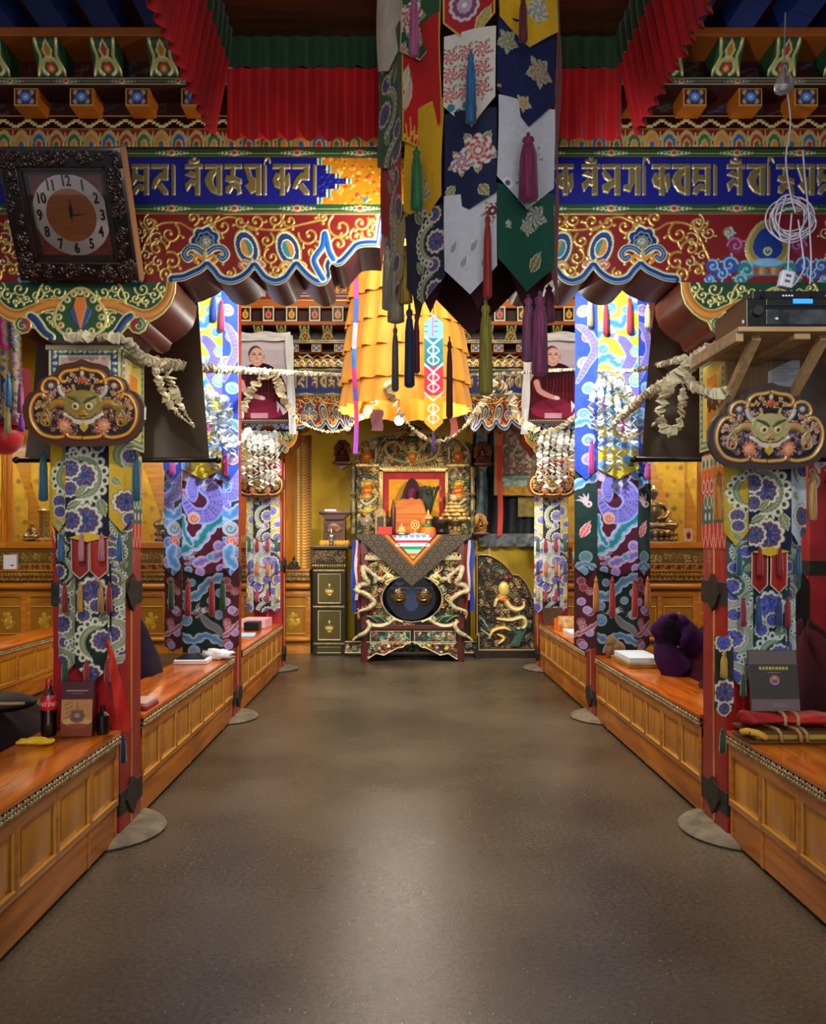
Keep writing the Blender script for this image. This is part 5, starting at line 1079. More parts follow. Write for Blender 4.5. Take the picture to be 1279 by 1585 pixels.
# ---- hanging banner in the left side hall
hl = thing('side_victory_banner', 'pink, yellow and blue hanging banner at the left edge, before the side hall', 'hanging banner', (XP(0, 6.2), 6.4, ZP(480, 6.2)))
for j, (ya, yb) in enumerate(((610, 655), (560, 625), (525, 590), (480, 545))):
    for i, (a, b_, tl) in enumerate(((-40, -14, -.4), (-16, 5, 0), (3, 22, .1), (20, 33, .5))):
        col = [['#c8b89a', '#e8d9a0', '#c9a45a', '#d89ab0'], ['#2a4fa8', '#c8b03a', '#1f49b0', '#c9a23a'], ['#e8a020', '#e06a20', '#e8b82a', '#c84a3a'], ['#d83a9a', '#2a7a9a', '#e82a9a', '#3a5a6a']][j][i]
        pxpanel(hl, 'tongue', a, b_, ya, yb, 6.2, col, grp(60+i+j*4, 'c', '#d8d0c0', '#8a8a6a', .4), 12, .006, tl, Yoff=-.012*j)
MB().ball((XP(-8, 6.25), 6.4, ZP(672, 6.25)), .14, .12, .14, 20, 12).build('red_cushion', mat('red_satin', '#c8202c', .4, sheen=.3), hl, smooth=True)
b = MB(); b.lathe([(.001, 0), (.15, 0), (.15, .45), (.001, .46)], (XP(-6, 6.2), 6.42, ZP(655, 6.2)), 20); b.build('red_core', mat('red_core_cloth', '#7a1420', .8), hl, smooth='auto')
for x, ya, yb, c in ((13, 575, 630, '#5aa0e0'), (12, 628, 672, '#d8d48a'), (32, 590, 640, '#d86ab0'), (33, 640, 668, '#b03ad0')): pxtassel(hl, x, ya, yb, 6.12, c, .02)
b = MB(); b.tube([(XP(-6, 6.2), 6.42, ZP(490, 6.2)), (XP(-6, 6.2), 6.42, 5.2)], .006); b.build('cord', MATS['cord_dark'], hl)
# ---------------------------------------------------------------- red pleated curtains round the light well
cred = mat('red_curtain_silk', '#c40a14', .5, noise='#a4060e', scale=3, sheen=.15); cgrn = mat('green_valance_silk', '#123a1e', .6, sheen=.3)
def pleat(pa, pb, z1, z0, flare, amp, wl, shift=0):
    """pleated strip from plan point pa to pb, flaring sideways by flare (vector) at the hem"""
    A, B_ = Vector(pa), Vector(pb); d = B_-A; L = d.length; d.normalize(); n = Vector((-d.y, d.x)); cols = int(L/wl*10)+1; rows = 8; b = MB(); vs = []
    for j in range(rows+1):
        t = j/rows
        for i in range(cols+1):
            s = i/cols*L; o = amp*(.35+.65*t)*math.sin(2*PI*s/wl+shift+.5*math.sin(s*9)); q = A+d*s+n*o+Vector(flare)*t; vs.append((q.x, q.y, z1+(z0-z1)*t+t*.008*math.sin(2*PI*s/wl+1)))
    b.add(vs, [(j*(cols+1)+i, j*(cols+1)+i+1, (j+1)*(cols+1)+i+1, (j+1)*(cols+1)+i) for j in range(rows) for i in range(cols)]); return b
YC = 3.76; zc0, zc1, zc2 = ZP(217, YC), ZP(105, YC), ZP(56, YC); xl, xr = XP(352, YC), XP(962, YC)
def curtain(label, pa, pb, fl, loc):
    t = thing('pleated_curtain', label, 'curtain', loc)
    pleat(pa, pb, zc1, zc0, fl, .02, .085).build('red_skirt', cred, t, smooth=True); f2 = (fl[0]*.25, fl[1]*.25)
    pleat((pa[0]-fl[0]*.2, pa[1]), (pb[0]-fl[0]*.2, pb[1]), zc2, zc1, f2, .012, .085).build('green_valance', cgrn, t, smooth=True); return t
curtain('pleated red curtain across the aisle, above the front beam', (xl, YC), (xr, YC), (0, -.01), ((xl+xr)/2, YC, zc2))
curtain('pleated red curtain running towards the viewer, left of the hanging banner', (xl+.015, 2.2), (xl+.015, YC-.03), (-.075, 0), (xl, 3, zc2))
curtain('pleated red curtain running towards the viewer, right of the hanging banner', (xr-.015, 2.2), (xr-.015, YC-.03), (.075, 0), (xr, 3, zc2))
tag(MB().cbox(xl-.03, xr+.03, 2.1, YC+.06, zc2, zc2+.07, .008).build('trim_23', woodmat('brown_coffer_wood', '#3a1c08', '#6a3a14', .4, 2, 'X', .2), loc=((xl+xr)/2, 3, zc2)), kind='structure')
# ---------------------------------------------------------------- wall clock
def frame_M(o, up, right=(1, 0, 0)):
    u = Vector(up).normalized(); r = Vector(right).normalized(); n = r.cross(u); return Matrix(((r.x, u.x, n.x, o[0]), (r.y, u.y, n.y, o[1]), (r.z, u.z, n.z, o[2]), (0, 0, 0, 1)))
def plane(M): return lambda ox, oy, oz: (lambda X, Y, H: tuple(M[i][0]*(ox+X)+M[i][1]*(oy+Y)+M[i][2]*(oz+H)+M[i][3] for i in range(3)))
CM = frame_M((-1.545, 4.0, 2.78), (0, -.27, .51)); CW, CH = .57, .58
ck = thing('wall_clock', 'square wall clock in a dark carved frame, tilted forward on the beam', 'clock', CM @ Vector((0, 0, 0)))
dkw = mat('clock_dark_wood', '#1e0d06', .3, noise='#2c140a', scale=14, coat=.4)
b = MB()
for x0, x1, y0, y1 in ((-CW/2, CW/2, 0, .085), (-CW/2, CW/2, CH-.085, CH), (-CW/2, -CW/2+.085, .085, CH-.085), (CW/2-.085, CW/2, .085, CH-.085)): b.cbox(x0, x1, y0, y1, -.05, .03, .008, CM)
for q in (.085, .1): b.box(-CW/2+q, -CW/2+q+.015, q, CH-q, -.03, .02-.2*(q-.085)*4, CM); b.box(CW/2-q-.015, CW/2-q, q, CH-q, -.03, .02-.2*(q-.085)*4, CM); b.box(-CW/2+q, CW/2-q, q, q+.015, -.03, .02-.2*(q-.085)*4, CM); b.box(-CW/2+q, CW/2-q, CH-q-.015, CH-q, -.03, .02-.2*(q-.085)*4, CM)
fr = b.build('clock_frame', dkw, ck, smooth='auto')
c = Cv(CW-.03, CH-.03, .003, '#160a06'); random.seed(9)
for i in range(170):
    s_ = random.randrange(4); u_, v_ = random.random(), random.random()*.05+.008; x, y = [(u_*c.w, v_), (u_*c.w, c.h-v_), (v_, u_*c.h), (c.w-v_, u_*c.h)][s_]; curl(c, x, y, .016, random.random()*6, random.choice((-1, 1)), .005, '#3a1c10', .2, .006, leaf=False)
X_, Y_ = np.meshgrid(c.x, c.y); mk = ~((X_ > .066) & (X_ < c.w-.066) & (Y_ > .066) & (Y_ < c.h-.066))
sheet(c, plane(CM)(-CW/2+.015, .015, .0305), 'carving', painted('glossy_carving', .2, .2, .6), fr, None, None, mk)
MB().box(CW/2-.001, CW/2+.006, .0, CH, -.04, .028, CM).build('side_strip', mat('clock_edge_tan', '#b07a52', .4), fr)
c = Cv(.36, .37, .003, '#8a2a14'); w, h = c.w, c.h
for sx in (0, 1):
    for sy in (0, 1):
        for r_, a_ in ((.03, 0), (.02, 2), (.018, 4)): curl(c, sx*w+(1-2*sx)*(.022+a_*.012), sy*h+(1-2*sy)*(.03+(a_ % 3)*.012), r_*.8, a_, 1, .004, '#5a1a10', .2, .002, leaf=False)
face = sheet(c, plane(CM)(-w/2, CH/2-h/2, -.012), 'face_plate', PAINT, ck)
DC = CM @ Matrix.Translation((-.0, CH/2, -.008))
def ring(b, r0, r1, z, M, n=64):
    vs = [M @ Vector((r*math.cos(2*PI*k/n), r*math.sin(2*PI*k/n), z)) for r in (r0, r1) for k in range(n)]; b.add(vs, [(k, (k+1) % n, n+(k+1) % n, n+k) for k in range(n)])
bsil = bpy.data.materials.new('brushed_silver_dial'); bsil.use_nodes = True; _b = bsil.node_tree.nodes['Principled BSDF']; _b.inputs['Base Color'].default_value = (.80, .62, .56, 1); _b.inputs['Metallic'].default_value = .75; _b.inputs['Roughness'].default_value = .32; _b.inputs['Anisotropic'].default_value = .8
b = MB(); ring(b, .115, .178, 0, DC); b.build('dial_ring', bsil, ck, fix=False)
b = MB(); ring(b, .001, .116, .001, DC); b.build('dial_centre', woodmat('clock_centre_wood', '#8a4208', '#b0621a', .35, 2, 'X'), ck, fix=False)
blk = mat('black_gloss', '#0c0a0a', .3)
def text_mesh(s, size, M, name, m, parent, ext=.001, bold=0, xs=1):
    cu = bpy.data.curves.new(name, 'FONT'); cu.body = s; cu.size = size; cu.align_x = 'CENTER'; cu.align_y = 'CENTER'; cu.extrude = ext; cu.offset = bold; cu.resolution_u = 4
    o = bpy.data.objects.new(name, cu); C.objects.link(o); bpy.context.view_layer.update()
    me = bpy.data.meshes.new_from_object(o.evaluated_get(bpy.context.evaluated_depsgraph_get())); bpy.data.objects.remove(o); bpy.data.curves.remove(cu)
    base = BASE[parent.name] if parent else Vector(); me.transform(Matrix.Translation(-base) @ M @ Matrix.Diagonal((xs, 1, 1, 1))); me.name = name; me.materials.clear(); return link(name, me, m, parent)
for i in range(1, 13):
    a = PI/2-i*PI/6; text_mesh(str(i), .064, DC @ Matrix.Translation((.147*math.cos(a), .147*math.sin(a), .002)), 'numeral', blk, ck, .001, .0022, .75)
for nm, a, L, wd in (('hour_hand', PI/2-math.radians(4), .075, .012), ('minute_hand', math.radians(6), .09, .006), ('second_hand', -PI/2, .045, .002)):
    R_ = DC @ Matrix.Rotation(a, 4, 'Z'); b = MB(); q = [(-.012, -wd*.3), (L*.4, -wd*.7), (L*.55, -wd*.25), (L, 0), (L*.55, wd*.25), (L*.4, wd*.7), (-.012, wd*.3)]
    b.add([R_ @ Vector((x, y, z)) for z in (.004, .006) for x, y in q], [tuple(range(7)), tuple(range(13, 6, -1))]+[(k, (k+1) % 7, 7+(k+1) % 7, 7+k) for k in range(7)]); b.build(nm, blk, ck)
gl = mat('clock_glass', '#ffffff', .02, trans=1); MB().box(-.182, .182, CH/2-.187, CH/2+.187, .006, .009, CM).build('cover_glass', gl, ck)
# ---------------------------------------------------------------- cloud-shaped plaques
PO = [(0, 0), (11, -4.5), (26, -7), (35, -10), (40, -16), (43, -23.5), (53, -25.5), (64, -31), (68.5, -39.5), (70, -47), (81, -50), (88, -59), (93, -72), (92, -91), (86.5, -106), (77, -118), (64, -126), (47, -129.5), (24, -131.5), (0, -132)]
KP = 3.97/F
def plaque_cv(br, ln, gold, fld, skin, pal):
    c = Cv(190*KP, 134*KP, .0026, br); c.pix(-95, 133, KP)   # photo units about the apex, y down
    ol = [(x, -y) for x, y in PO]; full = ol+[(-x, y) for x, y in reversed(ol[1:-1])]
    lob = lambda p: cr(p, 8)
    inn = [(0, 14), (12, 17), (25, 19), (33, 26), (33, 33), (27, 34)]; l2 = [(36, 37), (37, 32), (46, 29), (56, 33), (61, 42), (60, 48), (55, 50)]; l3 = [(60, 57), (61, 53), (70, 55), (78, 66), (81, 80), (78, 97), (66, 112), (46, 118), (32, 116), (28, 112), (22, 117), (0, 119)]
    fill = inn[:5]+l2[1:6]+l3[1:]
    c.poly(fill+[(-x, y) for x, y in reversed(fill)], fld)
    for s in (-1, 1):
        for l in (inn, l2, l3):
            p = lob([(s*x, y) for x, y in l]); c.stroke(p, 8, br, 0, .003); c.stroke(p, 6, ln, .2, .007); c.stroke(p, 2.6, gold, .3, .008)
    random.seed(21)
    for i in range(150):
        x = random.uniform(8, 76); y = random.uniform(30, 112)
        if (x/80)**2+((y-78)/42)**2 > .85: continue
        col = random.choice(pal)
        for s in (-1, 1): curl(c, s*x, y, random.uniform(3, 5), random.random()*6, s, 1.8, col, .1, .003, leaf=i % 3 == 0)
    for s in (-1, 1):
        c.scal((s*48, 40), 8, 8, .15, pal[2], h=.004); c.scal((s*48, 40), 4, 7, .1, '#b8ac8c', h=.006)
        for q in ((s*30, 100),): c.scal(q, 10, 10, .2, '#c0704e', 0, h=.005); c.scal(q, 6, 9, .2, '#d99a78', 0, h=.007)
        for x, y, r in ((16, 25, 4), (9, 33, 5), (22, 32, 4)): curl(c, s*x, y, r, 1, s, 1.7, '#c89a72', .1, .004)
        arm = lob([(s*18, 73), (s*30, 66), (s*42, 66), (s*50, 72)]); c.stroke(arm, 13, '#6a4a20', 0, .006); c.stroke(arm, [11, 10, 8], skin[1], .1, .009)
        c.stroke(lob([(s*48, 70), (s*60, 74), (s*64, 66)]), 4, skin[0], .2, .01); c.stroke(lob([(s*50, 66), (s*52, 60), (s*58, 58)]), 3, skin[0], .2, .01)
        c.stroke(lob([(s*56, 74), (s*50, 88), (s*54, 100), (s*64, 97), (s*63, 84), (s*58, 76)]), 4, skin[0], .25, .009); c.stroke(lob([(s*52, 98), (s*56, 88)]), 3, '#b8702a', .2, .008)
        c.stroke(lob([(s*26, 58), (s*34, 50), (s*36, 42)]), 6, '#b4b4ac', 0, .006); c.stroke([(s*13, 48), (s*15, 40)], 5, skin[1], .1, .006)
        for i in range(6): c.disc((s*(8+i*4), 94-i*2.2), 3, col='#d8d4c4', h=.006)
    c.scal((0, 31), 6, 6, .1, '#b8502a', h=.005); c.disc((0, 22), 3.2, 4.5, col='#c8b890', h=.006)
    c.poly([(-26, 54), (-14, 47), (0, 50), (14, 47), (26, 54), (30, 70), (22, 86), (0, 95), (-22, 86), (-30, 70)], skin[0], .1, .008); c.disc((0, 66), 26, 20, col=skin[0], g=.1, h=.014)
    c.poly([(-22, 84), (-10, 90), (0, 93), (10, 90), (22, 84), (16, 96), (0, 101), (-16, 96)], '#c9c2b0', 0, .007)
    for s in (-1, 1):
        c.stroke(lob([(s*3, 66), (s*10, 61), (s*22, 56)]), [3, 6, 2], '#4a5230', 0, .016); c.disc((s*10.5, 71), 5.4, col='#e0d2a0', h=.017); c.disc((s*10.5, 71), 3.2, col='#8a5a2a', h=.018); c.disc((s*10.5, 71), 1.6, col='#120c08')
        c.disc((s*3.5, 84), 4, 3.4, col=skin[1], h=.018); c.disc((s*2.6, 85), 1.5, 1.0, col='#2a1408')
        c.stroke(lob([(s*3, 90), (s*12, 89), (s*20, 83)]), 2, '#5a2a1a')
    c.disc((0, 80), 5, 4, col=skin[1], h=.019); c.poly([(-7, 101), (0, 94), (7, 101), (5, 106), (0, 111), (-5, 106)], '#c9a23a', .3, .008)
    c.px = False; k = lambda x, y: ((x+95)*KP, (133+y)*KP)
    o = [k(x, y) for x, y in PO]; return c, o+[k(-x, y) for x, y in reversed(PO[1:-1])]
pcL = plaque_cv('#4a2412', '#c07a2a', '#e8b45a', '#1c0d0a', ('#8f7a38', '#b07a30'), ['#7a3a2a', '#a8704a', '#4a2a3a', '#c89a70'])
pcR = plaque_cv('#3e3030', '#b98a4a', '#dcb878', '#160e12', ('#a8a070', '#b49060'), ['#5a3a4a', '#a8787a', '#3a3a5a', '#c4a088'])  # greyer palette: the cool light on this plaque put into its colours
def plaque(cvo, x, ytop, Y, tilt, label, side):
    c, out = cvo; M = Matrix.Translation((XP(x, Y), Y, ZP(ytop, Y)-132*KP)) @ Matrix.Rotation(PI/2+math.radians(tilt), 4, 'X'); w2 = 95*KP
    t = thing('carved_plaque', label, 'plaque', M @ Vector((0, 0, 0)))
    b = MB(); o = [(a-w2, q-KP) for a, q in out]; b.prism(o, -.03, 0, 'Z'); b.v = [tuple(M @ Vector(v)) for v in b.v]; b.build('board', mat(side, '#2a160c' if side == 'plaque_brown' else '#24302a', .4), t)
    MB().cbox(XP(x, Y)-.04, XP(x, Y)+.04, Y+.03, Y+.245, ZP(ytop, Y)-.25, ZP(ytop, Y)-.19, .004).build('mounting_block', blk, t)
    f = plane(M)(-w2, -KP, .001); sheet(c, f, 'relief_face', LACQ, t, out); return t
p1 = plaque(pcL, 131.5, 558, 3.93, 6, 'brown cloud-shaped plaque with a horned lion face, on the left front pillar', 'plaque_brown')
p2 = plaque(pcR, 1189, 594, 3.93, 6, 'dark cloud-shaped plaque with a horned lion face, below the amplifier shelf', 'plaque_cool_lit')
dup(p1, (XP(403, 9.575), 9.575, ZP(771, 9.55)), 'far cloud-shaped plaque half hidden by garlands, left of the throne')
dup(p1, (XP(855, 9.575), 9.575, ZP(771, 9.55)), 'far cloud-shaped plaque half hidden by garlands, right of the throne')
# ---------------------------------------------------------------- rolled-down dark cloths with a rod
scr = mat('dark_scroll_cloth', '#3a3024', .45, noise='#4a3d2c', scale=2.5, sheen=.2)
def scroll(label, x0t, x1t, x0b, x1b, yt, yb, Y):
    t = thing('hanging_scroll', label, 'hanging scroll', (XP((x0b+x1b)/2, Y), Y, ZP(yb, Y)))
    cv = Cv(1, 1, .03, '#000000'); cx0, cx1, dx0, dx1 = XP(x0t, Y), XP(x1t, Y), XP(x0b, Y), XP(x1b, Y); zt, zb = ZP(yt, Y), ZP(yb, Y)
    b = MB(); n = 24; vs = []
    for j in range(n+1):
        v = j/n
        for i in range(n+1):
            u = i/n; xa = dx0+(cx0-dx0)*v; xb = dx1+(cx1-dx1)*v; vs.append((xa+(xb-xa)*u, Y+.05*math.sin(PI*v)*math.sin(2.5*u+.8)+.012*math.sin(u*17+v*3), zb+(zt-zb)*v))
    b.add(vs, [(j*(n+1)+i, j*(n+1)+i+1, (j+1)*(n+1)+i+1, (j+1)*(n+1)+i) for j in range(n) for i in range(n)]); b.build('cloth', scr, t, smooth=True, fix=False)
    b = MB(); b.tube([(dx0-.04, Y, zb), (dx1+.04, Y, zb)], .016, 12)
    for x in (dx0-.05, dx1+.05): b.ball((x, Y, zb), .022)
    b.build('rod', mat('black_scroll_rod', '#0e0b09', .3), t, smooth=True)
    b = MB(); b.tube([((dx0+dx1)/2, Y, zt), ((dx0+dx1)/2, Y-.02, 3.2)], .006); b.build('cord', MATS['cord_dark'], t); return t
scroll('dark rolled-down cloth with black rod, between the left floral and dragon pillars', 60, 303, 38, 325, 425, 712, 5.0)
scroll('dark rolled-down cloth with black rod, between the right dragon and floral pillars', 1020, 1265, 994, 1290, 425, 711, 5.0)
# ---------------------------------------------------------------- framed portraits with white scarves
def portrait_cv(var):
    c = Cv(.62, .92, .0042, '#b7b0bc'); w, h = c.w, c.h
    for i in range(12): c.rect(0, h*.5+i*h*.045, w, h, ['#aaa2b2', '#b4adba', '#c2bcc6'][i//4])
    c.disc((w*.48, h*.3), w*.5, h*.4, 0, '#3a0a14'); c.poly([(0, 0), (w, 0), (w, h*.3), (w*.86, h*.5), (w*.7, h*.62), (w*.3, h*.62), (w*.05, h*.45), (0, h*.3)], '#4a0d18')
    c.poly([(w*.2, h*.6), (w*.36, h*.7), (w*.62, h*.68), (w*.85, h*.56), (w*.92, h*.36), (w*.5, h*.34), (w*.25, h*.4)], '#300810')
    for i in range(9): c.stroke(cr([(w*(.28+i*.07), h*.62), (w*(.34+i*.06), h*.42), (w*(.2+i*.085), h*.16)], 6), .012, ['#641420', '#5a101c', '#701a2a'][i % 3])
    c.disc((w*.5, h*.12), w*.46, h*.11, 0, '#7a1c3a'); c.disc((w*.4, h*.2), w*.3, h*.06, .2, '#6a1630')
    c.stroke(cr([(w*.14, h*.46), (w*.2, h*.36), (w*.36, h*.3), (w*.5, h*.27)], 6), [.07, .06, .045], '#c08a88'); c.disc((w*.52, h*.27), .035, .022, -.3, '#d8bcc0')
    c.poly([(w*.78, h*.24), (w*.98, h*.1), (w*.9, h*.06), (w*.84, h*.16), (w*.8, h*.08)], '#d8d0e0'); c.rect(w*.3, h*.02, w*.62, h*.085, '#b88a9a')
    fx = w*.42; fy = h*.78
    c.poly([(fx-.06, fy-.13), (fx+.06, fy-.13), (fx+.12, h*.6), (fx-.1, h*.6)], '#a87a74'); c.poly([(fx-.11, h*.66), (fx, h*.6), (fx+.12, h*.66), (fx+.3, h*.6), (fx, h*.5), (fx-.22, h*.58)], '#2c0a10')
    c.disc((fx-.006, fy+.012), .084, .106, 0, '#4a3836'); c.disc((fx+.008, fy-.008), .08, .105, 0, '#c59890'); c.disc((fx+.02, fy+.03), .06, .05, 0, '#d2aaa0')
    for s in (-1, 1): c.disc((fx+.008+s*.082, fy-.01), .014, .026, 0, '#b58880'); c.stroke([(fx+.01+s*.02, fy+.018), (fx+.01+s*.048, fy+.02)], .012, '#4a2c2c'); c.stroke([(fx+.01+s*.018, fy+.036), (fx+.01+s*.05, fy+.038)], .006, '#5a3a38'); c.disc((fx+.01+s*.04, fy-.028), .022, .016, 0, '#d2a29a')
    c.stroke(cr([(fx+.004, fy+.015), (fx, fy-.02), (fx+.016, fy-.026)], 5), .007, '#9a6a62'); c.stroke(cr([(fx-.03, fy-.052), (fx+.01, fy-.066), (fx+.052, fy-.05)], 5), .012, '#a86a66'); c.stroke(cr([(fx-.024, fy-.053), (fx+.01, fy-.061), (fx+.046, fy-.052)], 5), .007, '#e8dcd6')
    return c
pcv = portrait_cv(0)
satin = mat('white_scarf_satin', '#cfd0d2', .45, noise='#b9bcc2', scale=5, sheen=.3)
def portrait(x, Y, label, lab2, side):
    M = frame_M((XP(x, Y), Y, ZP(656, Y)), (0, -.10, 1)); w, h = .70, 1.01
    t = thing('framed_portrait', label, 'framed picture', M @ Vector((0, 0, 0)))
    b = MB()
    for q in ((-w/2, w/2, 0, .05), (-w/2, w/2, h-.045, h), (-w/2, -w/2+.045, .05, h-.045), (w/2-.045, w/2, .05, h-.045)): b.cbox(*q, -.03, .015, .006, M)
    b.build('picture_frame', mat('frame_brown', '#4a3a2c', .4), t); b = MB()
    for i in range(26): b.ball(M @ Vector((-w/2+.03+i*(w-.06)/25, .036, .016)), .008, n=6, m=4)
    b.build('bead_row', mat('frame_beads', '#b8a890', .4), t, smooth=True)
    sheet(pcv, plane(M)(-.31, .045, -.005), 'photo_print', PRINT, t); MB().box(-.32, .32, .03, h-.03, -.025, -.006, M).build('backing', blk, t)
    s = thing('white_scarf', lab2, 'scarf', M @ Vector((0, h, 0))); n = 60
    def strip(path, wd, nm):
        b = MB(); vs = []
        for i, (a, q, o) in enumerate(path):
            p0 = path[max(i-1, 0)]; p1 = path[min(i+1, len(path)-1)]; d = Vector((p1[0]-p0[0], p1[1]-p0[1])).normalized(); nx, ny = -d.y, d.x; ww = wd*(1+.12*math.sin(i*.9))
            for k in range(5): vs.append(M @ Vector((a+nx*ww*(k/4-.5), q+ny*ww*(k/4-.5), .022+o+.008*math.sin(k*2.1+i*.7))))
        b.add(vs, [(i*5+k, i*5+k+1, (i+1)*5+k+1, (i+1)*5+k) for i in range(len(path)-1) for k in range(4)]); b.build(nm, satin, s, smooth=True, fix=False)
    pa = [(-w/2+w*i/14, h-.03+.006*math.sin(i), 0) for i in range(15)]; strip(pa, .095, 'top_fold')
    for sx in (1, -1): pb = [(sx*(w/2-.02+.03*(j/14)), h-.02-(h+.1)*j/14, .004) for j in range(15)]; strip(pb, .085 if sx == side else .05, 'hanging_end')
    return t
portrait(405, 9.5, 'framed photograph of a monk in maroon, left of the throne', 'white silk scarf draped over the portrait left of the throne', 1)
portrait(860, 9.5, 'framed photograph of a monk in maroon, right of the throne', 'white silk scarf draped over the portrait right of the throne', -1)
# ---------------------------------------------------------------- garlands of pale paper rosettes
shell = mat('pale_rosette_paper', '#d8cfae', .6, noise='#b9b092', scale=12); shellw = mat('white_rosette_paper', '#dfe2de', .6, noise='#bfc4c0', scale=12)
def garland(label, pts, rad, step, m=None, group=None, n=9, name='rosette_garland'):
    """pts: (px, py, Y) along the string; rad = (r0, r1, ...) spread along it"""
    P3 = [tuple(P(a, b, c)) for a, b, c in pts]; cur = [Vector(p) for p in cr(P3, 12)]; t = thing(name, label, 'garland', cur[0], group)
    MB().tube(cur, .003, 5).build('string', mat('garland_string', '#c8bfa0', .8), t)
    L = [0]
    for a, b in zip(cur, cur[1:]): L.append(L[-1]+(b-a).length)
    b = MB(); i = 0; random.seed(len(label)+int(abs(pts[0][0]*7+pts[-1][1])))
    s = random.random()*step
    while s < L[-1]:
        while L[i+1] < s: i += 1
        f = (s-L[i])/max(L[i+1]-L[i], 1e-6); p = cur[i].lerp(cur[i+1], f); d = (cur[i+1]-cur[i]).normalized(); u = s/L[-1]
        r = float(np.interp(u, np.linspace(0, 1, len(rad)), rad))*random.uniform(.85, 1.15); q = d.to_track_quat('Z', 'Y').to_matrix() @ Matrix.Rotation(random.random()*6, 3, 'Z') @ Matrix.Rotation(random.uniform(.5, .95), 3, 'X') @ Matrix.Rotation(random.random()*6, 3, 'Z')
        vs = []; th = r*.28
        for (rr, hz) in ((.28, -.3), (.75, -.5), (1.0, .1), (.72, .5), (.25, .35)):
            for k in range(n): wv = 1+(.14 if k % 2 else -.1)*(rr > .6); vs.append(p+q @ Vector((r*rr*wv*math.cos(2*PI*k/n), r*rr*wv*math.sin(2*PI*k/n), th*hz)))
        b.add(vs, [(j*n+k, j*n+(k+1) % n, (j+1)*n+(k+1) % n, (j+1)*n+k) for j in range(4) for k in range(n)]+[tuple(range(n-1, -1, -1)), tuple(4*n+k for k in range(n))]); s += step*(r/.03)**.5*random.uniform(.8, 1.2)
    b.build('rosettes', m or shell, t, smooth='auto', fix=False); return t
garland('long rosette garland stretched across the hall from the left front pillar', [(100, 523, 3.98), (150, 521, 3.98), (195, 528, 4.0), (226, 556, 4.4), (300, 568, 5.2), (370, 573, 6.3), (450, 577, 7.6), (530, 580, 9.0), (640, 581, 9.2), (730, 580, 9.2), (805, 577, 9.0), (890, 572, 7.6), (960, 575, 6.2), (1020, 565, 5.0), (1062, 553, 4.4)], (.026, .034, .033, .03, .026, .022, .02, .018, .016, .016, .018, .02), .026)
garland('thick rosette loop hanging from the left front pillar before the dark cloth', [(236, 556, 4.5), (250, 600, 4.6), (268, 632, 4.65), (300, 660, 4.65), (282, 632, 4.6), (268, 600, 4.55), (258, 575, 4.5)], (.014, .028, .03, .006, .012, .034, .036), .022)
garland('swag of rosettes from the left portrait across to the yellow canopy', [(342, 662, 9.0), (372, 640, 9.2), (392, 600, 9.3), (424, 578, 9.3), (440, 620, 9.3), (470, 655, 9.3), (520, 668, 9.3), (565, 640, 9.3), (598, 590, 9.3)], (.05, .06, .06, .07, .055, .02, .018, .022, .06, .07), .03)
garland('swag of rosettes across the throne in front of the yellow canopy', [(598, 590, 8.2), (614, 630, 8.2), (640, 664, 8.2), (672, 683, 8.2), (706, 672, 8.2), (740, 635, 8.3), (768, 590, 8.4)], (.06, .045, .018, .03, .016, .03, .05, .06), .03)
garland('swag of rosettes from the yellow canopy to the right portrait', [(768, 590, 9.2), (790, 612, 9.2), (806, 650, 9.2), (850, 668, 9.2), (895, 640, 9.0), (925, 600, 7.4)], (.06, .05, .03, .02, .025, .05), .03)
for i, (x, dy) in enumerate(((376, 0), (386, 8), (395, 4), (404, 12), (413, 6), (421, 10), (429, 2))):
    garland('hanging strand of white rosettes over the far left plaque', [(x-4, 668, 9.755), (x, 690, 9.42), (x+1, 720, 9.4), (x+1+i % 2, 742+dy, 9.4)], (.034, .036, .036, .03), .034, shellw, 'strands over the far left plaque')
for i, (x, dy) in enumerate(((836, 4), (846, 10), (856, 0), (866, 12), (876, 0), (886, -10), (894, -30))):
    garland('hanging strand of white rosettes over the far right plaque', [(x+4, 668, 9.755), (x, 690, 9.42), (x-1, 720, 9.4), (x-1, 744+dy, 9.4)], (.034, .036, .036, .03), .034, shellw, 'strands over the far right plaque')
for i, (x, y1) in enumerate(((298, 672), (308, 695), (318, 712), (330, 725), (344, 700), (355, 712))):
    garland('hanging strand of white rosettes on the left dragon banner', [(292+i*3, 582+i*4, 6.86), (x-4, 620, 6.66), (x, 655, 6.66), (x+2+i, y1, 6.68)], (.02, .03, .031, .026), .03, shellw, 'strands on the left dragon banner')
for i, (x, y1) in enumerate(((918, 660), (930, 700), (944, 732), (958, 728), (972, 690), (982, 700))):
    garland('hanging strand of white rosettes on the right dragon banner', [(950+(i-3)*6, 580, 6.86), (x-2, 620, 6.66), (x, 655, 6.66), (x, y1, 6.68)], (.02, .03, .031, .026), .03, shellw, 'strands on the right dragon banner')
garland('thick rosette garland from the right capital bracket to the knot by the dark cloth', [(1128, 530, 4.1), (1105, 540, 4.15), (1078, 556, 4.25), (1058, 575, 4.35), (1040, 590, 4.4)], (.04, .045, .045, .04), .022)
garland('rosette loop sagging below the knot, before the right dark cloth', [(1040, 588, 4.4), (1028, 615, 4.4), (1022, 645, 4.4), (1034, 668, 4.4), (1050, 660, 4.4), (1056, 630, 4.4), (1058, 590, 4.4)], (.04, .036, .034, .03, .03, .028, .006), .024)
garland('rosette garland from the knot to the right cloud-shaped plaque', [(1060, 576, 4.35), (1072, 595, 4.25), (1090, 606, 4.1), (1112, 610, 3.95), (1136, 604, 3.88)], (.02, .034, .03, .034, .04), .02)
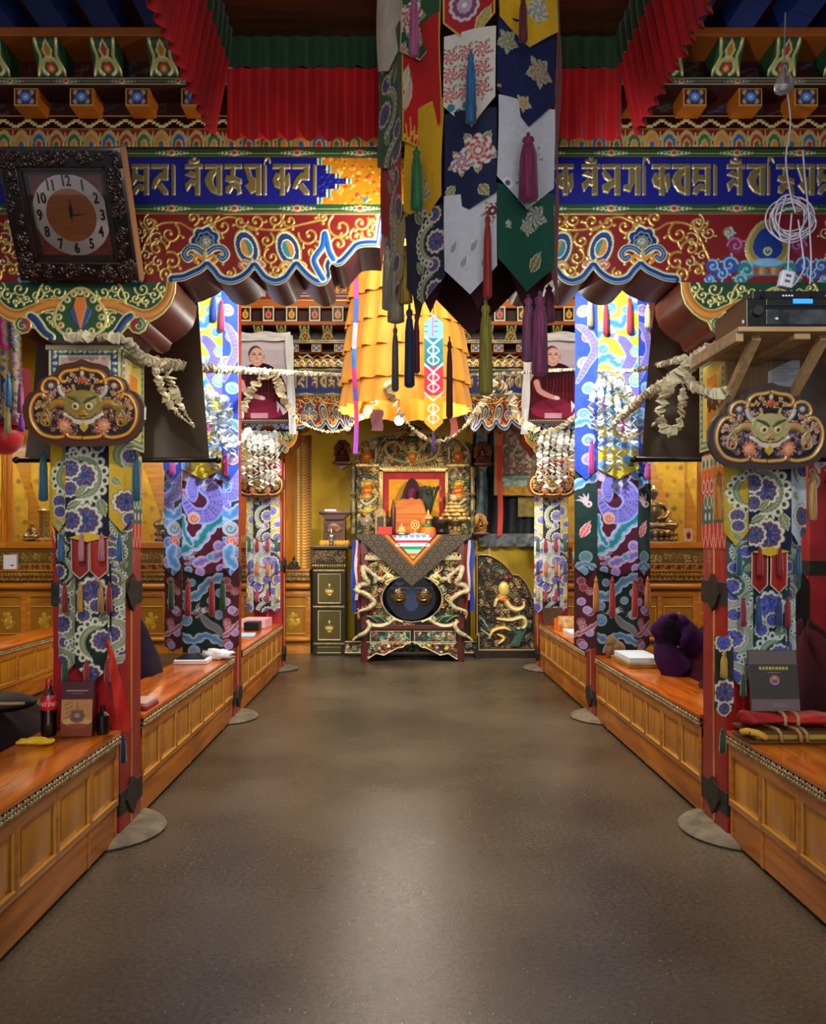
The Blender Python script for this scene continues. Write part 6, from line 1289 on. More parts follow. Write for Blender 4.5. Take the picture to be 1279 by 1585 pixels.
garland('rosette string from the knot across the right dragon banner', [(1038, 588, 4.4), (1010, 605, 4.8), (985, 625, 5.6), (950, 660, 6.6), (975, 678, 6.4), (1005, 662, 5.2), (1026, 645, 4.5)], (.034, .03, .034, .02, .01, .01, .012), .024)
garland('rosette string looping down the left dragon banner', [(232, 560, 4.5), (270, 585, 5.4), (300, 615, 6.4), (335, 668, 6.6), (360, 690, 6.7), (385, 668, 9.0)], (.02, .02, .03, .02, .03, .05), .026, shellw)
# ---------------------------------------------------------------- shelf, amplifier, cables
pine = woodmat('raw_pine', '#8f7350', '#b89a70', .6, 3, 'X', 0); pine2 = woodmat('raw_pine_upright', '#8f7350', '#b89a70', .6, 3, 'Z', 0)
AX0, AX1, AY0, AY1, AZ = 1.45, 2.05, 3.56, 4.14, ZP(507, 3.58)
sh = thing('wall_shelf', 'raw pine bracket shelf on the right front pillar, under the amplifier', 'shelf', (1.75, 3.9, AZ))
MB().cbox(AX0, AX1, AY0, AY1, AZ-.022, AZ, .004).build('board', pine, sh); b = MB(); b.cbox(AX0-.004, AX0+.03, AY0+.02, AY1, AZ-.06, AZ-.022, .004); b.cbox(AX1-.03, AX1, AY0+.02, AY1, AZ-.06, AZ-.022, .004); b.cbox(1.7, 1.77, AY0+.02, AY1, AZ-.05, AZ-.022, .004); b.build('batten', pine, sh)
for x in (1.55, 1.85):
    a_, b_ = Vector((x, AY0+.06, AZ-.03)), Vector((x, 4.1, AZ-.36)); d = (b_-a_); M = Matrix.Translation(a_) @ d.to_track_quat('Z', 'X').to_matrix().to_4x4()
    MB().cbox(-.018, .018, -.02, .02, 0, d.length, .003, M).build('diagonal_brace', pine2, sh)
MB().cbox(1.63, 1.99, 4.125, 4.145, AZ-.4, AZ-.022, .003).build('back_board', woodmat('plywood', '#7a5f40', '#98784f', .6, 3, 'Z', 0), sh)
pp = Cv(.16, .15, .006, '#c9cdd6'); [pp.stroke([(.02, .03+i*.012), (.1+.03*(i % 3), .03+i*.012)], .003, '#8a90a0') for i in range(7)]; pp.disc((.08, .125), .008, col='#6a7288')
o = sheet(pp, flat(XP(1190, 4.11), ZP(598, 4.11), 4.118), 'notice_sheet', PRINT, None, [(0, 0), (.16, 0), (.16, .15), (0, .075)], (XP(1190, 4.11), 4.118, ZP(598, 4.11))); tag(o, 'printed paper sheet pinned on the board under the amplifier shelf', 'paper')
abl = mat('amplifier_black', '#0d0d10', .35); asil = mat('amplifier_dark_grey', '#2a2c30', .3, metal=.4)
am = thing('amplifier', 'black audio amplifier with a blue display, on the pine shelf', 'amplifier', (1.73, 3.8, AZ)); x0, x1, y0, z0, z1 = 1.50, 1.95, 3.6, AZ+.008, AZ+.132
MB().cbox(x0, x1, y0, y0+.36, z0, z1, .004).build('case', abl, am); MB().cbox(x0+.085, x1, y0-.006, y0, z0+.09, z1-.004, .002).build('upper_fascia', asil, am); MB().cbox(x0+.085, x1, y0-.004, y0, z0+.01, z0+.075, .002).build('lower_fascia', mat('fascia_film', '#4a5058', .15, noise='#22262c', scale=10), am)
MB().lathe([(.001, -.02), (.021, -.02), (.024, -.014), (.024, 0)], (x0+.045, y0, z0+.068), 24, 'Y').build('volume_knob', mat('knob_chrome', '#55585e', .2, metal=.8), am, smooth='auto')
MB().box(x0+.2, x0+.285, y0-.008, y0-.005, z0+.1, z0+.12).build('blue_display', mat('display_blue', '#2a78e8', .3, emit=1.4), am); b = MB(); b.ball((x0-.001, y0+.03, z0+.03), .006, .006, .009); b.ball((x0+.13, y0-.006, z0+.035), .008, .003, .006); b.build('label_dot', mat('white_dot', '#d8d8d8', .5), am)
b = MB()
for x in (x0+.03, x1-.03):
    for y in (y0+.04, y0+.32): b.lathe([(.012, 0), (.012, .009)], (x, y, AZ), 10)
b.build('foot', blk, am)
tn = thing('tuner', 'slim black audio unit with rows of small lights, on top of the amplifier', 'audio unit', (1.75, 3.8, z1)); MB().cbox(x0+.04, x1+.02, y0+.03, y0+.33, z1, z1+.042, .003).build('case', mat('tuner_blue_black', '#10141e', .35), tn)
b = MB()
for s in (.17, .36):
    for i in range(4): b.box(x0+s+i*.013, x0+s+i*.013+.007, y0+.028, y0+.031, z1+.018, z1+.024)
b.build('indicator_lights', mat('indicator_white', '#b8c4dc', .4, emit=.5), tn); b = MB()
for s in (.08, .30, .44): b.lathe([(.001, -.012), (.012, -.012), (.012, 0)], (x0+s, y0+.03, z1+.02), 14, 'Y')
b.build('dial_knob', blk, tn, smooth='auto')
wht = mat('white_cable', '#c9c2d4', .4); co = thing('coiled_cable', 'coil of white cable hung on the beam above the amplifier', 'cable', P(1224, 300, 3.93)); b = MB(); random.seed(4)
for i in range(7):
    cx, cy = 1226+random.uniform(-7, 7), 342+random.uniform(-8, 6); rx, ry = 30+random.uniform(-9, 6), 30+random.uniform(-10, 5); b.tube([P(cx+rx*math.cos(2*PI*k/28), cy+ry*math.sin(2*PI*k/28), 3.93+.012*math.sin(k*.7+i)) for k in range(29)], .0042, 6)
for q in (((1215, 60), (1218, 130), (1224, 190), (1217, 245), (1224, 300), (1232, 330)), ((1243, 232), (1247, 280), (1252, 330), (1256, 400), (1254, 440)), ((1226, 330), (1222, 380), (1220, 424)), ((1236, 340), (1243, 390), (1245, 415), (1232, 438), (1222, 446)), ((1218, 300), (1206, 345), (1212, 372), (1236, 360))): b.tube(cr([tuple(P(x, y, 3.92)) for x, y in q], 8), .004, 6)
b.build('loops', wht, co, smooth=True); b = MB(); b.tube([P(1243, 305, 3.95), P(1244, 322, 3.95), P(1250, 335, 3.95)], .012, 8); b.build('dark_tie', mat('cable_tie', '#3a2018', .6), co)
ps = thing('power_strip', 'white power strip standing on the audio unit below the coiled cable', 'power strip', P(1216, 446, 3.72)); M = Matrix.Translation(P(1214, 446, 3.72)) @ Matrix.Rotation(.22, 4, 'Y'); MB().cbox(-.03, .03, -.02, .02, 0, .075, .008, M).build('body', mat('white_plastic', '#c8ccdc', .35), ps); b = MB()
for z in (.02, .045): b.box(-.012, .012, -.0215, -.019, z, z+.012, M)
b.build('socket', mat('socket_grey', '#5a5e70', .4), ps)
hb_ = thing('hanging_bulb', 'clear glass bulb on a cord before the right cornice', 'bulb', P(1214, 80, 3.7)); b = MB(); b.tube([P(1216, 20, 3.7), P(1215, 62, 3.7), P(1214, 100, 3.7)], .004); b.build('cord', mat('cord_grey', '#8a8488', .6), hb_); MB().lathe([(.012, 0), (.014, -.03), (.03, -.055), (.042, -.09), (.04, -.115), (.034, -.12)], P(1214, 100, 3.7), 18).build('glass_shade', mat('clear_glass', '#e8e4ec', .05, trans=.9), hb_, smooth=True)
lamp = thing('bare_lamp', 'bare glowing white lamp hanging above the throne', 'lamp', P(618, 651, 8.9)); q = P(618, 651, 8.9); MB().ball(q, .05, n=20, m=12).build('glowing_bulb', mat('lamp_glow', '#fffdf0', .3, emit=60), lamp, smooth=True); b = MB(); b.lathe([(.02, .035), (.024, .09), (.01, .1)], q, 14); b.tube([q+Vector((0, 0, .1)), q+Vector((0, 0, .5))], .005); b.build('holder', blk, lamp)
point('bare_lamp_light', tuple(q-Vector((0, .12, 0))), 55, (1, .95, .84), .05)
# ---------------------------------------------------------------- throne with its carved table
def carved(c, n, cols, r0, r1, seed, hh=.016, leafn=3, box=None, gilt=.25):
    random.seed(seed); x0, x1, y0, y1 = box or (0, c.w, 0, c.h)
    for i in range(n):
        x, y = random.uniform(x0, x1), random.uniform(y0, y1); col = random.choice(cols); r = random.uniform(r0, r1)
        curl(c, x, y, r, random.random()*6.3, random.choice((-1, 1)), r*.34, col, gilt, hh*random.uniform(.6, 1), leaf=i % leafn == 0)
        if i % 5 == 0: c.scal((x+r, y), r*.55, 6, .2, random.choice(cols), .1, h=hh)
GC = ['#b89a50', '#cdb87a', '#8a7a48', '#3f6a4a', '#2f5a5a', '#9a3a30', '#c8c0a0', '#6a5a34', '#b0682c']
lacd = mat('dark_carved_lacquer', '#1c120c', .35); lacm = mat('maroon_lacquer', '#4a1a1a', .35); gilt = mat('throne_gilt', '#b09a5c', .32, metal=.55, noise='#7a6638', scale=30); cream = mat('dragon_cream', '#c2b998', .4, noise='#8f8a6c', scale=25)
YT = 10.62; kt = YT/F
def X(px): return XP(px, YT)
def Z(py): return ZP(py, YT)
tb = thing('altar_table', 'carved altar table with white dragons and a drum hollow, before the throne', 'altar table', (X(638), YT+.3, 0))
def panel(parent, name, x0, x1, y0, y1, Y, bg, fn, res=.005, m=None, outline=None):
    c = Cv(XP(x1, Y)-XP(x0, Y), ZP(y0, Y)-ZP(y1, Y), res, bg); fn(c); return sheet(c, flat(XP(x0, Y), ZP(y1, Y), Y), name, m or LACQ, parent, outline)
MB().cbox(X(551), X(729), YT-.03, YT+.42, Z(832), Z(828), .008).build('table_top', lacm, tb)
for a, b_ in ((559, 570), (708, 719)): MB().cbox(X(a), X(b_), YT-.03, YT+.05, 0, Z(832), .008).build('post', lacm, tb, smooth='auto'); MB().cbox(X(a), X(b_), YT+.34, YT+.42, 0, Z(832), .008).build('post', lacm, tb, smooth='auto')
MB().box(X(562), X(716), YT+.33, YT+.36, Z(1000), Z(832)).build('back_board', mat('table_dark_board', '#120c0a', .5), tb)  # near-black board closing the back of the table
b = MB(); b.box(X(566), X(712), YT, YT+.36, Z(870), Z(835)); b.box(X(566), X(712), YT, YT+.36, Z(998), Z(975)); b.build('rails', lacd, tb)
panel(tb, 'upper_frieze', 570, 708, 834, 858, YT-.003, '#1e1610', lambda c: (c.rect(0, 0, c.w, .02, '#b8ae84', .3), c.rect(0, c.h-.02, c.w, c.h, '#b8ae84', .3), carved(c, 40, GC, .02, .035, 3, .01)))
panel(tb, 'leaf_row', 564, 714, 858, 868, YT-.03, '#2a2016', lambda c: lotus_row(c, .005, .03, c.w, .05, c.h*.9, ['#8a8460', '#6a6444'], '#c8c09a', .2)); MB().box(X(564), X(714), YT-.028, YT, Z(868), Z(858)).build('leaf_backing', lacd, tb)
# drum hollow: carved screen with a round opening and the dark drum behind
c = Cv(X(710)-X(568), Z(868)-Z(970), .0045, '#1a120e'); w, h = c.w, c.h; carved(c, 330, GC, .02, .045, 8, .03)
xx, yy = np.meshgrid(c.x, c.y); cx, cy, rr = w/2-.01, h*.43, .375; mk = ((xx-cx)/rr)**2+((yy-cy)/(rr*.78))**2 > 1
ring_p = [(cx+rr*1.03*math.cos(2*PI*k/48), cy+rr*.8*math.sin(2*PI*k/48)) for k in range(48)]; c.stroke(ring_p, .03, '#3f5a52', 0, .035, True); c.stroke(ring_p, .01, '#a8b09a', .2, .04, True)
for s in (-1, 1):
    f = lambda p: [(cx+s*a, cy+b_) for a, b_ in p]
    c.stroke(f(cr([(.56, -.33), (.42, -.36), (.3, -.32), (.22, -.27), (.13, -.3)], 8)), [.05, .07, .06, .05, .03], '#c2bc9c', .1, .06); c.disc(f([(.25, -.27)])[0], .06, .05, 0, '#b8b496', .1, .06); c.disc(f([(.26, -.25)])[0], .014, col='#1a1410')
    for i in range(5): c.stroke(f(cr([(.3+i*.035, -.3), (.36+i*.04, -.24), (.44+i*.04, -.22)], 5)), .016, ['#3f6a52', '#8aa08a', '#2f5a4a'][i % 3], .1, .05)
    c.stroke(f(cr([(.4, .22), (.32, .3), (.24, .26), (.34, .2), (.28, .16)], 8)), [.03, .05, .05, .04, .02], '#c8b878', .2, .05); c.disc(f([(.3, .27)])[0], .05, .04, 0, '#b8b08a', .2, .06); c.poly(f([(.34, -.2), (.4, -.05), (.42, .1), (.38, -.08)]), '#c8602a', 0, .04)
    for i in range(4): c.stroke(f(cr([(.3, .3), (.28+i*.03, .36), (.24+i*.05, .4)], 5)), .015, '#c8bc94', .2, .05)
sheet(c, flat(X(568), Z(970), YT+.0), 'carved_screen', LACQ, tb, None, None, mk)
c = Cv(.86, .7, .006, '#0c0e18'); 
c.disc((.43, .35), .4, .3, 0, '#10142a'); c.disc((.43, .33), .13, .2, 0, '#2a3560'); c.rect(.05, .5, .81, .52, '#5a6078')
for s in (-1, 1):
    q = (.43+s*.2, .36); c.disc(q, .12, .14, 0, '#3a2c12', .1, .02); c.disc((q[0], q[1]+.03), .1, .09, 0, '#54421e', .15, .03); c.disc((q[0], q[1]-.06), .055, .035, 0, '#120a06', 0, .03); c.stroke([(q[0]-.035, q[1]-.045), (q[0]+.035, q[1]-.045)], .012, '#a89a7a', 0, .03); c.disc((q[0], q[1]+.0), .025, .03, 0, '#6a5428', .2, .045)
    for e_ in (-1, 1): c.disc((q[0]+e_*.042, q[1]+.04), .026, .018, e_*.4, '#1a1008', 0, .03); c.disc((q[0]+e_*.042, q[1]+.04), .009, col='#c8b070', h=.035); c.stroke([(q[0]+e_*.015, q[1]+.062), (q[0]+e_*.075, q[1]+.085)], .016, '#7a6230', .2, .04); c.disc((q[0]+e_*.115, q[1]+.02), .02, .04, 0, '#4a3818')
    c.poly([(.43+s*.08, .6), (.43+s*.3, .6), (.43+s*.2, .53)], '#6a84c0' if s < 0 else '#1a2238')
dr = thing('ritual_drum', 'dark blue drum with two face masks in the hollow of the altar table', 'drum', (X(638), YT+.25, Z(930)))
MB().lathe([(.001, -.1), (.3, -.1), (.36, -.04), (.36, .04), (.3, .1), (.001, .1)], (X(637), YT+.21, Z(926)), 40, 'Y').build('drum_shell', mat('drum_blue_black', '#10131f', .2, coat=.5), dr, smooth='auto')
sheet(c, lambda A, B_, H: (X(637)-.43*.8+A*.8, YT+.105-H, Z(926)-.35*.8+B_*.8), 'drum_head', painted('glossy_drum', .15, .2, .6), dr, [(.43+.4*math.cos(2*PI*k/40), .35+.33*math.sin(2*PI*k/40)) for k in range(40)])
MB().cbox(X(560), X(718), YT-.045, YT+.05, Z(974), Z(967), .006).build('maroon_ledge', lacm, tb)
for a, b_ in ((573, 636), (641, 706)): panel(tb, 'drawer_front', a, b_, 976, 997, YT-.012, '#20302a', lambda c: (carved(c, 60, ['#3f7a5a', '#8ab08a', '#b8463c', '#d0c8a0', '#2f5f6a'], .018, .03, a, .014), [c.rect(*q, '#b9ae88', .3, .018) for q in ((0, 0, c.w, .014), (0, c.h-.014, c.w, c.h), (0, 0, .014, c.h), (c.w-.014, 0, c.w, c.h))]))
apr = [(0, 0), (.02, 0), (.12, .07), (.22, .045), (.3, .09), (.4, .14), (.46, .15), (.52, .2), (.58, .22), (.64, .2), (.7, .15), (.76, .14), (.86, .09), (.94, .045), (1.04, .07), (1.14, 0), (1.16, 0), (1.16, .225), (0, .225)]
def ap(c):
    carved(c, 110, ['#3f6a5a', '#8aa08a', '#a83c34', '#c8c09a', '#6a5a3a'], .02, .035, 31, .016)
    for x, y, col in ((.16, .13, '#d07a6a'), (.28, .16, '#d8d0b0'), (.36, .18, '#2a2a34'), (.8, .17, '#d0a83a'), (.9, .14, '#c8786a'), (1.02, .13, '#d8a03a')): c.disc((x, y), .025, col=col, h=.025)
    c.stroke(apr[1:-2], .02, '#c8c0a0', .2, .02); c.rect(0, .21, 1.16, .23, '#b8ae88', .3, .015)
c = Cv(1.16, .226, .0045, '#2a1c14'); ap(c); sheet(c, flat(X(638)-.58, .035, YT-.02), 'scalloped_apron', LACQ, tb, apr); MB().prism([(X(638)-.58+a, .035+q) for a, q in apr], YT-.018, YT+.02).build('apron_board', lacd, tb)
def dragon_tube(parent, pts, r, Y, name='dragon', m=None):
    """a carved dragon winding round a post: (px, py, forward)"""
    p = cr([(XP(a, Y), Y-d, ZP(q, Y)) for a, q, d in pts], 8); n = len(p); b = MB(); b.tube(p, [r*np.interp(i/(n-1), [0, .1, .4, .8, 1], [.5, .9, 1, .8, .3]) for i in range(n)], 10)
    for i in range(4, n-4, 3):
        q = Vector(p[i]); d = (Vector(p[i+1])-Vector(p[i-1])).normalized(); u = d.cross(Vector((0, -1, 0))).normalized(); b.tube([q+u*r*.8, q+u*r*1.3+d*r*.5], [r*.3, r*.05], 5)
    h = Vector(p[0]); s = 1 if pts[1][0] < pts[0][0] else -1
    b.ball(h+Vector((s*r*.6, -r*.2, 0)), r*1.4, r*1.1, r*1.0, 12, 8); b.ball(h+Vector((s*r*1.7, -r*.3, -r*.3)), r*.9, r*.7, r*.5, 10, 6); b.ball(h+Vector((s*r*1.4, -r*.2, -r*1.0)), r*.7, r*.6, r*.25, 10, 6)
    for k in (-.6, .2): b.tube([h+Vector((-s*r*.2, -r*k, r*.7)), h+Vector((-s*r*1.2, -r*k, r*1.9)), h+Vector((-s*r*2.2, -r*k, r*2.1))], [r*.35, r*.25, r*.06], 6)
    for k in range(5): b.tube([h+Vector((-s*r*.5, -r*.6, r*(.4-k*.35))), h+Vector((-s*r*2, -r*.9, r*(.7-k*.6)))], [r*.3, r*.06], 5)
    return b.build(name, m or cream, parent, smooth=True)
for s in (0, 1):
    f = lambda a: a if not s else 1277-a
    dragon_tube(tb, [(f(586), 896, .06), (f(572), 884, .05), (f(562), 878, .08), (f(565), 892, .1), (f(570), 902, .07), (f(558), 906, .05), (f(553), 914, .07), (f(566), 918, .1), (f(580), 930, .1), (f(572), 940, .1), (f(556), 946, .08), (f(556), 956, .05)], .034, YT, 'coiled_dragon')
    b = MB(); b.tube(cr([(X(f(569)), YT-.07, Z(960)), (X(f(573)), YT-.09, Z(968)), (X(f(566)), YT-.1, Z(978)), (X(f(556)), YT-.08, Z(983))], 6), [.03, .03, .028, .03, .026], 8)
    for k in range(4): b.tube([(X(f(556)), YT-.08, Z(983)), (X(f(551-k*1.5)), YT-.1, Z(985+k*1.6)), (X(f(548)), YT-.09, Z(987+k*2.5))], [.014, .012, .003], 6)
    b.build('dragon_claw', cream, tb, smooth=True)
# embroidered cover hanging over the front edge
ac = thing('altar_cloth', 'grey brocade cloth hanging in a point over the altar table front', 'cloth', (X(638), YT-.05, Z(828)))
c = Cv(X(729)-X(551), .68, .0045, '#3a352f'); w, h = c.w, c.h; px = lambda a, q: ((a-551)*kt, h-(q-828)*kt)
for i in range(16):
    for j in range(9): c.disc((.05+i*.095+(j % 2)*.047, h-.04-j*.075), .026, col='#5a5248', g=.2); c.disc((.05+i*.095+(j % 2)*.047, h-.04-j*.075), .014, col='#2a2622')
tri = lambda x0, x1, ya, col, g=0: c.poly([px(x0, 828), px(x1, 828), px((x0+x1)/2+.5, ya)], col, g)
tri(591, 687, 879, '#7a4a22', .3); tri(595, 683, 875, '#b8782c', .4); tri(600, 678, 869, '#5a3014'); tri(605, 673, 866, '#e4dfe6')
q_ = [(605, 828), (673, 828), (668, 834), (610, 834)]
for ya, yb, col in ((828, 833, '#d84a78'), (833, 837, '#efe6ee'), (837, 841, '#b01c48'), (841, 846, '#f0c0d4'), (846, 851, '#1f8a70'), (851, 857, '#8fd0b8'), (857, 861, '#d8542a'), (861, 866, '#e89a2a')):
    f0_, f1_ = (ya-828)/38, (yb-828)/38; c.poly([px(605+34*f0_, ya), px(673-34*f0_, ya), px(673-34*f1_, yb), px(605+34*f1_, yb)], col)
c.rect(*px(614, 834), *px(664, 828), '#e8e8f0'); [c.scal(px(620+i*9, 830), .03, 5, .2, '#6aa0d0') for i in range(5)]
for i in range(9): c.poly([px(612+i*6, 846), px(615+i*6, 841), px(618+i*6, 846)], '#f4e6ee')
tipx = (637.5-551)*kt; outc = [(0, h), (0, h-.015), (tipx, h-(908-828)*kt), (w, h-.015), (w, h)]
sheet(c, lambda A, B_, H: (X(551)+A, YT-.062-.012*np.sin(A*9)-.02*(h-B_), Z(828)-h+B_+.006), 'front_fall', SILK, ac, outc); MB().box(X(551), X(729), YT-.06, YT+.41, Z(828), Z(828)+.006).build('top_cover', mat('grey_brocade', '#4a443c', .6, noise='#36312b', scale=30), ac)
for s, lb in ((0, 'left'), (1, 'right')):
    f = lambda a: a if not s else 1278-a
    t = thing('side_streamer', 'blue, white and red cloth strips hanging beside the %s post of the altar table' % lb, 'cloth strip', (X(f(550)), YT+.15, Z(840)))
    for i, (a, b_, col, yb) in enumerate(((543, 550, '#1a3aa8', 948), (549, 554, '#d8d0dc', 930), (553, 558, '#8a2420', 960))): 
        x0, x1 = sorted((X(f(a)), X(f(b_)))); k_ = MB(); n = 10; k_.add([(x+.012*math.sin(j*.9+i), YT+.14-.02*i+.015*math.sin(j*.7+q), Z(836)+(Z(yb)-Z(836))*j/n) for j in range(n+1) for q, x in enumerate((x0, (x0+x1)/2, x1))], [(j*3+q, j*3+q+1, j*3+q+4, j*3+q+3) for j in range(n) for q in (0, 1)]); k_.build('strip', mat('strip_'+col[1:], col, .6, sheen=.2), t, smooth=True, fix=False)
# ---- the throne's back
YB2 = 11.45
th = thing('carved_throne', 'carved and gilded throne back with red and yellow panel, behind the altar table', 'throne', (XP(638, YB2), YB2, 0))
BX = lambda a: XP(a, YB2); BZ = lambda q: ZP(q, YB2)
MB().box(BX(549), BX(728), YB2+.03, YB2+.12, 0, BZ(722)).build('back_board', lacd, th)
aro = cr([(549, 722), (549, 705), (556, 688), (570, 678), (590, 674), (610, 668), (638, 655), (666, 668), (686, 674), (706, 678), (720, 688), (728, 705), (728, 722)], 5)
ow, oh = BX(728)-BX(549), BZ(655)-BZ(722); ao = [(BX(a)-BX(549), BZ(q)-BZ(722)) for a, q in aro]; MB().prism([(BX(549)+a, BZ(722)+q) for a, q in ao], YB2+.03, YB2+.1).build('crest_board', lacd, th)
c = Cv(ow, oh+.01, .0048, '#181008'); carved(c, 520, GC+['#c8b878', '#c8b878', '#b09a5c'], .022, .05, 77, .035); c.stroke(ao[2:-2], .035, '#a8945a', .4, .04)
mx_ = ow/2
for s in (-1, 1):
    p = cr([(mx_+s*.08, .05), (mx_+s*.3, .12), (mx_+s*.38, .28), (mx_+s*.22, .34), (mx_+s*.16, .22)], 8); c.stroke(p, [.03, .05, .05, .04, .02], '#c2b27a', .35, .05); p = cr([(mx_+s*.45, .03), (mx_+s*.52, .2), (mx_+s*.4, .36), (mx_+s*.28, .42)], 8); c.stroke(p, [.04, .05, .03], '#6a6a44', .3, .05)
    c.disc((mx_+s*.64, .14), .08, .09, 0, '#c86a1c', .1, .06); c.disc((mx_+s*.64, .25), .05, col='#c8a04a', g=.2, h=.06); c.stroke(cr([(mx_+s*.52, .05), (mx_+s*.5, .24), (mx_+s*.58, .34)], 6), .03, '#b8a888', .2, .05); c.stroke(cr([(mx_+s*.74, .05), (mx_+s*.78, .2), (mx_+s*.72, .3)], 6), .03, '#a8a080', .2, .05)
    for i in range(4): c.stroke(cr([(mx_+s*(.06+i*.05), .46), (mx_+s*(.12+i*.07), .5-.02*i), (mx_+s*(.16+i*.08), .44-.03*i)], 6), .024, '#b8aa70', .35, .05)
c.disc((mx_, .14), .07, .08, 0, '#c87a2a', .15, .06); c.disc((mx_, .26), .055, col='#c8bc6a', g=.3, h=.07); c.stroke(cr([(mx_-.18, .3), (mx_-.08, .2), (mx_, .22), (mx_+.08, .2), (mx_+.18, .3)], 6), .03, '#c8c070', .3, .06); c.disc((mx_, .38), .09, .06, 0, '#4a5a3a', .1, .06); c.poly([(mx_-.04, .42), (mx_, .56), (mx_+.04, .42)], '#c8b878', .4, .05)
sheet(c, flat(BX(549), BZ(722), YB2+.02), 'carved_crest', LACQ, th, ao)
for s in (0, 1):
    x0, x1 = (553, 586) if not s else (694, 726)
    c = Cv(BX(x1)-BX(x0), BZ(722)-BZ(828), .0048, '#17110b'); w, h = c.w, c.h; carved(c, 190, GC+['#c0a860']*2, .018, .04, 50+s, .03)
    for (y, col, r) in ((.74, '#d8b03a', .05), (.64, '#c86a1c', .065), (.55, '#c89a4a', .05), (.36, '#c8c060', .05), (.2, '#b8a898', .06)): c.disc((w*.48, h*y), r*1.3, r, .3, col, .15, .05)
    c.stroke(cr([(w*.2, h*.5), (w*.45, h*.44), (w*.8, h*.52)], 6), .04, '#c8c0a0', .1, .04); c.stroke(cr([(w*.15, h*.36), (w*.5, h*.33), (w*.85, h*.38)], 6), .04, '#b8b04a', .2, .045)
    c.stroke(cr([(w*.15, h*.24), (w*.3, h*.14), (w*.6, h*.16), (w*.85, h*.1)], 6), .035, '#9a9080', .1, .04); sheet(c, flat(BX(x0), BZ(828), YB2-.04), 'carved_column', LACQ, th); MB().box(BX(x0), BX(x1), YB2-.03, YB2+.03, BZ(828), BZ(722)).build('column_core', lacd, th)
    MB().cbox(BX(x0-2), BX(x1+1), YB2-.08, YB2+.03, BZ(724), BZ(718), .01).build('column_capital', gilt, th, smooth='auto')
b = MB()
for a, b_, q0, q1 in ((587, 593, 726, 792), (689, 695, 726, 792), (587, 695, 724, 731)): b.cbox(BX(a), BX(b_), YB2-.04, YB2+.03, BZ(q1), BZ(q0), .008)
for i in range(36): x = BX(588)+(BX(694)-BX(588))*i/35; b.box(x, x+.014, YB2-.05, YB2-.03, BZ(725), BZ(722))
for i in range(22):
    for a in (586.5, 694.5): z = BZ(790)+(BZ(726)-BZ(790))*i/21; b.ball((BX(a), YB2-.04, z), .016, n=7, m=5)
b.build('gilt_frame', gilt, th, smooth='auto')
panel(th, 'red_border', 593, 689, 731, 800, YB2+.015, '#a81a2a', lambda c: (carved(c, 30, ['#b82a3a', '#98142a'], .03, .06, 4, .001, gilt=0), c.rect(.08, 0, c.w-.08, c.h-.1, '#e0a010'), carved(c, 40, ['#e8b030', '#d09008'], .02, .05, 5, .001, box=(.1, c.w-.1, 0, c.h-.14), gilt=.1)), .006, SILK)
b = MB(); b.cbox(BX(540), BX(740), YB2-.32, YB2+.1, 0, ZP(995, YB2-.32), .01); b.build('plinth', lacd, th)
panel(th, 'plinth_carving', 534, 746, 992, 1011, YB2-.325, '#241a12', lambda c: (carved(c, 130, ['#3f6a5a', '#8aa08a', '#a83c34', '#b8b08a', '#6a5a3a'], .02, .04, 13, .016), c.rect(0, c.h-.02, c.w, c.h, '#b8ae88', .3, .02), c.rect(0, 0, c.w, .02, '#b8ae88', .3, .02)))
b = MB(); b.cbox(BX(552), BX(726), YB2-.3, YB2, .2, ZP(830, YB2)-.05, .02); b.build('seat_box', lacd, th)
# outer turned posts with small brackets and statues
for s, x in ((0, 547), (1, 731)):
    t = b = MB(); b.lathe([(.05, 0), (.05, .08), (.03, .1), (.045, .2), (.03, .26), (.05, .3), (.035, .34), (.045, .45), (.02, .5), (.05, .54), (.03, .6), (.04, .7), (.025, .75), (.05, .82), (.05, .92)], (BX(x), YB2-.02, BZ(826)), 14); b.build('turned_post', mat('post_green_gilt', '#4a5040', .4, metal=.3, noise='#8a7a4a', scale=14), th, smooth='auto')
cop = mat('copper_statue', '#4a2418', .3, metal=.7, noise='#7a4428', scale=12); brz = mat('bronze_statue', '#5e4f34', .3, metal=.75, noise='#83704a', scale=8)
def remesh(b, name, m, parent, vox):
    o = b.build(name, m, parent); md = o.modifiers.new('r', 'REMESH'); md.mode = 'VOXEL'; md.voxel_size = vox; s_ = o.modifiers.new('s', 'SMOOTH'); s_.iterations = 3
    bpy.context.view_layer.update(); me = bpy.data.meshes.new_from_object(o.evaluated_get(bpy.context.evaluated_depsgraph_get())); o.modifiers.clear(); old = o.data; o.data = me; bpy.data.meshes.remove(old); me.name = name; me.shade_smooth(); return o
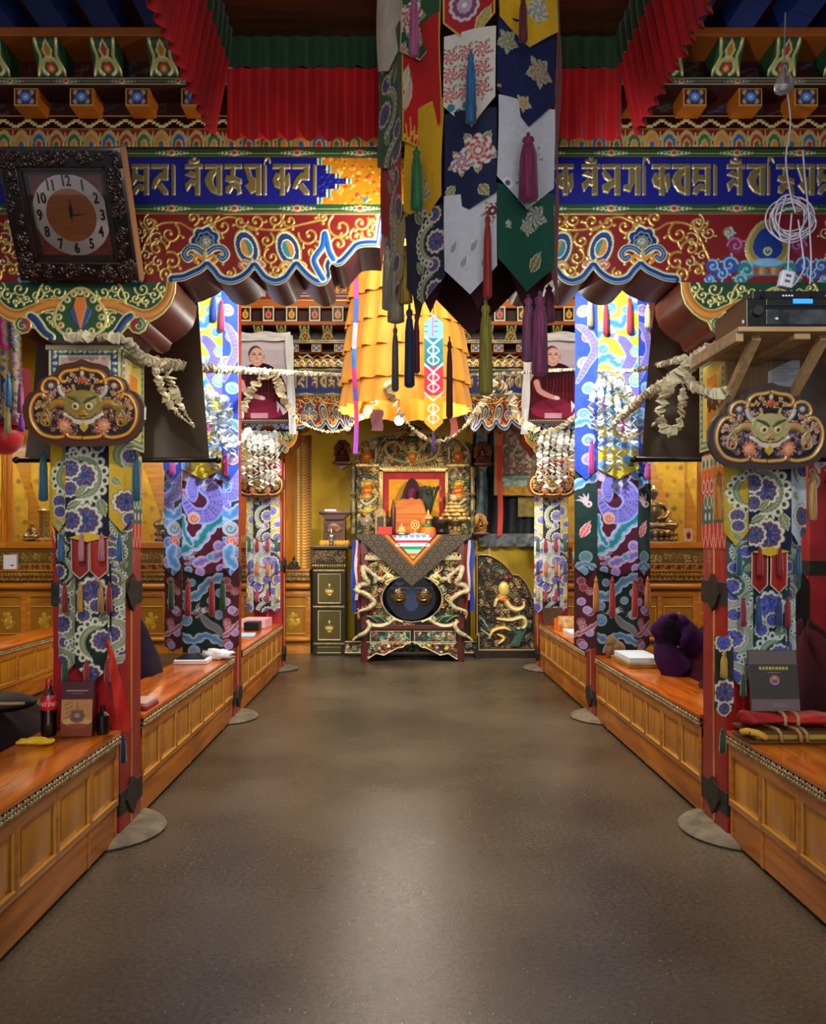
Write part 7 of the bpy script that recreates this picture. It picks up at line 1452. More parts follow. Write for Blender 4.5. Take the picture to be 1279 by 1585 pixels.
def seated(b, c, s):
    """seated figure, legs crossed, of total height s above c"""
    c = Vector(c); v = lambda x, y, z: c+Vector((x*s, -y*s, z*s))
    b.ball(v(0, 0, .36), .17*s, .11*s, .2*s); b.ball(v(0, 0, .5), .21*s, .1*s, .1*s); b.tube([v(0, 0, .52), v(0, .01, .66)], .055*s, 10); b.ball(v(0, .02, .75), .095*s, .1*s, .12*s); b.ball(v(0, 0, .86), .06*s, .06*s, .05*s); b.tube([v(0, 0, .88), v(0, 0, .97)], [.03*s, .005*s], 8)
    for k in (-1, 1):
        b.ball(v(k*.095, .0, .72), .018*s, .02*s, .05*s); b.tube([v(k*.13, 0, .2), v(k*.36, .1, .12), v(k*.4, .16, .09)], [.11*s, .1*s, .08*s], 10); b.tube([v(k*.38, .16, .09), v(k*.12, .25, .09), v(-k*.1, .26, .1)], [.08*s, .07*s, .05*s], 10)
    b.tube([v(-.2, 0, .52), v(-.27, .03, .37), v(-.26, .14, .24), v(-.25, .22, .13)], [.06*s, .055*s, .04*s, .03*s], 10); b.tube([v(.2, 0, .52), v(.28, .04, .36), v(.16, .18, .25), v(.0, .24, .22)], [.06*s, .055*s, .04*s, .035*s], 10)
    for k in range(4): b.tube([v(-.27+k*.018, .23, .13), v(-.28+k*.02, .27, .06)], [.012*s, .008*s], 6)
def lotus_base(b, c, r, h):
    b.lathe([(r*.9, 0), (r, h*.12), (r*.82, h*.3), (r*.7, h*.5), (r*.85, h*.7), (r*.95, h*.9), (r*.9, h)], c, 28, sy=.7)
    for k in range(22): a = 2*PI*k/22; b.ball(Vector(c)+Vector((r*.9*math.cos(a), r*.63*math.sin(a), h*.28)), r*.11, r*.08, h*.2, 7, 5); b.ball(Vector(c)+Vector((r*.92*math.cos(a), r*.645*math.sin(a), h*.72)), r*.11, r*.08, h*.2, 7, 5)
def small_statue(label, x, y0, Y, hgt, m, flame=True):
    t = thing('small_statue', label, 'statue', P(x, y0, Y)); c = P(x, y0, Y); b = MB(); lotus_base(b, c, hgt*.33, hgt*.18); b.build('lotus_base', m, t, smooth='auto'); b = MB(); seated(b, c+Vector((0, 0, hgt*.16)), hgt*.72); remesh(b, 'figure', m, t, hgt*.018)
    if flame:
        b = MB(); out = [(hgt*.4*math.sin(a)*(1+.1*math.sin(a*9)), hgt*.5-hgt*.52*math.cos(a)*(1+.05*math.cos(a*9))) for a in [2*PI*k/40 for k in range(40)]]; b.prism([(c.x+a, c.z+q) for a, q in out], Y+.07, Y+.09); b.build('flame_back', m, t)
    b = MB(); b.cbox(c.x-hgt*.42, c.x+hgt*.42, Y-.1, YB2+.02, c.z-.035, c.z-.001, .01); b.prism([(c.x-hgt*.3, c.z-.03), (c.x+hgt*.3, c.z-.03), (c.x, c.z-.1)], Y, YB2+.03); b.build('bracket_shelf', lacm, t, smooth='auto'); return t
small_statue('dark statue with flame halo on a bracket, upper left of the throne', 530, 715, YB2-.1, .31, cop)
small_statue('dark statue with flame halo on a bracket, upper right of the throne', 748, 717, YB2-.1, .31, cop)
small_statue('gilded round-bellied statue on a bracket, lower right of the throne', 744, 824, YB2-.1, .26, mat('gilded_statue', '#a8843a', .3, metal=.6, noise='#6a3a20', scale=10))
# robe, chair, fan and offerings
rb = mat('maroon_wool', '#3c0f22', .85, noise='#2c0a18', scale=6, sheen=.4)
YS = 11.28
t = thing('hooded_cloak', 'maroon cloak standing hooded on the throne seat', 'cloak', P(638, 775, YS)); b = MB(); n = 24; rows = 12; vs = []; c0 = P(638, 778, YS)
for j in range(rows+1):
    v = j/rows; r = .19*(1-v)**.7+.015; z = .40*v
    for k in range(n): a = 2*PI*k/n; q = 1+.1*math.sin(a*5+v*3); dent = .35*math.exp(-((a-1.5*PI)/.5)**2)*math.sin(PI*v); vs.append((c0.x+r*q*math.cos(a), c0.y+r*.7*q*math.sin(a)*(1-dent), c0.z-.06+z))
b.add(vs, [(j*n+k, j*n+(k+1) % n, (j+1)*n+(k+1) % n, (j+1)*n+k) for j in range(rows) for k in range(n)]+[tuple(rows*n+k for k in range(n))]); b.build('cloak', rb, t, smooth=True); b = MB(); b.ball(c0+Vector((0, -.11, .1)), .07, .04, .1); b.build('hood_opening', mat('hood_purple', '#5a1440', .8), t, smooth=True)
YS2 = 10.98
ch = thing('wooden_chair_back', 'orange wooden seat back in front of the maroon cloak', 'seat back', P(637, 826, YS2)); ol = [P(a, q, YS2) for a, q in ((612, 826), (612, 782), (618, 775), (624, 772), (631, 773), (637, 770), (643, 773), (650, 772), (656, 775), (662, 782), (662, 826))]
MB().prism([(v.x, v.z) for v in ol], YS2, YS2+.05).build('back_panel', woodmat('seat_orange_wood', '#a04c04', '#d8780c', .5, 2, 'X', 0), ch, smooth='auto'); b = MB(); b.cbox(XP(613, YS2), XP(661, YS2), YS2-.012, YS2, ZP(796, YS2), ZP(793, YS2), .004); b.build('rail', MATS['seat_orange_wood'], ch); b = MB(); b.lathe([(.03, 0), (.035, .3), (.02, .4), (.005, .46)], P(609, 826, YS2), 10); b.build('side_finial', lacm, ch, smooth='auto')
t = thing('feather_fan', 'dark peacock feather bundle in a vase beside the seat back', 'feather fan', P(664, 800, 10.95)); b = MB(); random.seed(2); c0 = P(664, 800, 10.95)
for i in range(46): a = random.uniform(-.35, .35); l = random.uniform(.3, .4); q = random.uniform(-.2, .2); tip = c0+Vector((math.sin(a)*l*1.0, q*.3, l)); b.tube([c0+Vector((a*.03, 0, 0)), c0.lerp(tip, .5)+Vector((0, 0, .02)), tip], [.006, .014, .005], 5); b.ball(tip, .017, .008, .022, 6, 4)
b.build('feathers', mat('feather_dark', '#1c2620', .6, noise='#2f3a34', scale=20), t, smooth=True); b = MB(); b.lathe([(.03, -.2), (.05, -.16), (.035, -.05), (.025, 0)], c0, 14); b.build('vase', mat('vase_wood', '#7a4a20', .4), t, smooth='auto')
YO = 10.72; zt = Z(828)+.008
def on_table(px, dy=0): return Vector((XP(px, YO+dy), YO+dy, zt))
t = thing('figurine', 'small ivory seated figurine on the altar table', 'figurine', on_table(622)); b = MB(); lotus_base(b, on_table(622), .045, .03); seated(b, on_table(622)+Vector((0, 0, .028)), .13); remesh(b, 'figure', mat('ivory_gilt', '#d0bc80', .35, metal=.2), t, .004)
t = thing('dharma_wheel', 'gilded eight-spoked wheel on a stand on the altar table', 'wheel ornament', on_table(643)); q = on_table(643); b = MB(); b.lathe([(.04, 0), (.03, .02), (.012, .04), (.012, .06)], q, 14); M = Matrix.Translation(q+Vector((0, 0, .12))) @ Matrix.Rotation(PI/2, 4, 'X'); r_ = lambda R_, n=28: [M @ Vector((R_*math.cos(2*PI*k/n), R_*math.sin(2*PI*k/n), 0)) for k in range(n+1)]
b.tube(r_(.052), .009, 8); b.tube(r_(.02), .008, 8)
for k in range(8): a = k*PI/4; b.tube([M @ Vector((.015*math.cos(a), .015*math.sin(a), 0)), M @ Vector((.07*math.cos(a), .07*math.sin(a), 0))], .005, 6)
b.build('wheel', mat('bright_gilt', '#d8c078', .3, metal=.5), t, smooth='auto')
t = thing('butter_sculpture', 'orange and green butter offering with a mushroom-like top on the altar table', 'offering', on_table(663)); q = on_table(663); b = MB(); b.lathe([(.1, 0), (.1, .05), (.09, .09), (.05, .1)], q, 22); b.build('orange_base', mat('butter_orange', '#d8741a', .5), t, smooth='auto'); b = MB(); b.ball(q+Vector((-.02, -.02, .11)), .06, .05, .035); b.build('green_mound', mat('butter_green', '#3f7a3a', .5), t, smooth=True); b = MB(); b.lathe([(.015, .12), (.012, .19), (.06, .2), (.055, .23), (.02, .26), (.015, .3), (.001, .33)], q, 18); b.build('cap', mat('butter_tan', '#c89a5a', .5), t, smooth='auto')
t = thing('dark_bowl', 'dark metal bowl between the butter offering and the bread pile', 'bowl', on_table(684)); MB().lathe([(.04, 0), (.065, .03), (.05, .07), (.075, .12), (.08, .15), (.07, .15), (.06, .1), (.001, .08)], on_table(684), 22).build('bowl', mat('bowl_iron', '#2c2624', .35, metal=.6), t, smooth='auto')
t = thing('offering_dish', 'pedestal dish under the pile of pale fried bread', 'dish', on_table(705)); q = on_table(705); MB().lathe([(.09, 0), (.08, .02), (.03, .05), (.028, .1), (.1, .14), (.15, .17), (.14, .175), (.001, .16)], q, 26).build('dish', mat('dish_bronze', '#8a7450', .35, metal=.5), t, smooth='auto'); random.seed(6)
bread = mat('fried_bread', '#c8a868', .6, noise='#b08a4c', scale=9)
for i in range(26):
    lv = i//6; rr_ = .17-.03*lv; a = i*1.05+lv*.5; c_ = q+Vector((rr_*math.cos(a), rr_*.7*math.sin(a), .2+lv*.05)); M = Matrix.Rotation(a+random.uniform(.9, 2), 3, 'Z').to_4x4(); b = MB(); b.tube([c_+M @ Vector((-.07, 0, 0)), c_+M @ Vector((-.02, .014, .006)), c_+M @ Vector((.03, -.014, .006)), c_+M @ Vector((.07, 0, 0))], [.013, .024, .024, .013], 8)
    o = b.build('fried_bread', bread, None, c_, smooth=True); tag(o, 'pale twisted fried bread in the pile on the pedestal dish', 'bread', 'fried breads on the pedestal dish')
o = MB().ball(q+Vector((-.02, -.03, .47)), .05, .05, .045, 14, 10).build('round_bread', mat('pink_bread', '#d0a080', .6), None, q, smooth=True); tag(o, 'round pinkish bread on top of the bread pile', 'bread')
o = MB().cbox(XP(635, 10.6), XP(658, 10.6), 10.6, 10.7, zt, zt+.012, .003, None).build('white_card', mat('white_paper', '#d8dce8', .6), None, on_table(646)); tag(o, 'white card lying at the front of the altar table', 'card')
t = thing('gilt_tablet', 'gilded round-topped tablet left of the wooden seat back', 'tablet', on_table(589, .3)); q = on_table(589, .3); MB().prism([(q.x-.07, q.z), (q.x+.07, q.z), (q.x+.07, q.z+.28)]+[(q.x+.07*math.cos(a), q.z+.28+.07*math.sin(a)) for a in [PI*k/10 for k in range(1, 10)]]+[(q.x-.07, q.z+.28)], q.y, q.y+.03).build('tablet', gilt, t); MB().box(q.x-.045, q.x+.045, q.y-.006, q.y, q.z+.05, q.z+.24).build('dark_panel', mat('tablet_dark', '#3a1c10', .4), t)
o = MB().cbox(XP(585, 10.8), XP(607, 10.8), 10.8, 10.95, zt, zt+.1, .006).build('red_box', mat('red_box', '#c02a2a', .5), None, on_table(596)); tag(o, 'small red box at the left of the altar table', 'box')
# ---- cabinet, small shrine, carved side panel, cloths
YL = 11.2; LX = lambda a: XP(a, YL); LZ = lambda q: ZP(q, YL)
cb = thing('green_cabinet', 'tall narrow green and black cabinet with gold jewels, left of the throne', 'cabinet', (LX(510), YL+.2, 0)); MB().cbox(LX(484), LX(535), YL, YL+.5, 0, LZ(850), .008).build('carcass', mat('cabinet_black_green', '#1a1a10', .3), cb); MB().cbox(LX(481), LX(541), YL-.05, YL+.5, LZ(850), LZ(845), .008).build('top_slab', mat('cabinet_top', '#2c1a12', .3), cb)
panel(cb, 'carved_cornice', 484, 535, 851, 872, YL-.008, '#2a1c12', lambda c: carved(c, 40, ['#5a4a30', '#6a5a3a', '#4a3420'], .02, .04, 3, .012)); b = MB()
for i in range(14): b.ball((LX(485)+(LX(534)-LX(485))*i/13, YL-.012, LZ(876)), .017, .012, .028, 7, 5)
b.build('gilt_bead_row', gilt, cb, smooth=True)
def jewel(c):
    w, h = c.w, c.h; [c.rect(*q, '#b0a070', .4, .006) for q in ((0, 0, w, .012), (0, h-.012, w, h), (0, 0, .012, h), (w-.012, 0, w, h))]; cx, cy = w/2, h*.38
    for i in range(5): c.poly([(cx+(i-2)*.022-.012, cy), (cx+(i-2)*.028, cy+.07-.012*abs(i-2)), (cx+(i-2)*.022+.012, cy)], '#c8b070', .5, .005)
    c.disc((cx, cy), .05, .028, 0, '#c8a85a', .5, .008); c.disc((cx, cy-.04), .03, .014, 0, '#b89a50', .5, .006); c.disc((cx, cy+.09), .014, .022, 0, '#d8c890', .5, .006)
for y0, y1 in ((888, 934), (945, 991)): panel(cb, 'door_panel', 492, 528, y0, y1, YL-.006, '#4a4416', jewel, .004)
panel(cb, 'lower_panel', 491, 528, 1001, 1011, YL-.006, '#3a3814', lambda c: [c.rect(*q, '#b0a070', .4, .004) for q in ((0, 0, c.w, .01), (0, c.h-.01, c.w, c.h))], .005)
b = MB()
for q in (883, 939, 996): b.cbox(LX(485), LX(534), YL-.012, YL, LZ(q+1.5), LZ(q-1), .003)
b.build('gilt_rail', gilt, cb)
sm = thing('small_shrine', 'small red-brown shrine box with a flared top, on the green cabinet', 'shrine box', (LX(516), YL+.15, LZ(845))); b = MB(); zb = LZ(845)
b.cbox(LX(500), LX(534), YL+.05, YL+.35, zb, LZ(804), .006); b.build('body', mat('shrine_brown', '#5a3018', .35, noise='#43220f', scale=6), sm); b = MB(); b.prism([(LX(503), LZ(804)), (LX(531), LZ(804)), (LX(538), LZ(796)), (LX(497), LZ(796))], YL+.0, YL+.36); b.cbox(LX(494), LX(542), YL-.02, YL+.38, LZ(796), LZ(791), .005); b.build('flared_top', mat('shrine_plum', '#4a2226', .3), sm, smooth='auto'); panel(sm, 'medallion', 503, 530, 808, 824, YL+.045, '#2a1610', lambda c: (c.disc((c.w/2, c.h/2), .09, .055, 0, '#6a3a24', .1, .01), carved(c, 14, ['#8a5a3a', '#6a3a24'], .015, .03, 2, .01)), .005)
o = MB().cbox(LX(502), LX(520), YL+.05, YL+.2, LZ(791), LZ(788), .003).build('paper_stack', mat('white_paper'), None, (LX(510), YL+.1, LZ(791))); tag(o, 'thin stack of papers on the small shrine box', 'papers')
t = thing('yellow_cloth', 'yellow cloth bunched on the green cabinet in front of the small shrine', 'cloth', (LX(517), YL+.0, zb)); b = MB(); [b.ball((LX(498+i*5), YL+.0+.02*math.sin(i*2), zb+.035), .035, .05, .045, 9, 6) for i in range(9)]; b.build('folds', mat('yellow_cloth', '#c89a2a', .7, sheen=.3), t, smooth=True)
t = thing('silver_stupa', 'small silver stupa before the yellow cloth', 'stupa', (LX(513), YL-.03, zb)); MB().lathe([(.05, 0), (.05, .02), (.04, .03), (.045, .06), (.03, .1), (.015, .11), (.012, .15), (.001, .18)], (LX(513), YL-.075+.08, zb+.07), 18).build('stupa', mat('silver', '#a8a8a4', .25, metal=.8), t, smooth='auto'); MB().cbox(LX(509), LX(517), YL-.05, YL+.04, zb, zb+.07, .004).build('step', lacm, t)
YR = 11.0; so = cr([(741, 860), (758, 861.5), (775, 871), (787, 882), (793.5, 891)], 6)[:-1]+cr([(793.5, 891), (804, 893), (814, 903.5), (821, 917), (825, 928.5)], 6)+[(829, 930), (829, 1009), (740, 1009), (740, 985), (737, 985), (737, 862)]
ox, oz = XP(737, YR), 0.0; so2 = [(XP(a, YR)-ox, ZP(q, YR)-ZP(1009, YR)) for a, q in so]; c = Cv(max(a for a, _ in so2)+.002, max(q for _, q in so2)+.002, .0045, '#1c130c'); w, h = c.w, c.h; carved(c, 420, ['#4a3a24', '#6a5530', '#8a7444', '#3a4a40', '#5a2a24', '#a8946a', '#2f4a48'], .018, .04, 91, .025)
L_ = lambda pts: [((a-737)*YR/F, (1009-q)*YR/F) for a, q in pts]
for p, wd, col in (([(766, 940), (770, 930), (782, 932), (790, 942), (800, 946), (810, 942), (811, 934)], .075, '#c8ac6a'), ([(770, 960), (790, 962), (808, 958), (814, 966), (810, 974), (798, 975)], .065, '#b8b070'), ([(757, 990), (764, 978), (780, 974), (790, 978)], .06, '#c89a3a'), ([(772, 998), (780, 990), (770, 984)], .05, '#d0a040')): c.stroke(L_(cr(p, 8)), [wd*.6, wd, wd, wd*.4], col, .25, .05); c.stroke(L_(cr(p, 8)), wd*.25, '#e0d09a', .2, .055)
c.disc(L_([(780, 914)])[0], .07, .1, 0, '#c8b05a', .2, .05); c.disc(L_([(778, 928)])[0], .07, .05, 0, '#b0682c', .1, .05); c.disc(L_([(784, 897)])[0], .045, col='#5a2a2a', h=.05)
for i in range(4): c.stroke(L_(cr([(790+i*4, 1002), (800+i*3, 985), (790+i*8, 975)], 6)), .035, '#2f4f48', 0, .04)
for i in range(4): c.stroke(L_([(745, 950+i*9), (752+i*2, 965+i*7)]), .03, ['#2f4a48', '#8a9a90'][i % 2], 0, .04)
so_in = so2; c.stroke(so_in+[so_in[0]], .07, '#3c2a1a', 0, .04); c.stroke(so_in+[so_in[0]], .045, '#5e4426', .1, .05); c.stroke([(a*.985+.012, q*.985+.01) for a, q in so2], .012, '#b8a878', .35, .055, True)
cs = thing('carved_screen_panel', 'carved side screen with golden dragons and a stepped curved top, right of the throne', 'carved screen', (XP(782, YR), YR, 0)); sheet(c, flat(ox, ZP(1009, YR)+.02, YR-.002), 'dragon_relief', LACQ, cs, so2); MB().prism([(ox+a, ZP(1009, YR)+.02+q) for a, q in so2], YR, YR+.09).build('board', mat('screen_brown', '#3c2818', .4), cs); b = MB(); b.cbox(ox-.02, XP(830, YR), YR-.06, YR+.12, 0, ZP(1009, YR)+.03, .006); b.build('foot_rail', lacd, cs)
YW = 12.24
def drape(name, label, cat, x0, x1, y0, y1, Y, m, amp=.03, n=30, wl=.25, yw1=None):
    b = MB(); rows = 10; X0, X1 = XP(x0, Y), XP(x1, Y); vs = []
    for j in range(rows+1):
        for i in range(n+1): xx = X0+(X1-X0)*i/n; zz1 = ZP(y1, Y) if yw1 is None else ZP(y1, Y)+(ZP(yw1, Y)-ZP(y1, Y))*i/n; vs.append((xx+.01*math.sin(j), Y+amp*math.sin(2*PI*(xx-X0)/wl+.3*j)*(.3+.7*j/rows), ZP(y0, Y)+(zz1-ZP(y0, Y))*j/rows))
    b.add(vs, [(j*(n+1)+i, j*(n+1)+i+1, (j+1)*(n+1)+i+1, (j+1)*(n+1)+i) for j in range(rows) for i in range(n)]); o = b.build(name, m, None, (XP((x0+x1)/2, Y), Y, ZP(y0, Y)), smooth=True, fix=False); return tag(o, label, cat)
dn = mat('dark_navy_cloth', '#0e1826', .7, noise='#0a111c', scale=4, sheen=.2)
drape('navy_drape', 'dark navy cloth hanging over the wall, right of the throne', 'drape', 732, 838, 620, 833, YW, dn, .05)
drape('pale_scarf', 'pale blue patterned scarf hanging before the navy cloth', 'scarf', 737, 754, 640, 805, YW-.09, mat('pale_blue_scarf', '#7f98a0', .6, noise='#3f5c66', scale=7), .02, 10, .12)
drape('grey_cloth', 'grey-white folded cloth along the sill under the navy drape', 'cloth', 742, 836, 826, 846, YW-.1, mat('grey_cloth', '#7f8a90', .7, noise='#4a545c', scale=5), .05, 24, .2)
tk = thing('painted_thangka', 'painted scroll with many small figures and gold border, right of the throne', 'painted scroll', P(800, 640, YW-.11)); c = Cv(.78, 1.12, .007, '#6a5a50'); random.seed(12)
for i in range(260): x, y = random.random()*.78, .3+random.random()*.82; c.disc((x, y), .02+.015*random.random(), .03, 0, random.choice(['#8a6a5a', '#5a4a44', '#9a8a78', '#4a5a58', '#7a4a40', '#a89a88', '#3f4a44']), 0); c.disc((x, y+.03), .012, col='#b89a80')
c.rect(0, .14, .78, .3, '#7f9a90'); [c.disc((random.random()*.78, .16+random.random()*.12), .04, .02, 0, random.choice(['#a8b8b0', '#5f8078', '#8aa8a0'])) for i in range(40)]; c.rect(0, 0, .78, .14, '#b8862a'); [c.disc((random.random()*.78, random.random()*.14), .02, col=random.choice(['#c89a3a', '#a87420'])) for i in range(60)]; c.rect(0, 0, .05, 1.12, '#b89a5a'); c.rect(.05, 0, .07, 1.12, '#d8b83a')
sheet(c, lambda A, B_, H: (XP(765, YW-.11)+A, YW-.11+.01*np.sin(A*8), ZP(768, YW-.11)+B_), 'painting', SILK, tk); MB().tube([P(763, 768, YW-.11), P(852, 768, YW-.11)], .014, 10).build('roller', blk, tk, smooth=True); MB().box(XP(802, YW-.09), XP(830, YW-.09), YW-.1, YW-.08, ZP(800, YW-.09), ZP(768, YW-.09)).build('olive_fall', mat('olive_brocade', '#8a7a34', .6, noise='#6a5c24', scale=12), tk)
drape('orange_ribbon', 'long narrow orange-red ribbon hanging before the navy cloth', 'ribbon', 770, 778, 640, 831, YW-.16, mat('orange_red_ribbon', '#d8380e', .5, sheen=.3), .006, 4, .2, 828)
drape('orange_robe_cloth', 'orange cloth hanging left of the far left pillar', 'cloth', 356, 384, 742, 828, 11.36, mat('orange_silk', '#d8700e', .5, sheen=.3), .03, 14, .1)
o = MB().cbox(XP(756, 12.28), XP(758.5, 12.28), 12.26, 12.3, ZP(880, 12.28), ZP(846, 12.28), .004).build('white_rod', mat('white_plastic'), None, P(757, 880, 12.28)); tag(o, 'short white rod on the yellow wall above the carved screen', 'rod')
drape('maroon_pendant', 'dark maroon square cloth hanging left of the bare lamp', 'pendant', 575, 593, 635, 667, 9.4, mat('maroon_pendant_cloth', '#3a0c1c', .7), .01, 8, .2)
drape('maroon_pendant', 'dark red pointed cloth hanging right of the yellow canopy', 'pendant', 697, 708, 618, 675, 9.4, mat('red_pendant_cloth', '#5c1018', .7), .01, 8, .2)
# ---------------------------------------------------------------- glazed shrine cases along the back wall
YS0 = 11.4; case_wood = woodmat('golden_case_wood', '#8a4f0c', '#c07a1e', .3, 2.4, 'X', .3); post_wood = woodmat('golden_post_wood', '#9a5608', '#d0841e', .3, 2.4, 'Z', .3); gold_panel = woodmat('gold_brown_panel', '#7f5210', '#a8741c', .35, 2, 'X', .2)
gcarve = mat('gold_carved_band', '#a8843c', .4, metal=.35, noise='#6e5222', scale=26)
dg = bpy.data.materials.new('display_glass'); dg.use_nodes = True; nt = dg.node_tree; nt.nodes.remove(nt.nodes['Principled BSDF']); mx_ = nt.nodes.new('ShaderNodeMixShader'); tr_ = nt.nodes.new('ShaderNodeBsdfTransparent'); gs_ = nt.nodes.new('ShaderNodeBsdfGlossy'); gs_.inputs['Roughness'].default_value = .03; fr_ = nt.nodes.new('ShaderNodeFresnel'); fr_.inputs[0].default_value = 1.45
nt.links.new(fr_.outputs[0], mx_.inputs[0]); nt.links.new(tr_.outputs[0], mx_.inputs[1]); nt.links.new(gs_.outputs[0], mx_.inputs[2]); nt.links.new(mx_.outputs[0], nt.nodes['Material Output'].inputs[0])
def motif(c, sd):
    random.seed(sd); w, h = c.w, c.h; cx, cy = w/2, h*.5
    for i in range(26): a = random.random()*6.28; r = random.random()*.09; c.scal((cx+r*math.cos(a), cy+r*1.2*math.sin(a)), .012+.012*random.random(), 6, .2, random.choice(['#c8a23a', '#b08a28', '#d8b850']), .4, h=.003)
    c.disc((cx, cy+.07), .03, .04, 0, '#c8a23a', .4, .004); c.disc((cx, cy-.06), .07, .03, 0, '#b8922e', .4, .004)
mots = []
for i in range(3):
    c = Cv(.40, .36, .007, '#8f5f14'); motif(c, i); mots.append(c)
def frieze(c, sd):
    random.seed(sd); x = .03
    while x < c.w: curl(c, x, c.h*.5, c.h*.28, random.random()*6, random.choice((-1, 1)), .012, random.choice(['#a88a4a', '#8a6a2c', '#b89a5a']), .3, .004); x += .1
ORD = ['nearest', 'second', 'third', 'fourth', 'fifth', 'sixth']
def offering_cabinet(xa, xb, label, i):
    t = thing('offering_cabinet', label, 'cabinet', ((xa+xb)/2, YS0+.2, 0), 'offering cabinets along the back wall')
    MB().cbox(xa, xb, YS0, YS0+.5, 0, 1.24, .004).build('carcass', gold_panel, t); b = MB(); n = 2; st = (xb-xa)/n
    b.cbox(xa, xb, YS0-.02, YS0, 0, .1, .004); b.cbox(xa, xb, YS0-.02, YS0, .78, .86, .004)
    for k in range(n+1): xx = min(max(xa+k*st, xa+.035), xb-.035); b.cbox(xx-.035, xx+.035, YS0-.022, YS0, .1, .78, .004)
    b.build('face_frame', case_wood, t, smooth='auto'); MB().tube([(xa, YS0-.03, .2), (xb, YS0-.03, .2)], .035, 10).build('round_rail', case_wood, t, smooth='auto'); MB().tube([(xa, YS0-.045, .93), (xb, YS0-.045, .93)], .05, 12).build('round_rail', case_wood, t, smooth='auto')
    for k in range(n):
        c = mots[(i+k) % 3]; x0 = xa+k*st+st/2-.2; sheet(c, flat(x0, .28, YS0-.004), 'painted_panel', PAINT, t); m = MB()
        for q in ((x0-.012, x0, .27, .65), (x0+.4, x0+.412, .27, .65), (x0-.012, x0+.412, .268, .28), (x0-.012, x0+.412, .64, .652)): m.cbox(q[0], q[1], YS0-.018, YS0, q[2], q[3], .003)
        m.build('panel_moulding', lite_mould, t)
    b = MB(); b.cbox(xa, xb, YS0-.08, YS0, 1.0, 1.06, .01); b.cbox(xa, xb, YS0-.11, YS0, 1.06, 1.13, .01)
    for k in range(int((xb-xa)/.045)): b.ball((xa+.022+k*.045, YS0-.112, 1.095), .017, .012, .028, 6, 4)
    for k in range(int((xb-xa)/.06)): b.cbox(xa+.01+k*.06, xa+.045+k*.06, YS0-.095, YS0-.07, 1.012, 1.05, .004)
    b.build('carved_cornice', gcarve, t, smooth='auto'); MB().cbox(xa, xb, YS0-.14, YS0+.25, 1.13, 1.16, .006).build('offering_shelf', case_wood, t, smooth='auto'); MB().cbox(xa, xb, YS0+.02, YS0+.1, 1.16, 1.47, .004).build('riser', gold_panel, t)
    c = Cv(xb-xa, .2, .01, '#5a4418'); frieze(c, i); sheet(c, flat(xa, 1.22, YS0+.017), 'painted_riser', PAINT, t); return t
bowl_m = mat('offering_bowl_silver', '#8f8878', .25, metal=.8); bm_ = MB(); bm_.lathe([(.02, 0), (.025, .012), (.02, .02), (.045, .05), (.052, .065), (.046, .065), (.035, .045), (.001, .03)], (0, 0, 0), 14); bproto = bm_.build('offering_bowl', bowl_m, None, (0, 0, 0), smooth='auto'); bowls = []
def bowl_row(xa, xb, side):
    x = xa
    while x < xb:
        o = bproto.copy(); C.objects.link(o); o.location = (x, YS0-.06, 1.161); tag(o, 'small silver offering bowl on the shelf below the shrine cases %s of the throne' % side, 'bowl', 'offering bowls %s of the throne' % side); x += .145
def yellow_cv(wd, sd):
    c = Cv(wd, 1.42, .008, '#a8861c'); random.seed(sd)
    for i in range(80): c.disc((random.random()*wd, random.random()*1.42), .05, .03, random.random()*3, random.choice(['#a8861c', '#b08e24', '#9c7c18']))
    for j in range(7):
        for i in range(int(wd/.2)+1):
            x, y = .1+i*.2+(.1 if j % 2 else 0), .1+j*.2; k = (i+j) % 3
            if k == 0: [c.stroke([(x+.012*math.cos(a), y+.012*math.sin(a)), (x+.04*math.cos(a), y+.04*math.sin(a))], .01, '#4a3a10') for a in [q*PI/4 for q in range(8)]]
            elif k == 1: c.stroke([(x+.035*math.cos(q*PI/6), y+.035*math.sin(q*PI/6)) for q in range(13)], .008, '#5a4612'); c.disc((x, y), .012, col='#4a3a10')
            else: [c.disc((x+dx, y+dy), .01, col='#6a5214') for dx, dy in ((0, .02), (0, -.02), (.02, 0), (-.02, 0))]
    return c
ZC0, ZC1 = 1.47, 2.98
def case(xa, xb, label, sd, dark=False):
    t = thing('shrine_case', label, 'display case', ((xa+xb)/2, YS0+.3, ZC0)); 
    MB().box(xa, xb, YS0+.02, YS0+.75, ZC0, ZC0+.05).build('case_floor', case_wood, t); MB().box(xa, xb, YS0+.0, YS0+.75, ZC1, ZC1+.12).build('case_top', case_wood, t); MB().box(xa, xb, YS0+.72, YS0+.75, ZC0, ZC1).build('case_back', gold_panel, t)
    c = yellow_cv(xb-xa-.04, sd); sheet(c, lambda A, B_, H: (xa+.02+A, YS0+.715+.012*np.sin(A*9+B_*3), ZC0+.055+B_), 'patterned_backcloth', SILK, t)
    for x in (xa, xb): s = .07 if x == xa else -.07; x0, x1 = sorted((x, x+s)); b = MB(); b.cbox(x0, x1, YS0, YS0+.08, ZC0, ZC1, .008); b.cbox(x0+.02, x1-.02, YS0-.02, YS0+.001, ZC0, ZC1, .006); b.build('case_post', post_wood, t, smooth='auto')
    for z0, z1 in ((ZC0-.02, ZC0+.07), (ZC1-.06, ZC1+.1)): MB().cbox(xa, xb, YS0-.03, YS0+.06, z0, z1, .01).build('case_rail', case_wood, t, smooth='auto')
    MB().box(xa+.07, xb-.07, YS0+.035, YS0+.041, ZC0+.06, ZC1-.05).build('glass_pane', dg, t)
    if not dark: area('case_lamp', ((xa+xb)/2, YS0+.22, ZC1-.03), ((xa+xb)/2, YS0+.5, ZC0), xb-xa-.3, .1, 9, (1, .88, .66))
    return t
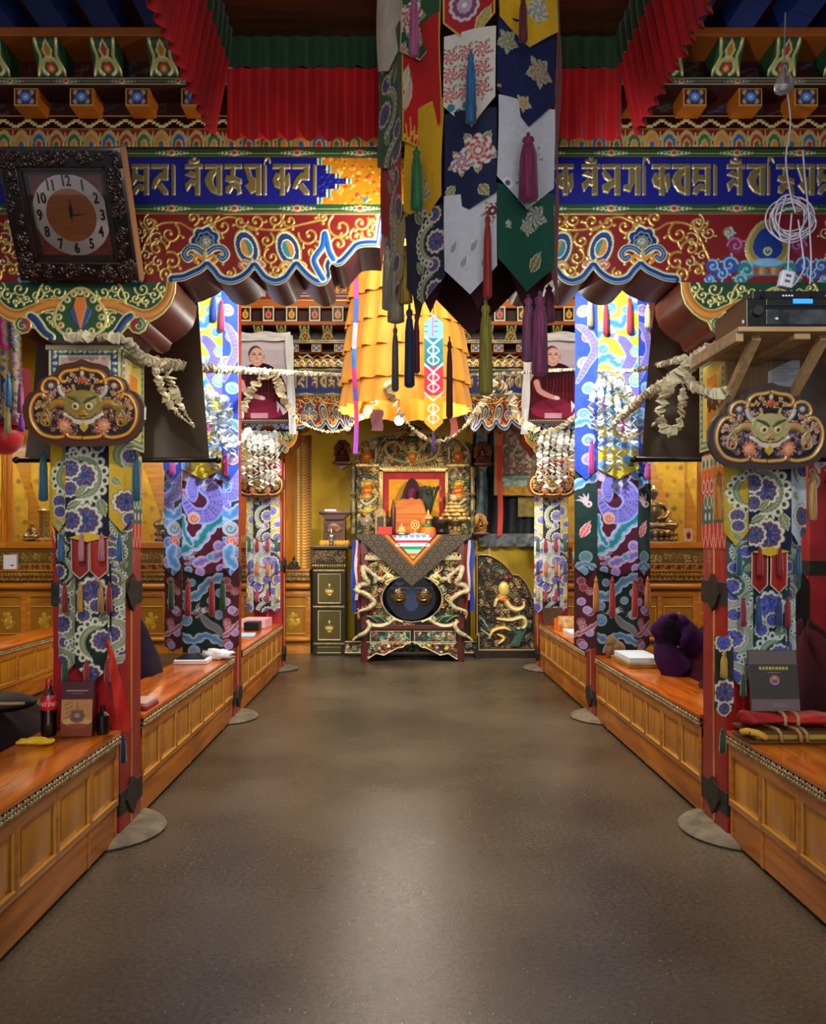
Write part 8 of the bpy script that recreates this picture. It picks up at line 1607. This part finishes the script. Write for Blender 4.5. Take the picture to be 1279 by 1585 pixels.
LX0 = XP(441, YS0); wl = 1.28; edges = [LX0-i*wl for i in range(5)]
for i in range(4): case(edges[i+1], edges[i], '%s glazed shrine case left of the throne, with patterned yellow backcloth' % ORD[i], 20+i)
RX0 = XP(842, YS0)+.02; wr = 1.09
for i in range(5): case(RX0+i*wr, RX0+(i+1)*wr, '%s glazed shrine case right of the throne, with patterned yellow backcloth' % ORD[i], 30+i)
for i in range(6): offering_cabinet(XP(481, YS0)-(i+1)*.98, XP(481, YS0)-i*.98, '%s gold-painted offering cabinet left of the throne' % ORD[i], i)
for i in range(5): offering_cabinet(RX0+i*1.05, RX0+(i+1)*1.05, '%s gold-painted offering cabinet right of the throne' % ORD[i], i+1)
bowl_row(-5.9, -1.5, 'left'); bowl_row(2.1, 6.2, 'right'); bpy.data.objects.remove(bproto)
# golden carved column at the right end of the left cases
xa, xb = XP(441, 11.33), XP(482, 11.33); gc = thing('carved_column', 'golden carved column beside the yellow wall, left of the throne', 'column', ((xa+xb)/2, 11.35, 1.16)); MB().cbox(xa, xb, 11.33, 11.39, 1.16, 3.0, .006).build('column_body', post_wood, gc, smooth='auto')
c = Cv((xb-xa)*.62, 1.82, .006, '#a8741c'); w = c.w
for i in range(46): c.disc((w*.2, .02+i*.04), .02, .022, 0, '#d8b870', .4, .012); c.poly([(w*.45, .0+i*.04), (w*.75, .02+i*.04), (w*.45, .04+i*.04)], '#d0a040', .4, .008); c.poly([(w*.98, .0+i*.04), (w*.7, .02+i*.04), (w*.98, .04+i*.04)], '#6a4410', .1, .002)
sheet(c, flat(xb-c.w, 1.17, 11.327), 'carved_strips', PAINT, gc)
# statues inside the cases
def buddha(label, x, hgt, m):
    t = thing('seated_statue', label, 'statue', (x, YS0+.38, ZC0+.05)); b = MB(); lotus_base(b, (x, YS0+.4, ZC0+.05), hgt*.36, hgt*.2); b.build('lotus_base', m, t, smooth='auto'); b = MB(); seated(b, (x, YS0+.42, ZC0+.05+hgt*.19), hgt*.8); remesh(b, 'figure', m, t, .016); return t
b1 = buddha('bronze seated statue in the shrine case behind the left dragon banner', XP(276, YS0+.4), .92, brz)
dup(b1, (XP(1012, YS0+.4), YS0+.38, ZC0+.05), 'bronze seated statue in the shrine case beside the right dragon banner')
b3 = buddha('little bronze figure in the shrine case left of the floral banner', XP(49, YS0+.4), .34, brz)
t = thing('gilt_vase', 'tall gilded cylinder beside the little bronze figure', 'vase', (XP(69, 11.7), 11.7, ZC0+.05)); MB().lathe([(.12, 0), (.12, .05), (.07, .08), (.075, .42), (.1, .46), (.06, .5), (.001, .52)], (XP(69, 11.7), 11.7, ZC0+.05), 20).build('vase', gilt, t, smooth='auto')
t = thing('picture_card', 'small pink picture card standing in the case at the right', 'card', P(1066, 838, 11.5)); c = Cv(.11, .17, .008, '#d8b8a8'); c.disc((.055, .08), .03, .05, 0, '#7a1c2a'); c.disc((.055, .13), .018, col='#b8886a'); MB().box(XP(1060, 11.5), XP(1072, 11.5), 11.5, 11.52, ZC0+.075, ZC0+.25).build('backing', mat('white_paper'), t); sheet(c, flat(XP(1060, 11.5), ZC0+.077, 11.497), 'print', PRINT, t)
o = MB().cbox(XP(5, 11.3), XP(25, 11.3), 11.3, 11.36, 1.162, 1.36, .006).build('white_box', mat('white_plastic'), None, P(15, 838, 11.3)); tag(o, 'white box on the offering shelf at the far left', 'box')
t = thing('white_figurine', 'dark figurine holding a bowl on the shelf right of the far left pillar', 'figurine', P(455, 872, 11.3)); b = MB(); seated(b, (XP(455, 11.3), 11.32, 1.162), .2); remesh(b, 'figure', mat('dark_figurine', '#2a241c', .4), t, .006)
t = thing('offering_goblet', 'white goblet on the shelf right of the far right pillar', 'goblet', (XP(893, 11.3), 11.3, 1.161)); MB().lathe([(.05, 0), (.02, .03), (.02, .1), (.06, .18), (.07, .24), (.001, .2)], (XP(893, 11.3), 11.3, 1.161), 16).build('goblet', mat('white_plastic'), t, smooth='auto')
o = MB().cbox(XP(888, 11.3), XP(896, 11.3), 11.36, 11.4, 1.162, 1.5, .01).build('orange_candle', mat('candle_orange', '#d07a1c', .5), None, P(892, 868, 11.36)); tag(o, 'orange candle on the shelf right of the far right pillar', 'candle')
# ---------------------------------------------------------------- side hall pillars
def side_pillar(x, y, label, ban):
    t = thing('side_pillar', label, 'pillar', (x, y, 0)); MB().cbox(x-.17, x+.17, y-.17, y+.17, 0, 3.3, .012).build('shaft', red_lac, t, smooth='auto'); b = MB(); b.cbox(x-.176, x+.176, y-.176, y+.176, 1.25, 1.37, .004); b.build('iron_band', iron, t); g = MB(); g.cbox(x-.006, x+.006, y-.177, y-.165, 0, 3.3, .002); g.build('gilt_line', gold_ln, t)
    b = thing('pillar_banner', ban, 'pillar banner', (x, y-.2, 3.1))
    for j, (z1, h_, cl) in enumerate(((2.45, .5, '#8f1c20'), (2.75, .5, '#c9a82a'), (3.15, .62, '#1f6a8a'))):
        for i, dx in enumerate((-.2, -.06, .07)): c = Cv(.14, h_, .007, cl if i != 1 else ['#2a4f9a', '#9a2a2a', '#8fd0e0'][j]); floral(c, ['#1f5f7a', '#9fd0dc', '#3f7a8a'][(i+j) % 3] if j == 2 else cl, 5+i+j, .5, 'b', '#cfe0e6', '#3f7a6a'); tongue('tongue', b, c, x+dx, z1, y-.2-.012*j, None, .07, .004, i)
    for dx in (-.13, .01, .14): tassel('tassel', b, (x+dx, y-.235, 2.55), .22, '#e0d49a', .018)
    return t
side_pillar(3.49, 6.9, 'red side-hall pillar at the right edge, behind the floral banner', 'blue and teal banner on the side-hall pillar at the right edge')
jk = thing('dark_jacket', 'dark jacket hung on the side-hall pillar at the right edge', 'jacket', (3.2, 6.8, 1.2)); b = MB(); rows = 8; n = 14; vs = []
for j in range(rows+1):
    v = j/rows
    for k in range(n): a = 2*PI*k/n; r = .03+.10*min(1, v*5)*(1-.25*v)+.02*math.sin(a*3+v*5)+.012*math.sin(a*7); vs.append((3.19+r*math.cos(a)*1.0, 6.75+r*.6*math.sin(a), 1.32-.6*v))
b.add(vs, [(j*n+k, j*n+(k+1) % n, (j+1)*n+(k+1) % n, (j+1)*n+k) for j in range(rows) for k in range(n)]+[tuple(range(n)), tuple(rows*n+k for k in range(n))]); b.build('coat', mat('black_cloth', '#0c0c10', .85), jk, smooth=True)
# ---------------------------------------------------------------- robes left on the seats behind the desks
plum = mat('dark_plum_wool', '#241a34', .9, noise='#171024', scale=5, spec=.2, bump=.2); mar2 = mat('dark_maroon_wool', '#42101f', .9, noise='#290912', scale=5, spec=.2, bump=.2); purp = mat('purple_wool', '#431a4e', .9, noise='#2c1038', scale=5, spec=.2, bump=.2)
def heap(name, label, cat, c, rx, ry, h, m, seed, hood=None, tilt=0, pw=.28):
    """thick cloth standing in folds: rings that shrink and wander upward"""
    random.seed(seed); ph = [random.random()*6 for _ in range(6)]; n, rows = 44, 22; b = MB(); vs = []
    for j in range(rows+1):
        v = j/rows; s = (1-v**(1/pw)*.92) if v < 1 else .05
        for k in range(n):
            a = 2*PI*k/n; f = 1+(.12*math.sin(3*a+ph[0]+2*v)+.13*(abs(math.sin(3.5*a+ph[1]-3*v))-.6)+.09*(abs(math.sin(6.5*a+ph[2]+5*v))-.6))*(1-.35*v)
            vs.append((c[0]+rx*s*f*math.cos(a)+tilt*v*v, c[1]+ry*s*f*math.sin(a), c[2]+h*v*(1+.05*math.sin(2*a+ph[3])+.04*math.sin(5*a+ph[4])*v)))
    b.add(vs, [(j*n+k, j*n+(k+1) % n, (j+1)*n+(k+1) % n, (j+1)*n+k) for j in range(rows) for k in range(n)]+[tuple(rows*n+k for k in range(n)), tuple(range(n-1, -1, -1))])
    t = thing(name, label, cat, c); b.build('folded_wool', m, t, smooth=True)
    if hood: b = MB(); b.ball(*hood[:4], 16, 10); b.build('hood_fold', hood[4], t, smooth=True)
    return t
heap('monk_robe', 'dark plum cloak standing behind the middle left desk, beside the dragon banner', 'robe', (-1.99, 6.0, 0), .24, .40, .97, plum, 1, None, .02, .24)
heap('monk_robe', 'dark maroon cloak lying low behind the plum cloak on the left', 'robe', (-2.06, 5.3, 0), .24, .3, .70, mar2, 2)
t = heap('monk_robe', 'purple and maroon cloak with an open hood behind the middle right desk', 'robe', (2.36, 6.0, 0), .36, .5, .86, mar2, 3, None, -.12, .26)
c0 = Vector((1.93, 5.9, .87)); random.seed(5); b = MB(); n = 26; cp = []; rs = []
for k in range(n+1): an = -1.0+k/n*5.2; cp.append(c0+Vector((.10*math.cos(an)*(1+.12*math.sin(an*3)), .03*math.sin(2*an)+.015*math.sin(an*7), .125*math.sin(an)))); rs.append(.034+.014*math.sin(an*2.3+1)+.006*math.sin(an*9))
b.tube(cp, rs, 10); b.tube(cr([c0+Vector((.02, .06, .1)), c0+Vector((.1, .08, .02)), c0+Vector((.2, .1, -.1)), c0+Vector((.32, .1, -.24))], 6), [.05, .085, .11, .1], 12); b.tube(cr([c0+Vector((-.07, .03, -.06)), c0+Vector((-.03, .02, -.16)), c0+Vector((.05, .02, -.28))], 6), [.05, .1, .12], 12); b.build('purple_hood', purp, t, smooth=True); b = MB(); b.ball(c0+Vector((.0, .05, .0)), .1, .05, .12); b.build('hood_inside', mat('hood_hollow_shade', '#120a14', .95), t, smooth=True)  # dark ball fills the hood opening: shade of the hollow as colour
heap('monk_robe', 'dark maroon cloak low between the purple hood and the right front pillar', 'robe', (2.14, 5.4, 0), .26, .36, .80, mar2, 5)
heap('monk_robe', 'bulky dark maroon cloak behind the grey book, right of the right front pillar', 'robe', (2.38, 4.75, 0), .36, .4, 1.0, mar2, 6, None, -.06, .24)
heap('monk_robe', 'dark maroon cloak at the right edge behind the nearest right desk', 'robe', (2.5, 4.0, 0), .40, .4, .84, mar2, 7, None, 0, .24)
heap('monk_robe', 'black-maroon cloak lying behind the nearest left desk', 'robe', (-2.2, 4.45, 0), .40, .55, .66, mat('blackish_maroon_wool', '#260d18', .9, noise='#140810', scale=5, spec=.2), 8, None, 0, .2)
bg = thing('strap_bag', 'black bag with a tan strap on the cloak behind the nearest left desk', 'bag', (-2.1, 4.3, .66)); q = Vector((-2.1, 4.25, .69)); b = MB(); b.ball(q, .22, .15, .05, 24, 12); b.build('bag_body', mat('bag_black', '#17151f', .6, noise='#0d0c12', scale=6, bump=.4), bg, smooth=True); b = MB(); b.tube(cr([q+Vector((-.22, -.1, .02)), q+Vector((-.05, -.145, .03)), q+Vector((.1, -.14, .02)), q+Vector((.2, -.08, .01))], 6), .009, 6); b.build('strap', mat('tan_strap', '#a8845a', .6), bg, smooth=True)
cs_ = thing('seat_cushion', 'maroon seat back with a tan rim, left edge behind the outer desk', 'cushion', (-4.3, 8.7, 0)); b = MB(); b.cbox(-4.75, -4.28, 8.7, 8.85, 0, .72, .06); b.build('back_pad', mat('maroon_leather', '#4a1a24', .5), cs_, smooth='auto'); b = MB(); b.tube([(-4.72, 8.69, .2), (-4.72, 8.69, .7), (-4.5, 8.69, .74), (-4.31, 8.69, .7), (-4.31, 8.69, .2)], .02, 8); b.build('tan_rim', mat('tan_strap'), cs_, smooth=True)
# ---------------------------------------------------------------- things on the desks
DZ = .571
bt = thing('cola_bottle', 'plastic cola bottle with a red cap and red label, on the nearest left desk', 'bottle', (-1.715, 4.02, DZ)); q = (-1.715, 4.02, DZ); pr = [(.028, 0), (.035, .006), (.037, .03), (.035, .075), (.037, .11), (.037, .165), (.034, .19), (.022, .225), (.014, .243), (.0135, .255)]
MB().lathe(pr, q, 28).build('bottle', mat('clear_pet', '#ffffff', .04, trans=1), bt, smooth='auto'); MB().lathe([(.001, .003), (.026, .004), (.033, .01), (.0345, .03), (.033, .075), (.0345, .11), (.0345, .15), (.001, .151)], q, 28).build('cola', mat('cola_brown', '#140503', .1), bt, smooth='auto'); MB().lathe([(.0155, .25), (.0155, .272), (.014, .275), (.001, .275)], q, 22).build('cap', mat('cap_red', '#c4141c', .35), bt, smooth='auto')
MB().lathe([(.0375, .13), (.0382, .132), (.0382, .183), (.0372, .185)], q, 32).build('label_band', mat('label_red', '#c81420', .35), bt, smooth='auto')
def bent_text(s, size, q, z, r, ang, name, m, parent, sh=.0):
    cu = bpy.data.curves.new(name, 'FONT'); cu.body = s; cu.size = size; cu.align_x = 'CENTER'; cu.align_y = 'CENTER'; cu.resolution_u = 3; cu.shear = sh; o = bpy.data.objects.new(name, cu); C.objects.link(o); bpy.context.view_layer.update(); me = bpy.data.meshes.new_from_object(o.evaluated_get(bpy.context.evaluated_depsgraph_get())); bpy.data.objects.remove(o); bpy.data.curves.remove(cu); base = BASE[parent.name]
    for v in me.vertices: a = ang+v.co.x/r; v.co = Vector((q[0]+r*math.cos(a), q[1]+r*math.sin(a), q[2]+z+v.co.y))-base
    me.name = name; me.materials.clear(); return link(name, me, m, parent)
bent_text('可口可乐', .026, q, .158, .0386, -PI/2+.5, 'label_lettering', mat('label_white', '#f0ecec', .5), bt, .25)
bk = thing('book_box', 'standing maroon book with a tan picture, on the nearest left desk by the pillar', 'book', (-1.56, 4.03, DZ)); M = Matrix.Translation((-1.575, 4.0, DZ)) @ Matrix.Rotation(-.1, 4, 'X') @ Matrix.Rotation(.12, 4, 'Z'); MB().cbox(-.075, .075, 0, .055, 0, .265, .004, M).build('cover', mat('book_maroon', '#471822', .4), bk)
c = Cv(.146, .262, .003, '#4a1a24'); c.rect(0, .075, .146, .175, '#b08048'); c.rect(0, .0, .146, .075, '#7a3418'); c.disc((.075, .07), .07, .018, 0, '#c09a68'); c.disc((.075, .095), .036, .03, 0, '#7a5a44'); c.disc((.075, .1), .026, .024, 0, '#5a4a58'); c.disc((.075, .1), .014, .012, 0, '#a07a5a'); [c.disc((.075+.03*math.cos(a), .1+.028*math.sin(a)), .007, col='#6a4a3a') for a in [k*PI/4 for k in range(8)]]; c.rect(.07, .12, .08, .16, '#8a6440'); [c.stroke([(.02, .09+i*.02), (.05, .1+i*.022)], .006, '#8a6238') for i in range(4)]; c.disc((.075, .05), .05, .012, 0, '#8a4420'); c.rect(.02, .217, .126, .221, '#9a7a80'); c.rect(.045, .203, .1, .206, '#8a6a70'); [c.rect(.022+i*.009, .215, .028+i*.009, .222, '#b09aa0') for i in range(11)]
sheet(c, plane(M @ Matrix.Rotation(PI/2, 4, 'X'))(-.073, .002, .001), 'front_print', PRINT, bk)
t = thing('dark_bottle', 'small black bottle behind the maroon book on the nearest left desk', 'bottle', (-1.47, 4.07, DZ)); MB().lathe([(.028, 0), (.03, .01), (.03, .09), (.012, .11), (.012, .14), (.001, .14)], (-1.47, 4.07, DZ), 18).build('bottle', blk, t, smooth='auto')
t = thing('prayer_beads', 'coiled bright yellow cord on the nearest left desk', 'cord', (-1.7, 3.85, DZ)); random.seed(8); p = []
for i in range(60): a = i*.62; r = .045+.012*math.sin(i*1.3); p.append((-1.7+(i/60-.5)*.09+r*math.cos(a), 3.86+r*.8*math.sin(a), DZ+.008+.010*(.5+.5*math.sin(i*.9))))
MB().tube(cr(p, 3), .007, 6).build('cord', mat('bright_yellow_cord', '#e0b80c', .5), t, smooth=True)
b = MB(); pts_ = [(163, 985, .1), (172, 1010, .3), (182, 1060, .5), (190, 1100, .6), (192, 1130, .6)]; vs = []
for x, y, wv in cr(pts_, 5): k = 6+18*min(1, (y-985)/110); vs += [tuple(P(x-k*.5+k*u, y+4*u, 4.06-.02*math.sin(u*3+y*.05))) for u in (0, .33, .66, 1)]
b.add(vs, [(j*4+k, j*4+k+1, (j+1)*4+k+1, (j+1)*4+k) for j in range(len(vs)//4-1) for k in range(3)]); o = b.build('red_stole', mat('orange_red_sash', '#cc2a1c', .6, noise='#b02014', scale=6), None, P(180, 985, 4.06), smooth=True, fix=False); tag(o, 'orange-red cloth stole hanging down the left front pillar beside the book', 'stole')
o = tassel('navy_tassel', None, P(191, 1138, 4.12), .14, '#1c1c4a', .014); tag(o, 'navy tassel hanging on the left front pillar below the stole', 'tassel'); 
def slab(name, label, cat, x0, x1, y0, y1, z0, z1, m, rot=0, group=None, b_=.004):
    c_ = ((x0+x1)/2, (y0+y1)/2); M = Matrix.Translation((*c_, 0)) @ Matrix.Rotation(rot, 4, 'Z') @ Matrix.Translation((-c_[0], -c_[1], 0)); o = MB().cbox(x0, x1, y0, y1, z0, z1, b_, M).build(name, m, None, (*c_, z0)); return tag(o, label, cat, group)
wp = mat('white_paper'); 
slab('loose_leaf_book', 'white loose-leaf book at the far end of the middle left desk', 'book', -1.78, -1.52, 6.42, 6.8, DZ, DZ+.03, wp, .05); slab('book_cover', 'dark cover lying on the white loose-leaf book of the middle left desk', 'book cover', -1.77, -1.55, 6.46, 6.76, DZ+.0305, DZ+.038, blk, .05)
t = thing('white_tissue', 'crumpled white tissue at the far end of the middle left desk', 'tissue', (-1.5, 6.72, DZ)); random.seed(3); bm = bmesh.new(); bmesh.ops.create_icosphere(bm, subdivisions=3, radius=1)
for v in bm.verts: n_ = 1+.25*math.sin(v.co.x*7+2)*math.sin(v.co.y*8)+.18*math.sin(v.co.z*11+v.co.x*5); v.co = Vector((v.co.x*.12*n_, v.co.y*.08*n_, max(v.co.z, -.6)*.05*n_+.03))
b = MB(); b.bm(bm, Matrix.Translation((-1.5, 6.72, DZ+.004))); b.build('tissue', mat('tissue_white', '#dfe2e8', .7), t, smooth=True)
slab('red_book', 'red-edged long book at the near end of the middle left desk, lower one', 'book', -1.64, -1.42, 4.62, 4.84, DZ, DZ+.02, mat('book_red_edge', '#8a1c22', .5)); slab('red_book', 'pale-topped long book lying on the red-edged one, middle left desk', 'book', -1.65, -1.43, 4.63, 4.85, DZ+.0205, DZ+.042, mat('book_pale_top', '#c8a8a0', .5))
slab('dark_box', 'black electronic box at the far end of the far left desk', 'box', -1.7, -1.54, 8.9, 9.1, DZ, DZ+.09, blk); slab('blue_paper', 'sheaf of white and blue papers on the far left desk', 'papers', -1.76, -1.5, 8.3, 8.62, DZ, DZ+.012, mat('paper_blue', '#a8c4dc', .6), .1); slab('pink_paper', 'stack of white and pink papers behind the black box on the far left desk', 'papers', -1.78, -1.5, 9.2, 9.5, DZ, DZ+.1, mat('paper_pink', '#d8a8b0', .6), -.1)
slab('white_pages', 'white long pages on the right far desk, in front of the orange stand', 'pages', 1.72, 1.98, 8.45, 8.85, DZ, DZ+.03, mat('paper_bluewhite', '#d0dcec', .6)); st = thing('folding_stand', 'orange painted folding book stand on the far right desk', 'stand', (1.85, 8.95, DZ)); MB().cbox(1.68, 2.0, 8.9, 8.93, DZ, DZ+.16, .004).build('front_board', mat('stand_orange', '#d0641c', .45), st); MB().cbox(1.68, 2.0, 9.1, 9.13, DZ, DZ+.12, .004).build('rear_board', MATS['stand_orange'], st); c = Cv(.32, .15, .006, '#c8863c'); carved(c, 40, ['#e0c89a', '#d8b070', '#b85c1c'], .015, .03, 4, .004); sheet(c, flat(1.68, DZ+.005, 8.897), 'painted_front', PAINT, st)
slab('wooden_end_board', 'dark carved end board at the far end of the far right desk', 'board', 1.63, 1.86, 9.55, 9.6, DZ, DZ+.2, mat('carved_dark_board', '#3c2412', .5, noise='#52341a', scale=20))
slab('pecha_board', 'wooden board under the loose-leaf stack on the middle right desk', 'board', 1.7, 1.98, 6.2, 6.72, DZ, DZ+.035, mat('old_board', '#9a7a3c', .6, noise='#7a5a2a', scale=12)); slab('loose_leaf_stack', 'white loose-leaf stack on a wooden board, middle right desk', 'loose leaves', 1.72, 1.96, 6.24, 6.7, DZ+.0355, DZ+.075, mat('paper_bluewhite'))
t = thing('fur_pouch', 'tawny fur pouch at the far end of the middle right desk', 'pouch', (1.74, 6.78, DZ)); b = MB(); b.ball((1.75, 6.8, DZ+.07), .09, .06, .075, 16, 10); b.ball((1.72, 6.79, DZ+.12), .05, .04, .07, 12, 8); b.build('fur', mat('tawny_fur', '#8a6a3a', .9, noise='#5a4222', scale=40, bump=.5, sheen=.4), t, smooth=True)
# tied bundle with the grey book on the nearest right desk
bd = thing('tied_bundle', 'long bundle of boards in yellow cloth with tan straps, on the nearest right desk', 'bundle', (1.9, 4.0, DZ)); b = MB(); b.cbox(1.62, 2.17, 3.86, 4.06, DZ, DZ+.014, .004); b.cbox(1.62, 2.17, 3.86, 4.06, DZ+.045, DZ+.058, .004); b.build('cover_board', mat('bundle_board', '#5a3a1c', .45), bd); MB().cbox(1.66, 2.15, 3.87, 4.05, DZ+.0145, DZ+.0445, .01).build('yellow_wrap', mat('wrap_yellow', '#b89a3a', .7, noise='#8f7a2c', scale=8), bd); b = MB()
for x in (1.74, 1.83, 1.86, 2.02): b.tube([(x, 4.065, DZ+.004), (x, 4.07, DZ+.05), (x+.01, 4.05, DZ+.063), (x+.02, 3.87, DZ+.063), (x+.025, 3.852, DZ+.05), (x+.03, 3.852, DZ+.01)], .009, 7)
b.build('strap', mat('tan_strap'), bd, smooth=True); b = MB(); b.tube([(1.6, 3.9, DZ+.045), (1.62, 3.88, DZ+.055), (1.66, 3.86, DZ+.05), (1.7, 3.85, DZ+.03)], .016, 8); b.build('yellow_end', mat('wrap_yellow_bright', '#d8a83a', .6), bd, smooth=True)
rbn = thing('red_cloth_parcel', 'red cloth parcel lying on the tied bundle, below the grey book', 'parcel', (1.85, 3.98, DZ+.072)); b = MB(); n = 30; vs = []; m_ = 12
for i in range(n+1):
    u = i/n; x = 1.62+.45*u; w_ = .085*(1 if .04 < u < .97 else .5)*(1+.06*math.sin(u*14)); h_ = .022*(1+.25*math.sin(u*9+1)+.1*math.sin(u*25))*(1 if 0 < i < n else .4)
    vs += [(x, 3.97+w_*math.cos(2*PI*k/m_), DZ+.098+h_*math.sin(2*PI*k/m_)*(1.15 if k < 6 else 1)) for k in range(m_)]
b.add(vs, [(i*m_+k, i*m_+(k+1) % m_, (i+1)*m_+(k+1) % m_, (i+1)*m_+k) for i in range(n) for k in range(m_)]+[tuple(range(m_)), tuple(n*m_+k for k in range(m_))]); b.build('red_cloth', mat('parcel_red', '#b81c22', .6, noise='#98141a', scale=7), rbn, smooth=True); b = MB()
for x in (1.8, 1.86): b.tube([(x, 3.88, DZ+.08), (x+.004, 3.885, DZ+.115), (x+.012, 3.93, DZ+.126), (x+.02, 4.02, DZ+.126), (x+.024, 4.06, DZ+.1)], .009, 7)
b.build('strap', mat('tan_strap'), rbn, smooth=True)
gb = thing('grey_book', 'standing grey book with a round red and blue emblem, on the red parcel', 'book', (1.81, 4.03, DZ+.125)); M = Matrix.Translation((1.812, 4.0, DZ+.122)) @ Matrix.Rotation(-.16, 4, 'X'); MB().cbox(-.118, .118, 0, .022, 0, .295, .003, M).build('cover', mat('book_grey', '#4c4648', .5), gb)
c = Cv(.232, .29, .0026, '#454042'); c.rect(0, .225, .232, .29, '#6a6062'); c.rect(0, 0, .232, .055, '#746468'); c.disc((.118, .148), .023, col='#c8a8a8'); c.disc((.118, .15), .019, col='#b8584c'); c.poly([(.1, .146), (.136, .146), (.128, .13), (.108, .13)], '#5a5aa8'); c.disc((.118, .153), .009, .011, 0, '#d8b8a0'); c.disc((.118, .148), .005, .008, 0, '#8a3a30')
for i, ch in enumerate('ktovjsyag'): letters(c, ch, .045+i*.016, .197, .013, '#d8d050', w=.9, g=0, h=0, lite='#c8c048')
[c.rect(*r_, '#8f888a') for r_ in ((.085, .182, .15, .185), (.1, .033, .165, .036), (.1, .022, .17, .025))]
sheet(c, plane(M @ Matrix.Rotation(PI/2, 4, 'X'))(-.116, .0025, .001), 'front_print', PRINT, gb)
o = slab('blue_tissue', 'pale blue tissue on the right outer desk at the right edge', 'tissue', 4.14, 4.26, 7.9, 8.05, DZ, DZ+.03, mat('tissue_blue', '#a8c4d8', .7), .3, None, .012)
